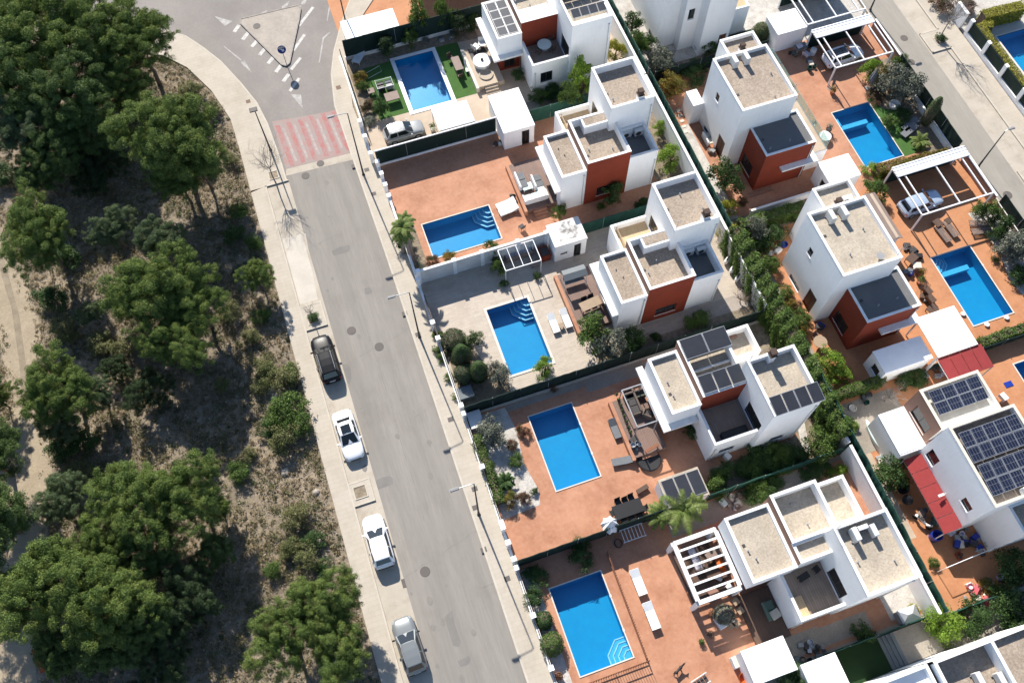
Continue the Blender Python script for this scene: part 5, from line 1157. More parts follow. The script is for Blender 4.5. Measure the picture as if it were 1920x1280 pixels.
t = thing('pergola_shade_floor', 'added dark floor standing in for the shade under the white slatted pergola', 'deck', (18, 8, 0)); b = MB(); b.box(16.95, 20.1, 6.4, 11.0, .01, .12, skip='b'); b.build('deck_floor', M['woodd'], t)  # added floor; its dark colour stands in for the shade between the slats
t = thing('raised_deck', 'very dark brown deck in front of the lowest villa', 'deck', (21, 3, 0)); b = MB(); b.box(20.3, 23.2, 1.9, 6.0, 0, .3, skip='b'); b.build('deck_floor', M['woodd'], t)

# ------------------------------------------------------------------ garden furniture
def lounger(label, x, y, rz, z=Z0, mat='plastwhite', cush=None, back=.35, L_=1.95, w_=.65, group='sun loungers', h=.36):
    t = thing('sun_lounger', label, 'sun lounger', (x, y, z), rz, group)
    b = MB(); b.box(-L_ / 2, L_ / 2 - .65, -w_ / 2, w_ / 2, h - .07, h); b.build('seat', M[cush or mat], t, local=True)
    b = MB(); b.x = Matrix.Translation((L_ / 2 - .65, 0, h - .03)) @ Matrix.Rotation(-back, 4, 'Y'); b.box(0.01, .68, -w_ / 2, w_ / 2, -.035, .035); b.build('backrest', M[cush or mat], t, local=True)
    b = MB()
    for s in (-1, 1): b.box(-L_ / 2, L_ / 2, s * w_ / 2 - (.04 if s > 0 else 0), s * w_ / 2 + (0 if s > 0 else .04), h - .14, h - .075)
    b.build('frame', M[mat], t, local=True)
    for (a, c) in ((-L_ / 2 + .12, -w_ / 2 + .06), (-L_ / 2 + .12, w_ / 2 - .06), (L_ / 2 - .3, -w_ / 2 + .06), (L_ / 2 - .3, w_ / 2 - .06)):
        b = MB(); b.box(a - .03, a + .03, c - .03, c + .03, 0, h - .14); b.build('leg', M[mat], t, local=True)
    return t
def table(label, x, y, rz, sx, sy, h=.74, mat='woodtan', z=Z0, rnd_=False, name='garden_table'):
    t = thing(name, label, 'table', (x, y, z), rz); b = MB()
    if rnd_: b.lathe([(sx * .97, h - .05), (sx, h - .035), (sx, h), (.001, h + .004)], n=28)
    else: b.cbox(0, 0, h - .03, sx, sy, .06, 0, .015)
    b.build('table_top', M[mat], t, local=True)
    if rnd_: b = MB(); b.tube((0, 0, 0.03), (0, 0, h - .05), .05, .05, 8); b.tube((0, 0, 0), (0, 0, .04), sx * .4, sx * .35, 16); b.build('leg', M[mat], t, local=True)
    else:
        for a in (-1, 1):
            for c in (-1, 1): b = MB(); b.box(a * (sx / 2 - .1) - .035, a * (sx / 2 - .1) + .035, c * (sy / 2 - .1) - .035, c * (sy / 2 - .1) + .035, 0, h - .06); b.build('leg', M[mat], t, local=True)
    return t
def chair(label, x, y, rz, mat='rattan', z=Z0, cush=None, group='garden chairs', w_=.52):
    t = thing('garden_chair', label, 'chair', (x, y, z), rz, group); b = MB(); b.cbox(0, 0, .43, w_, w_, .06, 0, .015); b.build('seat', M[cush or mat], t, local=True)
    b = MB(); b.x = Matrix.Translation((-w_ / 2 + .02, 0, .46)) @ Matrix.Rotation(-.2, 4, 'Y'); b.cbox(0, 0, .22, .05, w_, .46, 0, .015); b.build('backrest', M[mat], t, local=True)
    for a in (-1, 1):
        for c in (-1, 1): b = MB(); b.tube((a * w_ * .44, c * w_ * .44, 0), (a * w_ * .4, c * w_ * .4, .41), .02, .02, 6); b.build('leg', M[mat], t, local=True)
    return t
def sofa(label, x, y, rz, L_, d=.85, z=Z0, mat='plastwhite', cush='cushwhite', arms=True, group=None, name='garden_sofa', cat='sofa', back=True):
    t = thing(name, label, cat, (x, y, z), rz, group); b = MB(); b.cbox(0, 0, .17, d, L_, .26, 0, .03); b.build('base', M[mat], t, local=True)
    n = max(1, round(L_ / .8))
    for i in range(n): b = MB(); b.cbox(.06, -L_ / 2 + (i + .5) * L_ / n, .38, d - .2, L_ / n - .03, .15, 0, .04); b.build('seat_cushion', M[cush], t, local=True)
    if back: b = MB(); b.cbox(-d / 2 + .1, 0, .52, .18, L_, .44, 0, .04); b.build('backrest', M[mat], t, local=True)
    if arms:
        for s in (-1, 1): b = MB(); b.cbox(.02, s * (L_ / 2 + .06), .34, d - .04, .12, .5, 0, .03); b.build('armrest', M[mat], t, local=True)
    return t
def pot(label, x, y, r=.25, h=.4, mat='terrapot', z=Z0, plant='bush', ph=.6, group='potted plants', nl=240):
    t = thing('potted_plant', label, 'potted plant', (x, y, z), rnd.uniform(0, 6), group); b = MB(); b.lathe([(r * .7, 0), (r * .95, h * .9), (r, h * .9), (r, h), (r * .86, h), (r * .84, h * .88), (.001, h * .88)], n=16); b.build('pot', M[mat], t, local=True)
    P = nrg.normal(size=(nl, 3)); P /= np.linalg.norm(P, axis=1)[:, None]; rr = (nrg.random(nl) ** .4)[:, None]
    Q = P * rr * np.array([r * 1.5, r * 1.5, ph / 2]) + np.array([0, 0, h + ph * .42]); mobj('foliage', leafmesh('foliage', Q, P, nrg.uniform(.08, .15, nl), L[plant], .5), t)
    return t
def parasol(label, x, y, z=Z0, h=2.5, mat='wtent', r=.24, lean=(0, 0)):
    t = thing('closed_parasol', label, 'parasol', (x, y, z), 0, 'closed parasols'); b = MB(); b.tube((0, 0, 0), (lean[0] * h, lean[1] * h, h), .025, .025, 8); b.build('pole', M['grey'], t, local=True)
    rings = []
    for f, rr in ((.28, .55), (.4, .9), (.52, 1.0), (.7, .75), (.88, .35), (1.0, .08)):
        rings.append([(lean[0] * h * f + r * rr * math.cos(2 * PI * k / 16) * (1 + .25 * (k % 2)), lean[1] * h * f + r * rr * math.sin(2 * PI * k / 16) * (1 + .25 * (k % 2)), h * f) for k in range(16)])
    b = MB(); b.loft(rings); b.build('folded_canopy', M[mat], t, local=True); b = MB(); b.cbox(0, 0, .04, .5, .5, .08, 0, .02); b.build('base', M['grey'], t, local=True); return t
def junk(label, x, y, z=Z0, cols=('grey', 'blue', 'cream'), n=7, r=.7, name='pile_of_belongings', cat='pile'):
    t = thing(name, label, cat, (x, y, z), rnd.uniform(0, 3)); 
    for i in range(n):
        b = MB(); b.x = Matrix.Translation((rnd.uniform(-r, r), rnd.uniform(-r, r) * .7, 0)) @ Matrix.Rotation(rnd.uniform(0, 3), 4, 'Z'); a = rnd.uniform(.2, .5)
        if i % 3 == 0: b.lathe([(a * .4, 0), (a * .5, a), (a * .45, a), (a * .4, a * .6)], n=12)
        else: b.cbox(0, 0, a * .4, a * 1.4, a, a * .8, 0, .04)
        b.build(('box', 'crate', 'bucket')[0 if i % 3 else 2], M[cols[i % len(cols)]], t, local=True)
    return t
def hottub(): pass
gz = zm(640, 0, 300 / 1324)
# L1 garden
lounger('white lounger standing in the dark corner of the artificial lawn', *gz(145, 500), .9, mat='plastwhite', h=.45, L_=1.6, w_=.9)
t = thing('metal_frame', 'thin bent metal frame lying on the shaded artificial lawn', 'frame', (*gz(270, 610), Z0), .3); b = MB(); b.path([(-.9, -.3, .05), (.7, -.5, .3), (.9, .2, .35), (-.7, .45, .05)], .03, 6); b.build('frame_tube', M['steel'], t, local=True)
t = thing('garden_trolley', 'white tube frame rack with dark trays on the lawn left of the white rimmed pool', 'rack', (*gz(365, 740), Z0), .0)
b = MB()
for a in (-.85, .85):
    for c in (-.55, .55): b.tube((a, c, 0), (a, c, .95), .035, .035, 6)
for z_ in (.9,): b.path([(-.85, -.55, z_), (.85, -.55, z_), (.85, .55, z_), (-.85, .55, z_), (-.85, -.5, z_)], .035, 6)
b.build('frame', M['plastwhite'], t, local=True)
for i, (a, c) in enumerate(((-.42, .25), (.42, .25), (-.42, -.27), (.42, -.27))): b = MB(); b.cbox(a, c, .5, .7, .42, .5, 0, .04); b.build('tray', M[('dark', 'cushgrey', 'black', 'grey')[i]], t, local=True)
table('grey slatted table on the lawn just below the white tube frame rack', *gz(425, 835), .0, 1.45, 1.1, .7, 'taupe'); table('small grey side table at the left of the white tube frame rack', *gz(252, 780), 0, .7, .7, .5, 'taupe')
table('long grey wooden table on the lawn right of the white rimmed pool', *gz(962, 568), PI / 2 + .0, 1.9, .85, .75, 'taupe')
chair('dark chair at the far end of the long grey table', *gz(905, 505), -1.2, 'woodd'); chair('dark chair at the near end of the long grey table', *gz(985, 650), 1.7, 'woodd')
lounger('white folded chair leaning at the edge of the beige terrace', *gz(1040, 570), 1.4, L_=1.5, w_=.4)
t = thing('round_tub', 'round white covered tub on the beige tiled terrace', 'tub', (*gz(1165, 530, .6), .6)); b = MB(); b.lathe([(.85, 0), (.95, .5), (.95, .56), (.001, .6)], n=32); b.build('tub', M['plastwhite'], t, local=True, smooth=False); b = MB(); b.lathe([(.12, 0), (.16, .1), (.05, .25)], (0, .0, .6), 10); b.build('cover_knob', M['dark'], t, local=True)
t = thing('round_basin', 'round brown stone basin sunk in the beige tiled terrace', 'basin', (*gz(1197, 620, .6), .6)); b = MB(); b.lathe([(.72, 0), (.75, .12), (.62, .12), (.58, .03), (.001, .03)], n=32); b.build('basin', M['stone'], t, local=True)
chair('white round chair on the dark rug of the beige terrace', *gz(1115, 410, .6), .6, 'plastwhite', .6, w_=.75); chair('second white round chair nearest the villa on the beige terrace', *gz(1165, 385, .6), -1.8, 'plastwhite', .6, w_=.75)
t = thing('outdoor_rug', 'dark rug on the beige terrace under two white chairs', 'rug', (*gz(1130, 440, .6), .6)); b = MB(); b.box(-.9, .9, -.9, .9, .004, .02); b.build('rug', M['dark'], t, local=True)
q1 = zm(880, 0, 280 / 1792)
table('round pale blue table on the upper terrace of the villa with grey panels', *q1(900, 530, 3.9), 0, .72, .72, .74, 'cushmint', 3.15, True)
for k in range(4):
    a = k * PI / 2 + .6; x, y = q1(900, 535, 3.5); chair(('dark chair behind', 'dark chair left of', 'dark chair in front of', 'dark chair right of')[k] + ' the round pale blue table on the roof terrace', x + 1.0 * math.cos(a), y + 1.0 * math.sin(a), a + PI, 'rattan', 3.15)
gl_ = zm(920, 260, 200 / 1164)
# L2 deck lounge
sofa('white sofa with grey cushions at the left of the deck lounge', *gl_(335, 480, .65), 0, 1.9, .95, .65, 'plastwhite', 'cushgrey', False, 'white deck lounge furniture'); sofa('white sofa with grey cushions at the right of the deck lounge', *gl_(510, 490, .65), 0, 1.5, 1.0, .65, 'plastwhite', 'cushgrey', False, 'white deck lounge furniture')
table('low mint green table between the white sofas', *gl_(400, 545, .65), 0, 1.0, .8, .42, 'cushmint', .65); sofa('long white sofa with pale cushions along the deck edge', *gl_(490, 655, .65), PI / 2, 2.2, .95, .65, 'plastwhite', 'cushmint', True, 'white deck lounge furniture')
table('white side table with a yellow cloth in the deck lounge', *gl_(545, 575, .65), 0, .8, .6, .42, 'plastwhite', .65)
lounger('left one of the two white loungers beside the terracotta patio pool', *gl_(165, 735), .1, cush='cushwhite', w_=.72); lounger('right one of the two white loungers beside the terracotta patio pool', *gl_(195, 800), .1, cush='cushwhite', w_=.72)
chair('dark chair at the corner next to the deck and the white pergola wall', *gl_(340, 990), 1.9, 'dark'); junk('dark bag and towel beside the deck edge', *gl_(235, 650), cols=('dark', 'black'), n=3, r=.3)
junk('shelf with dark boxes beside the door of the upper white shed', *gl_(80, 60), cols=('dark', 'cream', 'woodd'), n=6, r=.5)
g3 = zm(900, 440, 280 / 1629)
# L3
lounger('left one of the two white loungers by the white cornered pool', *g3(800, 985), PI / 2 + .0, cush='cushwhite'); lounger('right one of the two white loungers by the white cornered pool', *g3(935, 930), PI / 2 + .0, cush='cushwhite'); table('small brown side table between the two white loungers', *g3(885, 1010), 0, .5, .5, .4, 'woodtan')
t = thing('swing_seat', 'grey canopied garden swing seat at the top of the deck', 'swing seat', (*g3(1020, 520, .65), .65), .0)
b = MB(); b.add([(-1.1, -.55, 1.75), (1.1, -.55, 1.75), (1.1, .55, 1.85), (-1.1, .55, 1.85), (-1.1, -.55, 1.71), (1.1, -.55, 1.71), (1.1, .55, 1.81), (-1.1, .55, 1.81), (-1.1, 0, 1.98), (1.1, 0, 1.98)], [(0, 1, 9, 8), (8, 9, 2, 3), (0, 8, 3), (1, 2, 9), (7, 6, 5, 4), (0, 4, 5, 1), (2, 6, 7, 3)]); b.build('canopy', M['slate'], t, local=True)
b = MB(); b.cbox(0, .0, .55, 1.9, .6, .1, 0, .03); b.cbox(0, .3, .82, 1.9, .1, .5, 0, .03); b.build('seat', M['cushgrey'], t, local=True); b = MB()
for a in (-1.05, 1.05): b.path([(a, -.7, 0), (a, -.1, 1.7), (a, .1, 1.7), (a, .7, 0)], .03, 6)
b.build('frame', M['plastwhite'], t, local=True)
table('pale wooden table with two dark trays on the deck of the swing seat', *g3(1200, 790, .65), .12, 2.0, .95, .74, 'woodtan', .65)
chair('left dark chair at the pale wooden deck table', *g3(1140, 755, .65), -1.5, 'black', .65); chair('right dark chair at the pale wooden deck table', *g3(1215, 725, .65), -1.5, 'black', .65)
chair('near dark chair at the pale wooden deck table beside the leafy tree', *g3(1190, 900, .65), 1.6, 'black', .65); chair('dark chair at the right end below the pale wooden deck table', *g3(1290, 880, .65), 1.6, 'black', .65)
sofa('grey covered sofa in the shade under the white bar pergola', *g3(420, 230), PI / 2, 2.6, .95, Z0, 'taupe', 'lilac'); table('low grey table under the white bar pergola', *g3(600, 330), 0, .8, .8, .45, 'taupe')
t = thing('brick_barbecue', 'dark brick barbecue between the white bar pergola and the weathered shed', 'barbecue', (16.7, 40.7, Z0)); b = MB(); b.box(-.45, .45, -.6, .6, 0, .85); b.build('body', M['red'], t, local=True); b = MB(); b.box(-.35, .35, -.45, .45, .852, .9); b.build('grill', M['dark'], t, local=True)
t = thing('ceramic_wall_art', 'dark fish shaped ornament on the front of the weathered white shed', 'ornament', (18.2, 39.72, 1.2)); b = MB(); b.cbox(0, 0, 0, .5, .03, .2, 0, .01); b.cbox(.34, 0, .02, .12, .03, .28, 0, .01); b.build('ornament', M['dark'], t, local=True)
g4 = zm(1120, 700, 240 / 1707)
# L4 deck
lounger('dark folded sun lounger standing against the deck wall', *g4(235, 750), PI / 2, mat='dark', cush='cushgrey', L_=1.8, w_=.75, back=.5); lounger('dark sun lounger lying crosswise near the end of the deck wall', *g4(335, 1180), -.15, mat='dark', cush='cushgrey', L_=1.9)
sofa('dark corner sofa under the grey metal pergola', *g4(470, 400, .65), PI / 2 * 0 + PI, 2.2, .85, .65, 'rattan', 'dark'); sofa('dark armchair under the grey metal pergola', *g4(680, 560, .65), .8, .8, .8, .65, 'rattan', 'dark'); table('dark coffee table with silver bowls under the grey metal pergola', *g4(520, 500, .65), 0, .9, .7, .4, 'rattan', .65)
sofa('dark rattan bench at the back of the grey metal pergola', *g4(500, 310, .65), -PI / 2, 1.9, .7, .65, 'rattan', 'olivefab')
junk('row of silver pots and dark pots along the deck edge', *g4(520, 950, .65), .65, ('steel', 'dark', 'slate'), 7, .5); table('small reddish bench at the lower edge of the deck', *g4(720, 1010, .65), .2, 1.3, .3, .35, 'brownfence', .65)
t = thing('round_cover', 'black round trampoline like cover beside the steps below the deck', 'cover', (*g4(690, 1170), Z0)); b = MB(); b.lathe([(.95, .1), (1.0, .3), (.9, .34), (.001, .3)], n=24); b.build('cover', M['black'], t, local=True)
for i in range(8):
    pot('small dark pot number %s from the top on the deck parapet of the metal pergola' % ['one', 'two', 'three', 'four', 'five', 'six', 'seven', 'eight'][i] if False else ['topmost small dark pot on the parapet beside the metal pergola', 'small pot just below the topmost on the deck parapet', 'small green pot third down the deck parapet', 'small pot in the upper middle of the deck parapet', 'small pot in the lower middle of the deck parapet', 'small dark pot above the dark folded lounger end', 'small pot next to last on the deck parapet', 'lowest small pot on the deck parapet'][i], *g4(255 + i * 26, 290 + i * 72, .8), .13, .2, 'dark', .77, 'bushd', .3, nl=60)
table('black table for six on the terracotta near the white closed parasol', *zm(920, 900, 560 / 1886)(862, 195), .0, 2.5, 1.2, .74, 'black')
gt = zm(920, 900, 560 / 1886)
for i, (a, c) in enumerate(((802, 152), (846, 145), (884, 125), (835, 255), (885, 240), (940, 232))): chair(('left chair', 'middle chair', 'right chair')[i % 3] + (' on the far side of' if i < 3 else ' on the near side of') + ' the black table for six', *gt(a, c), -1.5 if i < 3 else 1.6, 'black')
chair('black chair at the left end of the black table for six', *gt(772, 215), .1, 'black'); chair('black chair at the right end of the black table for six', *gt(960, 190), 3.1, 'black')
parasol('closed white parasol beside the black table for six', *gt(742, 312), lean=(0, 0), r=.62, h=2.9)
b = MB(); x, y = gt(955, 62); t = thing('low_bench', 'small dark bench near the shed with black collectors', 'bench', (x, y, Z0), .2); b.cbox(0, 0, .3, 1.1, .4, .08, 0, .02); b.cbox(-.45, 0, .13, .08, .36, .26); b.cbox(.45, 0, .13, .08, .36, .26); b.build('bench', M['woodd'], t, local=True)
t = thing('storage_chest', 'pale grey storage chest in the corner of the white gravel bed', 'chest', (*zm(840, 640, .28125)(185, 540), Z0), .0); b = MB(); b.cbox(0, 0, .35, 1.1, 1.5, .7, 0, .05); b.build('chest', M['grey'], t, local=True); b = MB(); b.cbox(0, 0, .74, 1.2, 1.6, .1, 0, .03); b.build('lid', M['acwhite'], t, local=True)
t = thing('storage_chest', 'dark grey square box in the corner left of the dark mesh fence', 'chest', (*zm(640, 340, 1 / 3)(700, 1205), Z0), .0); b = MB(); b.cbox(0, 0, .4, 1.4, 1.2, .8, 0, .05); b.build('chest', M['slate'], t, local=True)
b = MB(); x, y = S(1385, 800); t = thing('covered_sofa', 'black covered long seat on the boarded terrace between the roofs with collectors', 'sofa', (24.95, 17.75, 3.15)); b.cbox(0, 0, .3, 2.3, .7, .6, 0, .08); b.build('cover', M['black'], t, local=True)
# L5
ga = gt
lounger('upper white sun lounger between the picket fence and the white pergola', *ga(928, 650), PI / 2 + .0, cush='cushwhite', L_=2.1, h=.5, w_=.75); lounger('lower white sun lounger between the picket fence and the white pergola', *ga(1010, 860), PI / 2 + .0, cush='cushwhite', L_=2.15, h=.5, w_=.75)
sofa('grey seat in the shade of the white slatted pergola', *ga(1290, 500), PI, 1.8, .8, Z0, 'rattan', 'lilac'); sofa('dark seat with coral cushions under the white slatted pergola', *ga(1450, 540), PI, 1.8, .8, Z0, 'rattan', 'orange'); table('dark dining table under the white slatted pergola', *ga(1390, 590), 0, 1.2, .9, .74, 'woodd'); junk('blue and white toys under the white slatted pergola', *ga(1430, 600), cols=('blue', 'plastwhite', 'orange'), n=5, r=.4); chair('white chair in the corner of the white slatted pergola', *ga(1500, 680), .4, 'plastwhite'); chair('brown chair at the near corner of the white slatted pergola', *ga(1400, 715), .4, 'brown', w_=.8)
table('brown workbench below the white slatted pergola near the steps', *ga(1400, 470), .3, 1.5, .7, .74, 'taupe')
gb = zm(1240, 1120, 1 / 6)
t = thing('planter_box', 'white square planter holding a grey green shrub beside the very dark deck', 'planter', (*gb(680, 240), Z0), .2); b = MB(); b.cbox(0, 0, .3, 1.3, 1.3, .6, 0, .04); b.build('planter', M['plastwhite'], t, local=True)
sofa('dark green barbecue trolley beside the white terrace wall of the lowest villa', *gb(1210, 150), 0, 1.5, .9, Z0, 'tarp', 'tarp', False, name='barbecue_trolley', cat='barbecue')
table('small beige square table beside the dark green barbecue trolley', *gb(1265, 195), .2, .8, .7, .5, 'cream')
for i, (a, c) in enumerate(((825, 50), (875, 150), (770, 310), (830, 300))): table(('beige paving step nearest the pergola on the dark deck', 'second beige paving step on the dark deck', 'sunlit beige step at the foot of the dark deck', 'sunlit wooden step touching the dark deck corner')[i], *gb(a, c), .3, .55, .55, .36, 'woodtan', Z0, name='square_stool')
t = thing('orange_basin', 'orange round basin on the tiled corner left of the bottom white shed', 'basin', (*gb(915, 915), Z0)); b = MB(); b.lathe([(.3, 0), (.42, .5), (.4, .5), (.3, .1), (.001, .1)], n=20); b.build('basin', M['orange'], t, local=True)
sofa('white outdoor sink unit left of the bottom white shed', *gb(830, 730), 0, .9, .7, Z0, 'acwhite', 'cream', False, name='sink_unit', cat='sink')
t = thing('garden_swing', 'white framed bench with dark slats at the bottom edge of the terracotta', 'bench', (*gb(430, 950), Z0), .2); b = MB()
for k in range(4): b.cbox(-.45 + k * .3, 0, .42, .26, .5, .05)
b.build('seat', M['dark'], t, local=True); b = MB(); b.path([(-.7, -.35, .4), (.7, -.35, .4), (.7, .35, .7), (-.7, .35, .7), (-.7, -.3, .4)], .035, 6); b.tube((-.65, -.3, 0), (-.65, -.3, .4), .03); b.tube((.65, -.3, 0), (.65, -.3, .4), .03); b.tube((-.65, .3, 0), (-.65, .3, .7), .03); b.tube((.65, .3, 0), (.65, .3, .7), .03); b.build('frame', M['plastwhite'], t, local=True)
t = thing('ladder_frame', 'white ladder like frame leaning by the mesh fence under the palm', 'frame', (*gt(895, 340), Z0), .0); b = MB()
for k in range(7): b.bar((-.9 + k * .3, -.5, .35), (-.9 + k * .3, .5, .5), .05, .04)
b.bar((-1, -.5, .34), (1, -.5, .34), .06, .05); b.bar((-1, .5, .51), (1, .5, .51), .06, .05)
for a in (-.95, .95): b.tube((a, -.5, 0), (a, -.5, .34), .03); b.tube((a, .5, 0), (a, .5, .5), .03)
b.build('frame', M['plastwhite'], t, local=True)
t = thing('garden_hose', 'coiled dark garden hose on the terracotta under the mesh fence', 'hose', (*gt(805, 400), Z0)); b = MB(); b.path([(.35 * (1 - k * .004) * math.cos(k * .4), .35 * math.sin(k * .4), .03 + k * .0015) for k in range(70)], .022, 5); b.build('hose', M['dark'], t, local=True)
t = thing('garden_box', 'grey stone box like cabinet in the pale gravel corner behind the lowest villa', 'cabinet', (*zm(1360, 860, 560 / 1707)(1020, 900), Z0)); b = MB(); b.cbox(0, 0, .5, 1.5, 1.0, 1.0, 0, .05); b.build('body', M['grey'], t, local=True); b = MB(); b.add([(-.8, -.55, 1.0), (.8, -.55, 1.0), (.8, .55, 1.0), (-.8, .55, 1.0), (-.2, 0, 1.3), (.2, 0, 1.3)], [(0, 1, 5, 4), (1, 2, 5), (2, 3, 4, 5), (3, 0, 4), (3, 2, 1, 0)]); b.build('lid', M['steel'], t, local=True)
t = thing('terrace_planks', 'leaning pale wooden shelf with a small plant on the lowest villa terrace', 'shelf', (23.75, 3.35, 3.15)); b = MB(); b.box(-.5, .5, -.8, .9, .02, .25); b.build('shelf', M['pine'], t, local=True)
table('black folding table on the boarded terrace of the lowest villa', 25.0, 5.4, .2, .9, .5, .5, 'black', 3.15); chair('black folding chair beside the black folding table upstairs', 26.2, 5.6, .3, 'black', 3.15)
# black cat / dog figure
def animal():
    x, y = gb(185, 815); t = thing('dog', 'black dog walking on the terracotta with its long shadow', 'dog', (x, y, Z0), .45)
    b = MB(); rings = []
    for xx, yy_, r, zc, fl in ((-.42, 0, .05, .50, 1), (-.36, 0, .10, .47, 1), (-.2, 0, .115, .46, 1), (0, 0, .12, .455, 1.1), (.18, 0, .14, .455, 1.15), (.3, 0, .12, .49, 1.1), (.38, .0, .085, .56, 1), (.46, 0, .08, .63, 1), (.54, 0, .085, .66, 1), (.62, 0, .06, .645, 1), (.70, 0, .035, .63, 1), (.73, 0, .02, .63, 1)):
        rings.append([(xx, yy_ + r * .8 * math.cos(2 * PI * k / 12), zc + r * fl * math.sin(2 * PI * k / 12)) for k in range(12)])
    b.loft(rings)
    for sx, sy, f in ((-.32, .07, -.1), (-.32, -.07, .12)):
        b.path([(sx, sy, .46), (sx + f * .5 + .05, sy, .34), (sx + f - .05, sy, .2), (sx + f, sy, .05), (sx + f + .05, sy, .015)], [.09, .06, .032, .026, .03], 8)
    for sx, sy, f in ((.24, .07, .12), (.24, -.07, -.08)):
        b.path([(sx, sy, .44), (sx + f * .4, sy, .25), (sx + f * .7, sy, .12), (sx + f, sy, .02)], [.07, .038, .028, .03], 8)
    b.path([(-.4, 0, .52), (-.52, 0, .58), (-.64, .02, .66), (-.74, .03, .74)], [.035, .025, .02, .012], 6)
    b.path([(.52, .05, .72), (.53, .075, .8)], [.03, .01], 5); b.path([(.52, -.05, .72), (.53, -.075, .8)], [.03, .01], 5)
    b.build('body', M['black'], t, local=True, smooth=True)
animal()
# R1
gr = zm(1460, 120, 340 / 1813); gc = zm(1420, 0, 300 / 1920)
t = thing('shell_chair', 'round white chair shell on the shaded lawn by the sparkling pool', 'chair', (*gr(1150, 425), Z0), .4); b = MB(); b.lathe([(.5, .0), (.6, .25), (.55, .4), (.45, .36), (.35, .2), (.001, .18)], n=24); b.build('shell', M['plastwhite'], t, local=True)
t = thing('garden_table', 'round white topped table beside the red wall corner', 'table', (*gr(447, 757), Z0)); b = MB(); b.lathe([(.30, 0), (.34, .45), (.62, .5), (.62, .58), (.001, .6)], n=24); b.build('table_top', M['plastwhite'], t, local=True)
lounger('dark sun lounger with white edge on the curved lawn', *gr(1290, 690), .35, mat='dark', cush='cushgrey', L_=2.0, w_=.7); lounger('dark sun lounger behind the other on the curved lawn', *gr(1300, 630), .35, mat='dark', cush='cushgrey', L_=2.0, w_=.7)
pot('potted olive bush by the pool side of the red walled villa', *gr(490, 680), .3, .4, 'dark', Z0, 'olive', .9); parasol('closed dark grey parasol among the shrubs beside the upper carport', *gr(880, 250), mat='cushgrey', r=.3, h=2.8, lean=(.1, .05)); parasol('closed cream parasol on the terracotta next to the carport post', *gr(520, 260), mat='cushgrey', r=.12, h=2.0)
pot('terracotta pot with sparse twigs at the carport corner of the upper pool', *gr(530, 300), .3, .45, 'terrapot', Z0, 'autumn', .8); pot('white pot with dry plant beside the glass rail', *gr(330, 640), .25, .4, 'plastwhite', Z0, 'olive', .8)
t = thing('grill_table', 'grey table loaded with things beside the white windowless shed', 'table', (*gc(500, 620), Z0), .1); b = MB(); b.cbox(0, 0, .7, 1.4, .8, .08, 0, .02); b.build('table_top', M['slate'], t, local=True); b = MB(); [b.box(a - .04, a + .04, c - .04, c + .04, 0, .66) for a in (-.6, .6) for c in (-.3, .3)]; b.build('legs', M['grey'], t, local=True); b = MB(); b.cbox(-.2, 0, .86, .6, .5, .24, 0, .05); b.build('box', M['lilac'], t, local=True)
t = thing('round_barrel', 'round white barrel beside the upper carported car', 'barrel', (*gc(655, 655), Z0)); b = MB(); b.lathe([(.3, 0), (.34, .4), (.3, .75), (.001, .77)], n=18); b.build('barrel', M['plastwhite'], t, local=True)
chair('lilac covered chair beside the carported white car', *gc(575, 690), .4, 'lilac', w_=.7); junk('dark green box and grey mat behind the carported white car', *gc(590, 800), cols=('mesh', 'slate', 'cream'), n=5, r=.8); junk('jumble of garden tools beside the white windowless shed', *gc(420, 660), cols=('dark', 'olivefab', 'grey'), n=5, r=.4)
table('cream cushioned bench on the glass railed terrace', 45.6, 50.3, 0, .7, 1.4, .42, 'cream', 2.8); pot('potted shrub at the corner of the glass railed terrace', 45.8, 49.0, .25, .4, 'cream', 2.8, 'olive', .7)
gy = zm(1280, 40, 280 / 996)
sofa('white garden bench piled with cloth beside the shaded blue white wall', *gy(165, 800), 0, 1.5, .8, Z0, 'plastwhite', 'cream', False); junk('blue bucket and white hose reel by the small white store', *gy(75, 640), cols=('blue', 'plastwhite'), n=4, r=.4); junk('white crate and brown pots below the cloth covered bench', *gy(190, 870), cols=('cream', 'terrapot', 'grey'), n=5, r=.4)
t = thing('folding_ladder', 'grey ladder lying along the foot of the red villa', 'ladder', (*gy(520, 1145), Z0), .0); b = MB(); b.bar((-1.3, -.2, .1), (1.3, -.2, .1), .05, .07); b.bar((-1.3, .2, .1), (1.3, .2, .1), .05, .07)
for k in range(8): b.bar((-1.1 + k * .31, -.2, .1), (-1.1 + k * .31, .2, .1), .04, .04)
b.build('ladder', M['brown'], t, local=True)
for k in range(5): 
    x, y = zm(1180, 0, 740 / 1920)(238 + k * 9, 540 + k * 26); b = MB(); b.cbox(0, 0, .03, .42, .32, .05, 0, .01); tt = thing('stepping_stone', ('topmost', 'second', 'middle', 'fourth', 'lowest')[k] + ' pale stepping stone beside the dark mesh screen', 'stone', (x, y, Z0), .1, 'pale stepping stones'); b.build('stone', M['cream'], tt, local=True)
junk('dark bicycle parts behind the broken window of the small shed', *S(1535, 335), cols=('dark', 'black'), n=4, r=.4)
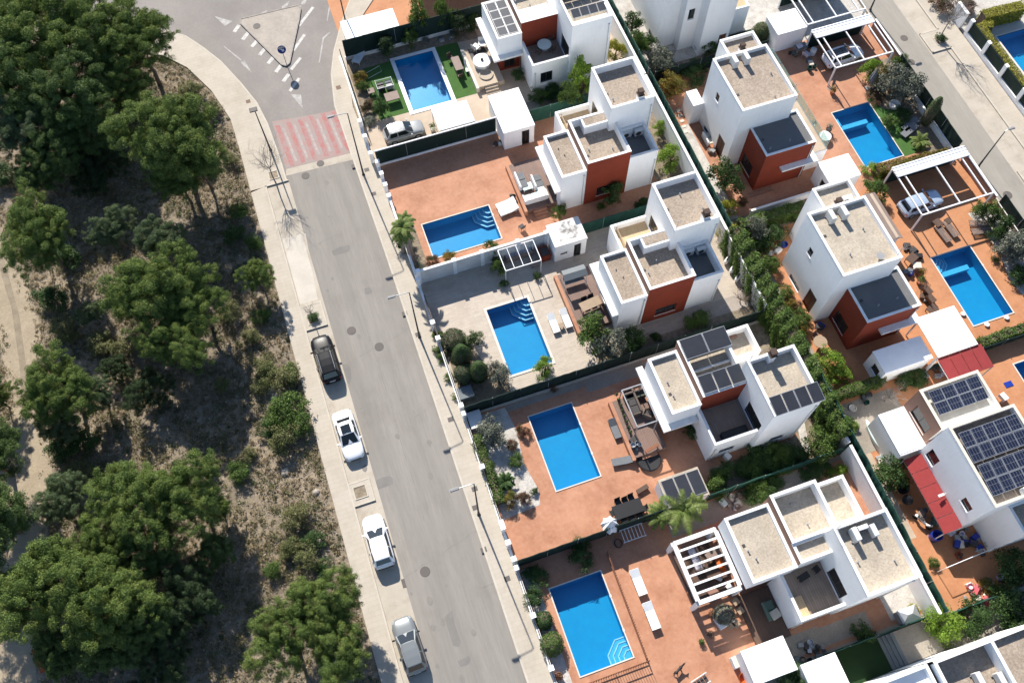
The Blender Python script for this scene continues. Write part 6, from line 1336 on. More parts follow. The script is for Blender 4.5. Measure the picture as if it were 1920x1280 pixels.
# R2
g2 = zm(1640, 260, 280 / 1493)
def slatlounger(label, x, y, rz):
    t = thing('wooden_lounger', label, 'sun lounger', (x, y, Z0), rz, 'wooden sun loungers'); b = MB()
    for k in range(16): b.box(-.95 + k * .12, -.95 + k * .12 + .08, -.3, .3, .34, .37)
    b.build('slats', M['taupe'], t, local=True); b = MB(); b.box(-.97, .97, -.34, -.29, .24, .345); b.box(-.97, .97, .29, .34, .24, .345); b.build('frame', M['taupe'], t, local=True)
    for a in (-.8, .7):
        for c in (-.3, .3): b = MB(); b.box(a - .03, a + .03, c - .03, c + .03, 0, .24); b.build('leg', M['taupe'], t, local=True)
slatlounger('left wooden slatted lounger below the lower carport', *g2(670, 970), PI / 2 + .1); slatlounger('right wooden slatted lounger below the lower carport', *g2(745, 920), PI / 2 + .1); slatlounger('upper pale wooden lounger near the dark bush at the street', *g2(1030, 870), -.4); slatlounger('lower pale wooden lounger near the dark bush at the street', *g2(1050, 940), -.15)
table('dark wooden side table at the head of the wooden loungers', *g2(610, 870), .2, .8, .8, .5, 'woodd'); table('small dark stool beside the wooden loungers head', *g2(715, 845), .2, .6, .6, .4, 'woodd')
gq = zm(1660, 440, 260 / 1664)
junk('dark toys and scooters at the corner of the big gravel roof villa', *gq(240, 200), cols=('black', 'dark', 'woodd'), n=8, r=.8); junk('dark bicycle heap next to the pool steps patio', *gq(350, 230), cols=('dark', 'black'), n=6, r=.5); table('brown garden table beside the white wicker chair', *gq(290, 320), .4, 1.1, .8, .6, 'woodd'); chair('white wicker chair beside the blue toys', *gq(360, 405), 1.2, 'cream', w_=.8); junk('blue plastic toys beside the dark flat roof', *gq(270, 450), cols=('blue', 'cushmint', 'slate'), n=6, r=.5)
pot('bushy green potted plant nearest the blue toys', *gq(405, 490), .3, .4, 'terrapot', Z0, 'autumn', .9); pot('bright green potted plant below the other by the dark roof', *gq(395, 585), .3, .4, 'terrapot', Z0, 'bush', .8)
chair('dark wooden armchair beside the blue pool with a bench', *gq(480, 700), .2, 'woodd', w_=.8); chair('second dark wooden armchair with books beside the blue pool', *gq(520, 800), .2, 'woodd', w_=.8); table('dark wooden coffee table below the two armchairs', *gq(540, 920), .3, 1.0, .8, .45, 'woodd'); junk('pots and tools behind the dark wooden armchairs', *gq(480, 790), cols=('dark', 'grey', 'woodd'), n=5, r=.4)
for i, (a, c) in enumerate(((925, 960), (1210, 1090), (1445, 1005))):
    tt = thing('pool_float', ('white float at the left corner of', 'white float at the near edge of', 'white float at the right corner of')[i] + ' the blue pool with a bench', 'float', (*gq(a, c), Z0), .3 * i, 'small white pool floats'); b = MB(); b.lathe([(.05, 0), (.2, .04), (.24, .12), (.2, .2), (.05, .22)], n=14); b.build('float', M['plastwhite'], tt, local=True)
ge = zm(1340, 360, 260 / 1109)
t = thing('blue_tub', 'violet blue tub on the shaded path below the orange shrub hedge', 'tub', (*ge(550, 432), Z0), .4); b = MB(); b.lathe([(.28, 0), (.36, .3), (.33, .3), (.26, .05), (.001, .05)], n=18); b.build('tub', M['blue'], t, local=True)
junk('white boat shaped planter under the bushes beside the violet blue tub', *ge(465, 480), cols=('plastwhite', 'cream'), n=4, r=.5)
table('round brown table on the corner path by the dark red villa porch', *ge(825, 1225), 0, .62, .62, .72, 'woodtan', Z0, True); chair('metal chair behind the round brown table', *ge(800, 1165), -1.2, 'brown'); junk('dark blue parasol base by the white pillar', *ge(825, 1080), cols=('blue', 'dark'), n=3, r=.3)
for k in range(3): 
    x, y = ge(95 + 42 * k, 560 + 70 * k); b = MB(); tt = thing('white_bundle', ('upper', 'middle', 'lower')[k] + ' white bag like bundle beside the bare shrub', 'bundle', (x, y, Z0), .6, 'white bundles beside the spine wall'); b.cbox(0, 0, .35, .9, .35, .6, 0, .12); b.build('bundle', M['plastwhite'], tt, local=True)
# R3
gx = zm(1560, 620, 360 / 1536); gw = zm(1600, 860, .25)
t = thing('kayak', 'blue and white boat leaning along the white annex roof', 'boat', (*gx(345, 830, .8), .6), -PI / 2 + .0); b = MB(); rings = []
for xx, w_ in ((-1.5, .03), (-1.2, .16), (-.6, .26), (0, .3), (.6, .27), (1.2, .17), (1.5, .04)): rings.append([(xx, w_ * math.cos(2 * PI * k / 12), .12 * max(.3, w_ / .3) * math.sin(2 * PI * k / 12) + abs(xx) ** 2 * .04) for k in range(12)])
b.loft(rings); b.build('hull', M['cushmint'], t, local=True, smooth=True); b = MB(); b.cbox(1.2, 0, .2, .5, .3, .12, 0, .04); b.cbox(0, 0, -.3, 1.6, .12, .5); b.build('blue_nose', M['blue'], t, local=True)
junk('crumpled silver blue sheet on a stand beside the annex', *gx(430, 980), .1, ('cushmint', 'slate', 'steel'), 6, .6, 'covered_pile', 'pile')
t = thing('wheel_tub', 'black round tub with wheel beside the red awning', 'wheel', (*gw(365, 225), Z0)); b = MB(); b.lathe([(.45, 0), (.5, .15), (.5, .25), (.3, .3), (.28, .1), (.001, .1)], n=20); b.build('tyre', M['rubber'], t, local=True)
t = thing('kettle_barbecue', 'black round barbecue below the wheel beside the red awning', 'barbecue', (*gw(380, 325), Z0)); b = MB(); b.lathe([(.2, .4), (.42, .6), (.45, .8), (.3, 1.0), (.05, 1.08)], n=18); b.tube((0, 0, 0), (0, 0, .5), .05); b.build('kettle', M['black'], t, local=True)
t = thing('scooter', 'white motor scooter parked beside the red awning', 'scooter', (*gw(500, 480), Z0), -1.1); b = MB(); b.path([(-.75, 0, .6), (-.4, 0, .72), (0, 0, .62), (.2, 0, .4), (.5, 0, .5), (.68, 0, .95)], [.1, .16, .15, .1, .12, .1], 10); b.build('body', M['plastwhite'], t, local=True, smooth=True)
for a in (-.6, .65): b = MB(); b.tube((a, -.06, .25), (a, .06, .25), .25, .25, 16); b.build('wheel', M['rubber'], t, local=True)
b = MB(); b.tube((.62, -.32, 1.0), (.62, .32, 1.0), .025); b.build('handlebar', M['dark'], t, local=True); b = MB(); b.cbox(-.3, 0, .82, .6, .24, .1, 0, .04); b.build('seat', M['dark'], t, local=True)
t = thing('blue_barrel', 'open dark blue barrel at the end of the red awning', 'barrel', (*gw(597, 590), Z0)); b = MB(); b.lathe([(.4, 0), (.44, .5), (.46, .85), (.41, .85), (.38, .2), (.001, .2)], n=22); b.build('barrel', M['blue'], t, local=True)
junk('grey slatted pallets and junk beside the white scooter', *gw(560, 450), cols=('slate', 'taupe', 'tarp'), n=9, r=.8); junk('heap of boxes and blue clothes on the shaded terracotta', *gw(820, 590), cols=('lilac', 'cream', 'blue', 'grey'), n=12, r=1.0); junk('second heap of cloth and boxes against the white villa corner', *gw(910, 640), cols=('cream', 'blue', 'dark', 'grey'), n=12, r=.8); junk('orange brown toolbox beside the washing line', *gw(790, 740), cols=('rust', 'dark'), n=3, r=.3)
junk('red and white rubbish heap in the corner of the mesh fences', *gw(900, 1000), cols=('plastwhite', 'pink', 'grey', 'cream'), n=14, r=.9); junk('white sacks beside the rubbish heap', *gw(1000, 940), cols=('plastwhite', 'olivefab'), n=6, r=.5); junk('grey cart and blue cloth near the dark trees', *gw(1130, 900), cols=('lilac', 'slate', 'blue'), n=6, r=.5)
t = thing('washing_line', 'thin white washing line strung across the shaded terracotta', 'washing line', (*gw(600, 850), 0)); p0 = gw(625, 850); p1 = gw(985, 700); b = MB()
for p in (p0, p1): b.tube((*p, 0), (*p, 1.8), .03)
b.build('post', M['wpaint'], t); b = MB(); b.tube((*p0, 1.78), (*p1, 1.78), .035, .035, 6); b.build('line', M['wpaint'], t)
t = thing('blue_mat', 'small bright blue mat on the terracotta by the right edge', 'mat', (*gx(1408, 430), Z0), .0); b = MB(); b.cbox(0, 0, .03, .75, .5, .05, 0, .01); b.build('mat', M['blue'], t, local=True)
chair('white garden chair under the edge of the solar covered villa', *gx(1350, 545), .2, 'plastwhite', w_=.7); b = MB(); tt = thing('small_ring', 'pale ring lying on the grey yard near the bare branches', 'ring', (*gx(160, 620), Z0)); b.lathe([(.3, 0), (.36, .06), (.3, .12), (.24, .06)], n=20); b.build('ring', M['cream'], tt, local=True)
junk('teal crates under the bare grey branches', *gx(275, 560), cols=('mesh', 'slate', 'dark'), n=5, r=.5); junk('white ornaments in the dark corner by the red awning', *gx(800, 350), cols=('lilac', 'grey', 'dark'), n=8, r=.9)
junk('grey paving slabs stacked on the tile strip', *gx(370, 1040), cols=('grey', 'cream'), n=3, r=.3)
# back gardens of L4 / L5 / L6
gg = zm(1280, 780, 1 / 6)
t = thing('appliance_box', 'small white appliance on the shaded path below the low villa window', 'appliance', (*gg(490, 470), Z0), .4); b = MB(); b.cbox(0, 0, .3, .5, .6, .6, 0, .05); b.build('box', M['plastwhite'], t, local=True)
junk('broken stones and firewood beside the mesh fence behind the black collector shed', *gg(560, 960), cols=('stone', 'cream', 'taupe', 'cushmint'), n=14, r=.9, name='stone_pile'); junk('row of white and lilac pots at the foot of the tall white wall', *gg(930, 380), cols=('lilac', 'cream'), n=6, r=.7)
gm = zm(1460, 1100, 460 / 1920)
junk('heap of old metal parts on the gravel above the bottom sheds', *gm(260, 500), cols=('slate', 'grey', 'dark', 'steel'), n=16, r=1.0, name='scrap_pile'); junk('grey scrap at the corner of the bottom white shed', *gm(170, 570), cols=('dark', 'taupe', 'slate'), n=9, r=.6, name='scrap_pile')
for k in range(4): 
    pass
t = thing('concrete_steps', 'four wide grey concrete steps beside the dark lawn', 'steps', (28.3, -1.5, 0)); b = MB()
for k in range(4): b.box(29.45 + k * .3, 29.45 + (k + 1) * .3 - .004, -2.95, -.45, 0, .2 + .14 * k)
b.build('step', M['slate'], t); b = MB(); b.box(30.65, 33.75, -2.95, -.45, 0, .6, skip='b'); b.build('landing', M['greyg'], t)
# ------------------------------------------------------------------ vegetation
def unit(n):
    P = nrg.normal(size=(n, 3)); return P / (np.linalg.norm(P, axis=1)[:, None] + 1e-9)
def crown(name, R_, H_, K, per, lump, leaf, mat, seed, flat=.0, asp=.45, hollow=.5):
    """crown of K leaf lumps spread through an uneven ellipsoid: radius R_, height H_, base at z=0"""
    global nrg
    nrg = np.random.default_rng(seed); D = unit(K); D[:, 2] = np.abs(D[:, 2]) * np.where(nrg.random(K) < .8, 1, -.5)
    rad = hollow + (1 - hollow) * nrg.random(K) ** .6
    # uneven outline: low-frequency angular modulation
    ph = nrg.random(4) * 6.28; ang = np.arctan2(D[:, 1], D[:, 0])
    mod = 1 + .18 * np.sin(2 * ang + ph[0]) + .16 * np.sin(3 * ang + ph[1]) + .11 * np.sin(5 * ang + ph[2])
    C = D * (rad * mod)[:, None] * np.array([R_, R_, H_ * .62]); C[:, 2] += H_ * .38
    Ps, Ns, Ss = [], [], []
    for c in C:
        lr = lump * nrg.uniform(.45, 1.5); n = int(per * (lr / lump) ** 2); U = unit(n); U[:, 2] = np.abs(U[:, 2]) * .9 - .25
        sub = unit(6); sub[:, 2] = np.abs(sub[:, 2]); d = (U @ sub.T).max(1)
        r = lr * (.55 + .5 * np.clip(d, 0, 1) ** 2) * nrg.uniform(.55, 1.4, n)
        Ps.append(c + U * r[:, None] * np.array([1, 1, .8])); Nn = U * .8 + np.array([0, 0, .35]) + nrg.normal(size=(n, 3)) * .45; Ns.append(Nn / np.linalg.norm(Nn, axis=1)[:, None]); Ss.append(nrg.uniform(.7, 1.3, n) * leaf)
    return leafmesh(name, np.concatenate(Ps), np.concatenate(Ns), np.concatenate(Ss), mat, asp), C
def trunkmesh(H0, C, r, lean=.0, nb=14, seed=1):
    rr = random.Random(seed); b = MB(); top = Vector((rr.uniform(-.4, .4), rr.uniform(-.4, .4), H0 + 1.0))
    pts = [Vector((0, 0, -.1)), Vector((rr.uniform(-.15, .15), rr.uniform(-.15, .15), H0 * .5)), top * .8, top]; b.path(pts, [r * 1.25, r, r * .75, r * .5], 9)
    idx = list(range(len(C))); rr.shuffle(idx)
    for i in idx[:nb]:
        q = Vector(C[i]) + Vector((0, 0, H0)); s = pts[1].lerp(pts[3], rr.uniform(.3, 1)); m = s.lerp(q, .5) + Vector((0, 0, -.25)); b.path([s, m, q], [r * .38, r * .24, r * .08], 6)
    return b
def meshonly(b, name, mat):
    o = b.build(name, mat); me = o.data; bpy.data.objects.remove(o); return me
PV = []
for i, (mt, K, per, hol) in enumerate((('pine', 380, 330, .3), ('pine', 440, 300, .35), ('pine', 330, 330, .25), ('pined', 380, 300, .3), ('pineg', 320, 300, .3), ('oak', 250, 300, .4))):
    me, C = crown('needles', 4.0, 4.6 if mt != 'oak' else 4.2, K, per, .42, .118, L[mt], 100 + i, hollow=hol)
    hb = 3.2 if mt != 'oak' else 1.2
    tb = meshonly(trunkmesh(hb, C, .2, seed=i), 'trunk', M['bark']); PV.append((me, tb, hb))
KP = {'p0': 0, 'p1': 1, 'p2': 2, 'd': 3, 'g': 4, 'o': 5}
GT = 'trees of the pine wood'
def ptree(label, px, py, rpx, kind, zs=1.0, group=GT, name=None, zc=None):
    """crown centre (px,py) and radius in pixels of the photo"""
    me, tb, hb = PV[KP[kind]]
    zc = zc or 5.5; x, y = S(px, py, zc); dist = math.sqrt(x * x + y * y + (CAM_H - zc) ** 2); R_ = rpx * dist / FPX
    s = R_ / 4.35; zs = zs * 1.25; full = (hb + 2.6) * s * zs; 
    x, y = S(px, py, full); dist = math.sqrt(x * x + y * y + (CAM_H - full) ** 2); R_ = rpx * dist / FPX; s = R_ / 4.35
    t = thing(name or ('pine_tree' if kind != 'o' else 'evergreen_oak'), label, 'tree', (x, y, 0), rnd.uniform(0, 6.28), group)
    u1 = rnd.uniform(.88, 1.1); cr = mobj('crown', me, t, (0, 0, hb * s * zs), 0, (s * u1, s * (2 - u1) * .98, s * zs)); tr = mobj('trunk', tb, t, (0, 0, 0), 0, (s, s, s * zs)); return t
for a in (
 ('large pine at the top left corner of the photo', 62, 38, 88, 'p1'), ('tall pine crown second from the top left corner, touching the top edge', 165, 52, 82, 'p0'), ('bright pine crown beside the curved pavement at the top', 248, 62, 72, 'p2'),
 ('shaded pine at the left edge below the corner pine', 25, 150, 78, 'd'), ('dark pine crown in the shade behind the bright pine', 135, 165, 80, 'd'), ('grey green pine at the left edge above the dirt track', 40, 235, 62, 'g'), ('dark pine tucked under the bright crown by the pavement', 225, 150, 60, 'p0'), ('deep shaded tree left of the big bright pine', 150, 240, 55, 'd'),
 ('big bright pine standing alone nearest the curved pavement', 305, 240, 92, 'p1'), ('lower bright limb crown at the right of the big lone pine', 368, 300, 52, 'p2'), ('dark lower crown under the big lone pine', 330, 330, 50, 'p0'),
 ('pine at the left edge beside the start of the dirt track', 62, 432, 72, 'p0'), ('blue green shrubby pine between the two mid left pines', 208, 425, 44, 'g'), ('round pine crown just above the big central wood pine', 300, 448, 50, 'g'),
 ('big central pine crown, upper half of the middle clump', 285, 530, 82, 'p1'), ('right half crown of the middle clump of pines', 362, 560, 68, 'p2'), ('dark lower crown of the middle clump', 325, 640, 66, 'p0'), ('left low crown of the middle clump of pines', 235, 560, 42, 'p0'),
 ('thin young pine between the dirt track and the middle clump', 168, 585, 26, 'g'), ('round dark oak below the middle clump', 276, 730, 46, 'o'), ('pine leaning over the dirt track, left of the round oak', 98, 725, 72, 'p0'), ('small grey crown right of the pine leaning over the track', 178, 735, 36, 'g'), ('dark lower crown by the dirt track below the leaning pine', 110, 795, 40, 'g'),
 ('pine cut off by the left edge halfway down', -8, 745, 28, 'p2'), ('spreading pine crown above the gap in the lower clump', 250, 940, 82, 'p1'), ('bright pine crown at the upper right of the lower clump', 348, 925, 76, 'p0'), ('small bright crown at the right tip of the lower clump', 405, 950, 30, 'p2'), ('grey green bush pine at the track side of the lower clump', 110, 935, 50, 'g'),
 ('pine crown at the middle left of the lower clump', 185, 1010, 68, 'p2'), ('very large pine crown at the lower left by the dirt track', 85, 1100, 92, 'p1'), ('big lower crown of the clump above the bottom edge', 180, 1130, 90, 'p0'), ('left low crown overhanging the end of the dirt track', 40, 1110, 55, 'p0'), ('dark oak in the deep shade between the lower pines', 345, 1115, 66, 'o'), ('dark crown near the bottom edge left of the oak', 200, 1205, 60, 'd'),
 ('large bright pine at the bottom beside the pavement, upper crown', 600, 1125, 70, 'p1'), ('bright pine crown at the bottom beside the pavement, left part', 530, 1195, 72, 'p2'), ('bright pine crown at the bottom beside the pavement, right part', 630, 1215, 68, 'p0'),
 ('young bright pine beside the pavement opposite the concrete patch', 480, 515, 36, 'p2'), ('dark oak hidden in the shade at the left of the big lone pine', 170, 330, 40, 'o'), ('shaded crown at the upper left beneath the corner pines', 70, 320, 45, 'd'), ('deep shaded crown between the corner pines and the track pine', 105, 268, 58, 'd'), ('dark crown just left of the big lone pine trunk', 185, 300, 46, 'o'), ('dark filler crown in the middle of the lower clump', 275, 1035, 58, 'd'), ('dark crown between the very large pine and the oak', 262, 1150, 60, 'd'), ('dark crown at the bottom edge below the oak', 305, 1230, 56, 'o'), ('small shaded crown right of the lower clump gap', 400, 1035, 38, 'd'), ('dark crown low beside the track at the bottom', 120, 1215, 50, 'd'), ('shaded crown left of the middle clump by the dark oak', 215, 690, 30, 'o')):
    ptree(*a)
for lab, px, py, r, kd in (('off frame tree at the left edge whose shadow crosses the track', -45, 850, 70, 'd'), ('tree left of the frame beside the lower dirt track', -60, 950, 95, 'd'), ('tree left of the frame near the track bend', -75, 720, 50, 'd')):
    ptree(lab, px, py, r, kd)

# generic bush meshes
BV = {}
def bushmesh(kind, K=30, per=120, lump=.36, leaf=.12, R_=1.0, H_=1.5, seed=3, asp=.5, hol=.4):
    key = (kind, K, per, lump, leaf, seed)
    if key not in BV: BV[key] = crown('leaves', R_, H_, K, per, lump, leaf, L[kind], seed, hollow=hol, asp=asp)
    return BV[key][0]
BSTEM = meshonly(MB().path([(0, 0, 0), (.03, .02, .4), (0, .05, .8)], [.06, .045, .02], 6).path([(0, 0, .2), (.25, .1, .7)], [.03, .01], 5).path([(0, 0, .2), (-.2, .15, .7)], [.03, .01], 5), 'stem', M['bark'])
def bush(label, px, py, r, kind='bush', h=None, z=0.0, name='garden_bush', cat='bush', group='garden bushes', gx=None, lump=.34, seed=None):
    h = h or r * 1.3; x, y = gx or S(px, py, z + h * .5); t = thing(name, label, cat, (x, y, z), rnd.uniform(0, 6.28), group)
    me = bushmesh(kind, seed=seed or 3 + len(label) % 5, lump=lump); mobj('foliage', me, t, (0, 0, h * .12), 0, (r / 1.05, r / 1.05, h / 1.45)); mobj('stem', BSTEM, t, (0, 0, 0), 0, (h, h, h)); return t
def ball(label, px, py, r, kind='bushd', h=None, gx=None, cone=0, group='clipped round bushes', nl=None):
    h = h or 1.7 * r; x, y = gx or S(px, py, h * .5); t = thing('clipped_bush', label, 'bush', (x, y, 0), 0, group); n = nl or int(2600 * r); U = unit(n); pass
    rr = r * nrg.uniform(.86, 1.04, n) * (1 + .07 * np.sin(U[:, 0] * 5 + r * 9) * np.sin(U[:, 2] * 4 + U[:, 1] * 5)); P = U * rr[:, None]; P[:, 2] = (U[:, 2] * .5 + .52) * h
    if cone: f = 1 - cone * np.clip(P[:, 2] / h, 0, 1); P[:, 0] *= f; P[:, 1] *= f
    N = U + nrg.normal(size=(n, 3)) * .35; N /= np.linalg.norm(N, axis=1)[:, None]
    mobj('foliage', leafmesh('foliage', P, N, nrg.uniform(.09, .16, n), L[kind], .6), t)
    b = MB(); rings = []
    for k in range(7): a = -PI / 2 + PI * k / 6; f = 1 - cone * (math.sin(a) * .5 + .5); rings.append([(r * .88 * f * max(.03, math.cos(a)) * math.cos(2 * PI * j / 14), r * .88 * f * max(.03, math.cos(a)) * math.sin(2 * PI * j / 14), h * (.52 + .44 * math.sin(a))) for j in range(14)])
    b.loft(rings); b.build('branches', M['bark'], t, local=True); return t
def hedge(label, p0, p1, w_, h, kind='bush', rough=.12, z=0, dens=260, name='hedge', leaf=.15, group='hedges'):
    a, c = Vector(p0), Vector(p1); Lh = (c - a).length; d = (c - a) / Lh; s = Vector((-d.y, d.x)); t = thing(name, label, 'hedge', (*p0, z), 0, group)
    n = int((Lh * (w_ + 2 * h) + w_ * h * 2) * dens); per = w_ + 2 * h; u = nrg.random(n) * Lh; v = nrg.random(n) * per
    side = v < h; side2 = v > h + w_; lat = np.where(side, -w_ / 2, np.where(side2, w_ / 2, v - h - w_ / 2)); zz = np.where(side, v, np.where(side2, per - v, h))
    wob = rough * (np.sin(u * 2.3 + v) + np.sin(u * 5.1 + 1.3 + v * 2)) * .5 + nrg.normal(size=n) * rough * .4
    nl = np.where(side, -1., np.where(side2, 1., 0.)); nz = np.where(side | side2, .25, 1.)
    lat = lat + nl * wob; zz = zz + np.where(nz > .9, wob, 0)
    P = np.stack([d.x * u + s.x * lat, d.y * u + s.y * lat, zz], 1); N = np.stack([s.x * nl, s.y * nl, nz], 1) + nrg.normal(size=(n, 3)) * .5; N /= np.linalg.norm(N, axis=1)[:, None]
    mobj('foliage', leafmesh('foliage', P, N, nrg.uniform(.7, 1.3, n) * leaf, L[kind], .6), t)
    b = MB(); e = min(.12, w_ * .25); q = [(d.x * k + s.x * l, d.y * k + s.y * l) for k, l in ((.1, -w_ / 2 + e), (Lh - .1, -w_ / 2 + e), (Lh - .1, w_ / 2 - e), (.1, w_ / 2 - e))]; b.prism(q, .02, h - e); b.build('branches', M['bark'], t, local=True); return t
def palm(label, x, y, h, nf=22, fl=1.9, kind='palm', tr=.14, group='palm trees', z=0.0, droop=1.0, lean=(0, 0)):
    t = thing('palm_tree', label, 'palm tree', (x, y, z), rnd.uniform(0, 6), group)
    if h > .3: b = MB(); b.path([(0, 0, 0), (lean[0] * .5, lean[1] * .5, h * .5), (lean[0], lean[1], h)], [tr * 1.3, tr, tr * .85], 10); b.build('trunk', M['barkgrey'], t, local=True)
    P, N, Sz = [], [], []; V = []; F = []
    for k in range(nf):
        a = 2.4 * k; el = math.radians(75 - 100 * k / nf); ln = fl * rnd.uniform(.85, 1.1); pts = []
        for i in range(9):
            u = i / 8; e2 = el - droop * u * 1.3; 
            if i == 0: p = Vector((lean[0], lean[1], h))
            else: p = pts[-1] + Vector((math.cos(a) * math.cos(e2), math.sin(a) * math.cos(e2), math.sin(e2))) * ln / 8
            pts.append(p)
        for i in range(1, 9):
            dd = (pts[i] - pts[i - 1]).normalized(); sd = dd.cross(Vector((0, 0, 1))).normalized()
            for j in range(3):
                q = pts[i - 1].lerp(pts[i], j / 3); ll = fl * .30 * (1 - abs(i / 8 - .45)) 
                for sg in (-1, 1):
                    tip = q + (sd * sg + dd * .55 + Vector((0, 0, -.25))).normalized() * ll; n0 = len(V); wv = dd * .05
                    V += [q - wv, q + wv, tip]; F.append((n0, n0 + 1, n0 + 2))
    me = bpy.data.meshes.new('fronds'); me.from_pydata([tuple(v) for v in V], [], F); me.materials.append(L[kind]); me.update(); mobj('fronds', me, t); return t
def baretree(label, x, y, h, seed, spread=1.0, r0=.06, name='bare_tree', group='bare street trees', z=.14, levels=4, n0=6, crown_frac=.42, mat='barkgrey'):
    rr = random.Random(seed); t = thing(name, label, 'tree', (x, y, z), 0, group); b = MB(); th = h * crown_frac
    b.path([(0, 0, 0), (rr.uniform(-.08, .08), rr.uniform(-.08, .08), th * .5), (0, 0, th)], [r0 * 1.3, r0, r0 * .85], 7); b.build('trunk', M[mat], t, local=True); b = MB()
    def grow(p, d, ln, r, lv):
        q = p + d * ln * .5 + Vector((rr.uniform(-1, 1), rr.uniform(-1, 1), 0)) * ln * .06; e = q + (d + Vector((rr.uniform(-.3, .3), rr.uniform(-.3, .3), .1))).normalized() * ln * .5
        b.path([p, q, e], [r, r * .8, r * .55], 4 if lv < 3 else 5)
        if lv:
            for k in range(3):
                dd = (d + Vector((rr.uniform(-1, 1) * spread, rr.uniform(-1, 1) * spread, rr.uniform(-.1, .5)))).normalized(); s = p.lerp(q, .6) if k == 0 else (q if k == 1 else e)
                grow(s, dd, ln * rr.uniform(.55, .75), r * .55, lv - 1)
    for k in range(n0): a = k * 6.28 / n0 + rr.uniform(-.3, .3); grow(Vector((0, 0, th * (.92 + .02 * (k % 3)))), Vector((math.cos(a) * spread * .55, math.sin(a) * spread * .55, .9)).normalized(), h * .27, r0 * .55, levels - 1)
    b.build('branches', M[mat], t, local=True); return t
baretree('leafless tree at the upper left end of the parking bay', *S(518, 345), 6.2, 4, spread=1.1, levels=5, n0=7); baretree('small leafless tree in the planted pit in front of the black estate car', -5.65, 41.4, 3.2, 9, r0=.04, levels=3)
baretree('leafless tree on the far pavement beside the green panel wall', 65.75, 51.9, 6.4, 12, 1.1, levels=5, n0=7)
bush('green shrub at the foot of the small leafless street tree', 583, 600, .55, 'bushd', .45, .15, gx=(-5.62, 41.45)); bush('round green shrub under the far leafless tree', 0, 0, .6, 'bushd', .6, .15, gx=(65.75, 51.8))
# forest-edge shrubs (individual)
SH = 'wild shrubs along the wood edge'
for i, (px, py, r, kd, lab) in enumerate((
 (535, 765, 1.7, 'bush', 'bright wild shrub above the white saloon side of the pavement'), (530, 712, 1.4, 'scrub', 'pale scrubby shrub level with the black estate car'), (562, 798, 1.3, 'bush', 'low bright shrub touching the pavement edge beside the saloon'), (505, 800, 1.0, 'bushd', 'small dark shrub left of the bright wild shrubs'), (530, 820, 1.5, 'scrub', 'grey shrub below the bright wild shrubs'), (485, 725, .9, 'scrub', 'small olive shrub by the white boulder'),
 (497, 690, 1.1, 'scrub', 'thin shrub above the white boulder'), (545, 700, 1.0, 'bush', 'shrub right on the pavement edge above the boulder'), (447, 890, 1.0, 'bush', 'lone round shrub in the dry grass left of the tree pit'), (590, 1010, .9, 'bushd', 'small dark shrub above the large bottom pine'), (575, 1045, 1.2, 'scrub', 'brownish shrub just above the large bottom pine'), (508, 1068, .8, 'bush', 'small bright shrub on the left above the bottom pine'),
 (545, 1025, 1.0, 'scrub', 'olive shrub on the slope above the bottom pine'), (555, 970, 1.3, 'scrub', 'wide grey shrub in the pinkish earth'), (448, 395, 1.0, 'bush', 'small bright shrub by the pavement below the lone pine'), (475, 455, .9, 'bush', 'small bright shrub at the kerb level with the concrete patch'), (440, 440, 1.1, 'bushd', 'dark shrub near the pavement below the lone pine'), (425, 590, 1.2, 'scrub', 'shrub at the right of the middle clump'),
 (470, 630, .9, 'scrub', 'small shrub near the pavement level with the planted pit'), (490, 595, .9, 'bush', 'shrub by the pavement below the young bright pine'), (415, 720, .8, 'scrub', 'dry shrub at the edge of the big shadow'), (385, 160 + 150, 1.1, 'bush', 'small bright shrub at the foot of the lone pine'), (430, 300, .9, 'scrub', 'shrub on the pavement edge right of the lone pine'), (400, 205, 1.0, 'scrub', 'low shrub by the curved pavement wall'), (355, 170, 1.2, 'scrub', 'shrub in the brown earth beside the curved pavement'),
 (235, 650, 1.3, 'scrub', 'shrub left below the middle clump of pines'), (190, 640, 1.3, 'scrub', 'shrub between the young pine and the middle clump'), (100, 560, 1.5, 'bushd', 'dark shrub along the upper dirt track'), (120, 620, 1.4, 'scrub', 'shrub on the right bank of the dirt track'), (115, 840, 1.5, 'bushd', 'dark shrub on the track bank below the leaning pine'), (140, 890, 1.4, 'scrub', 'grey shrub beside the lower dirt track'), (155, 830, 1.5, 'bushd', 'shrub in the shade right of the leaning pine'), (470, 850, .7, 'scrub', 'small tuft shrub above the lone round shrub'), (605, 1060, .7, 'bushd', 'tiny dark shrub by the pavement above the bottom pine'), (395, 870, .9, 'scrub', 'dry shrub above the right tip of the lower clump'),
  (8, 330, 1.4, 'bushd', 'dark shrub at the left edge above the track'), (130, 480, 1.3, 'bushd', 'dark shrub right of the pine by the track start'), (85, 1215, 1.1, 'bush', 'bush at the bottom left beside the rusty panel'))):
    bush(lab, px, py, r, kd, r * 1.1, 0, 'wild_shrub', 'shrub', SH, seed=3 + i % 3)
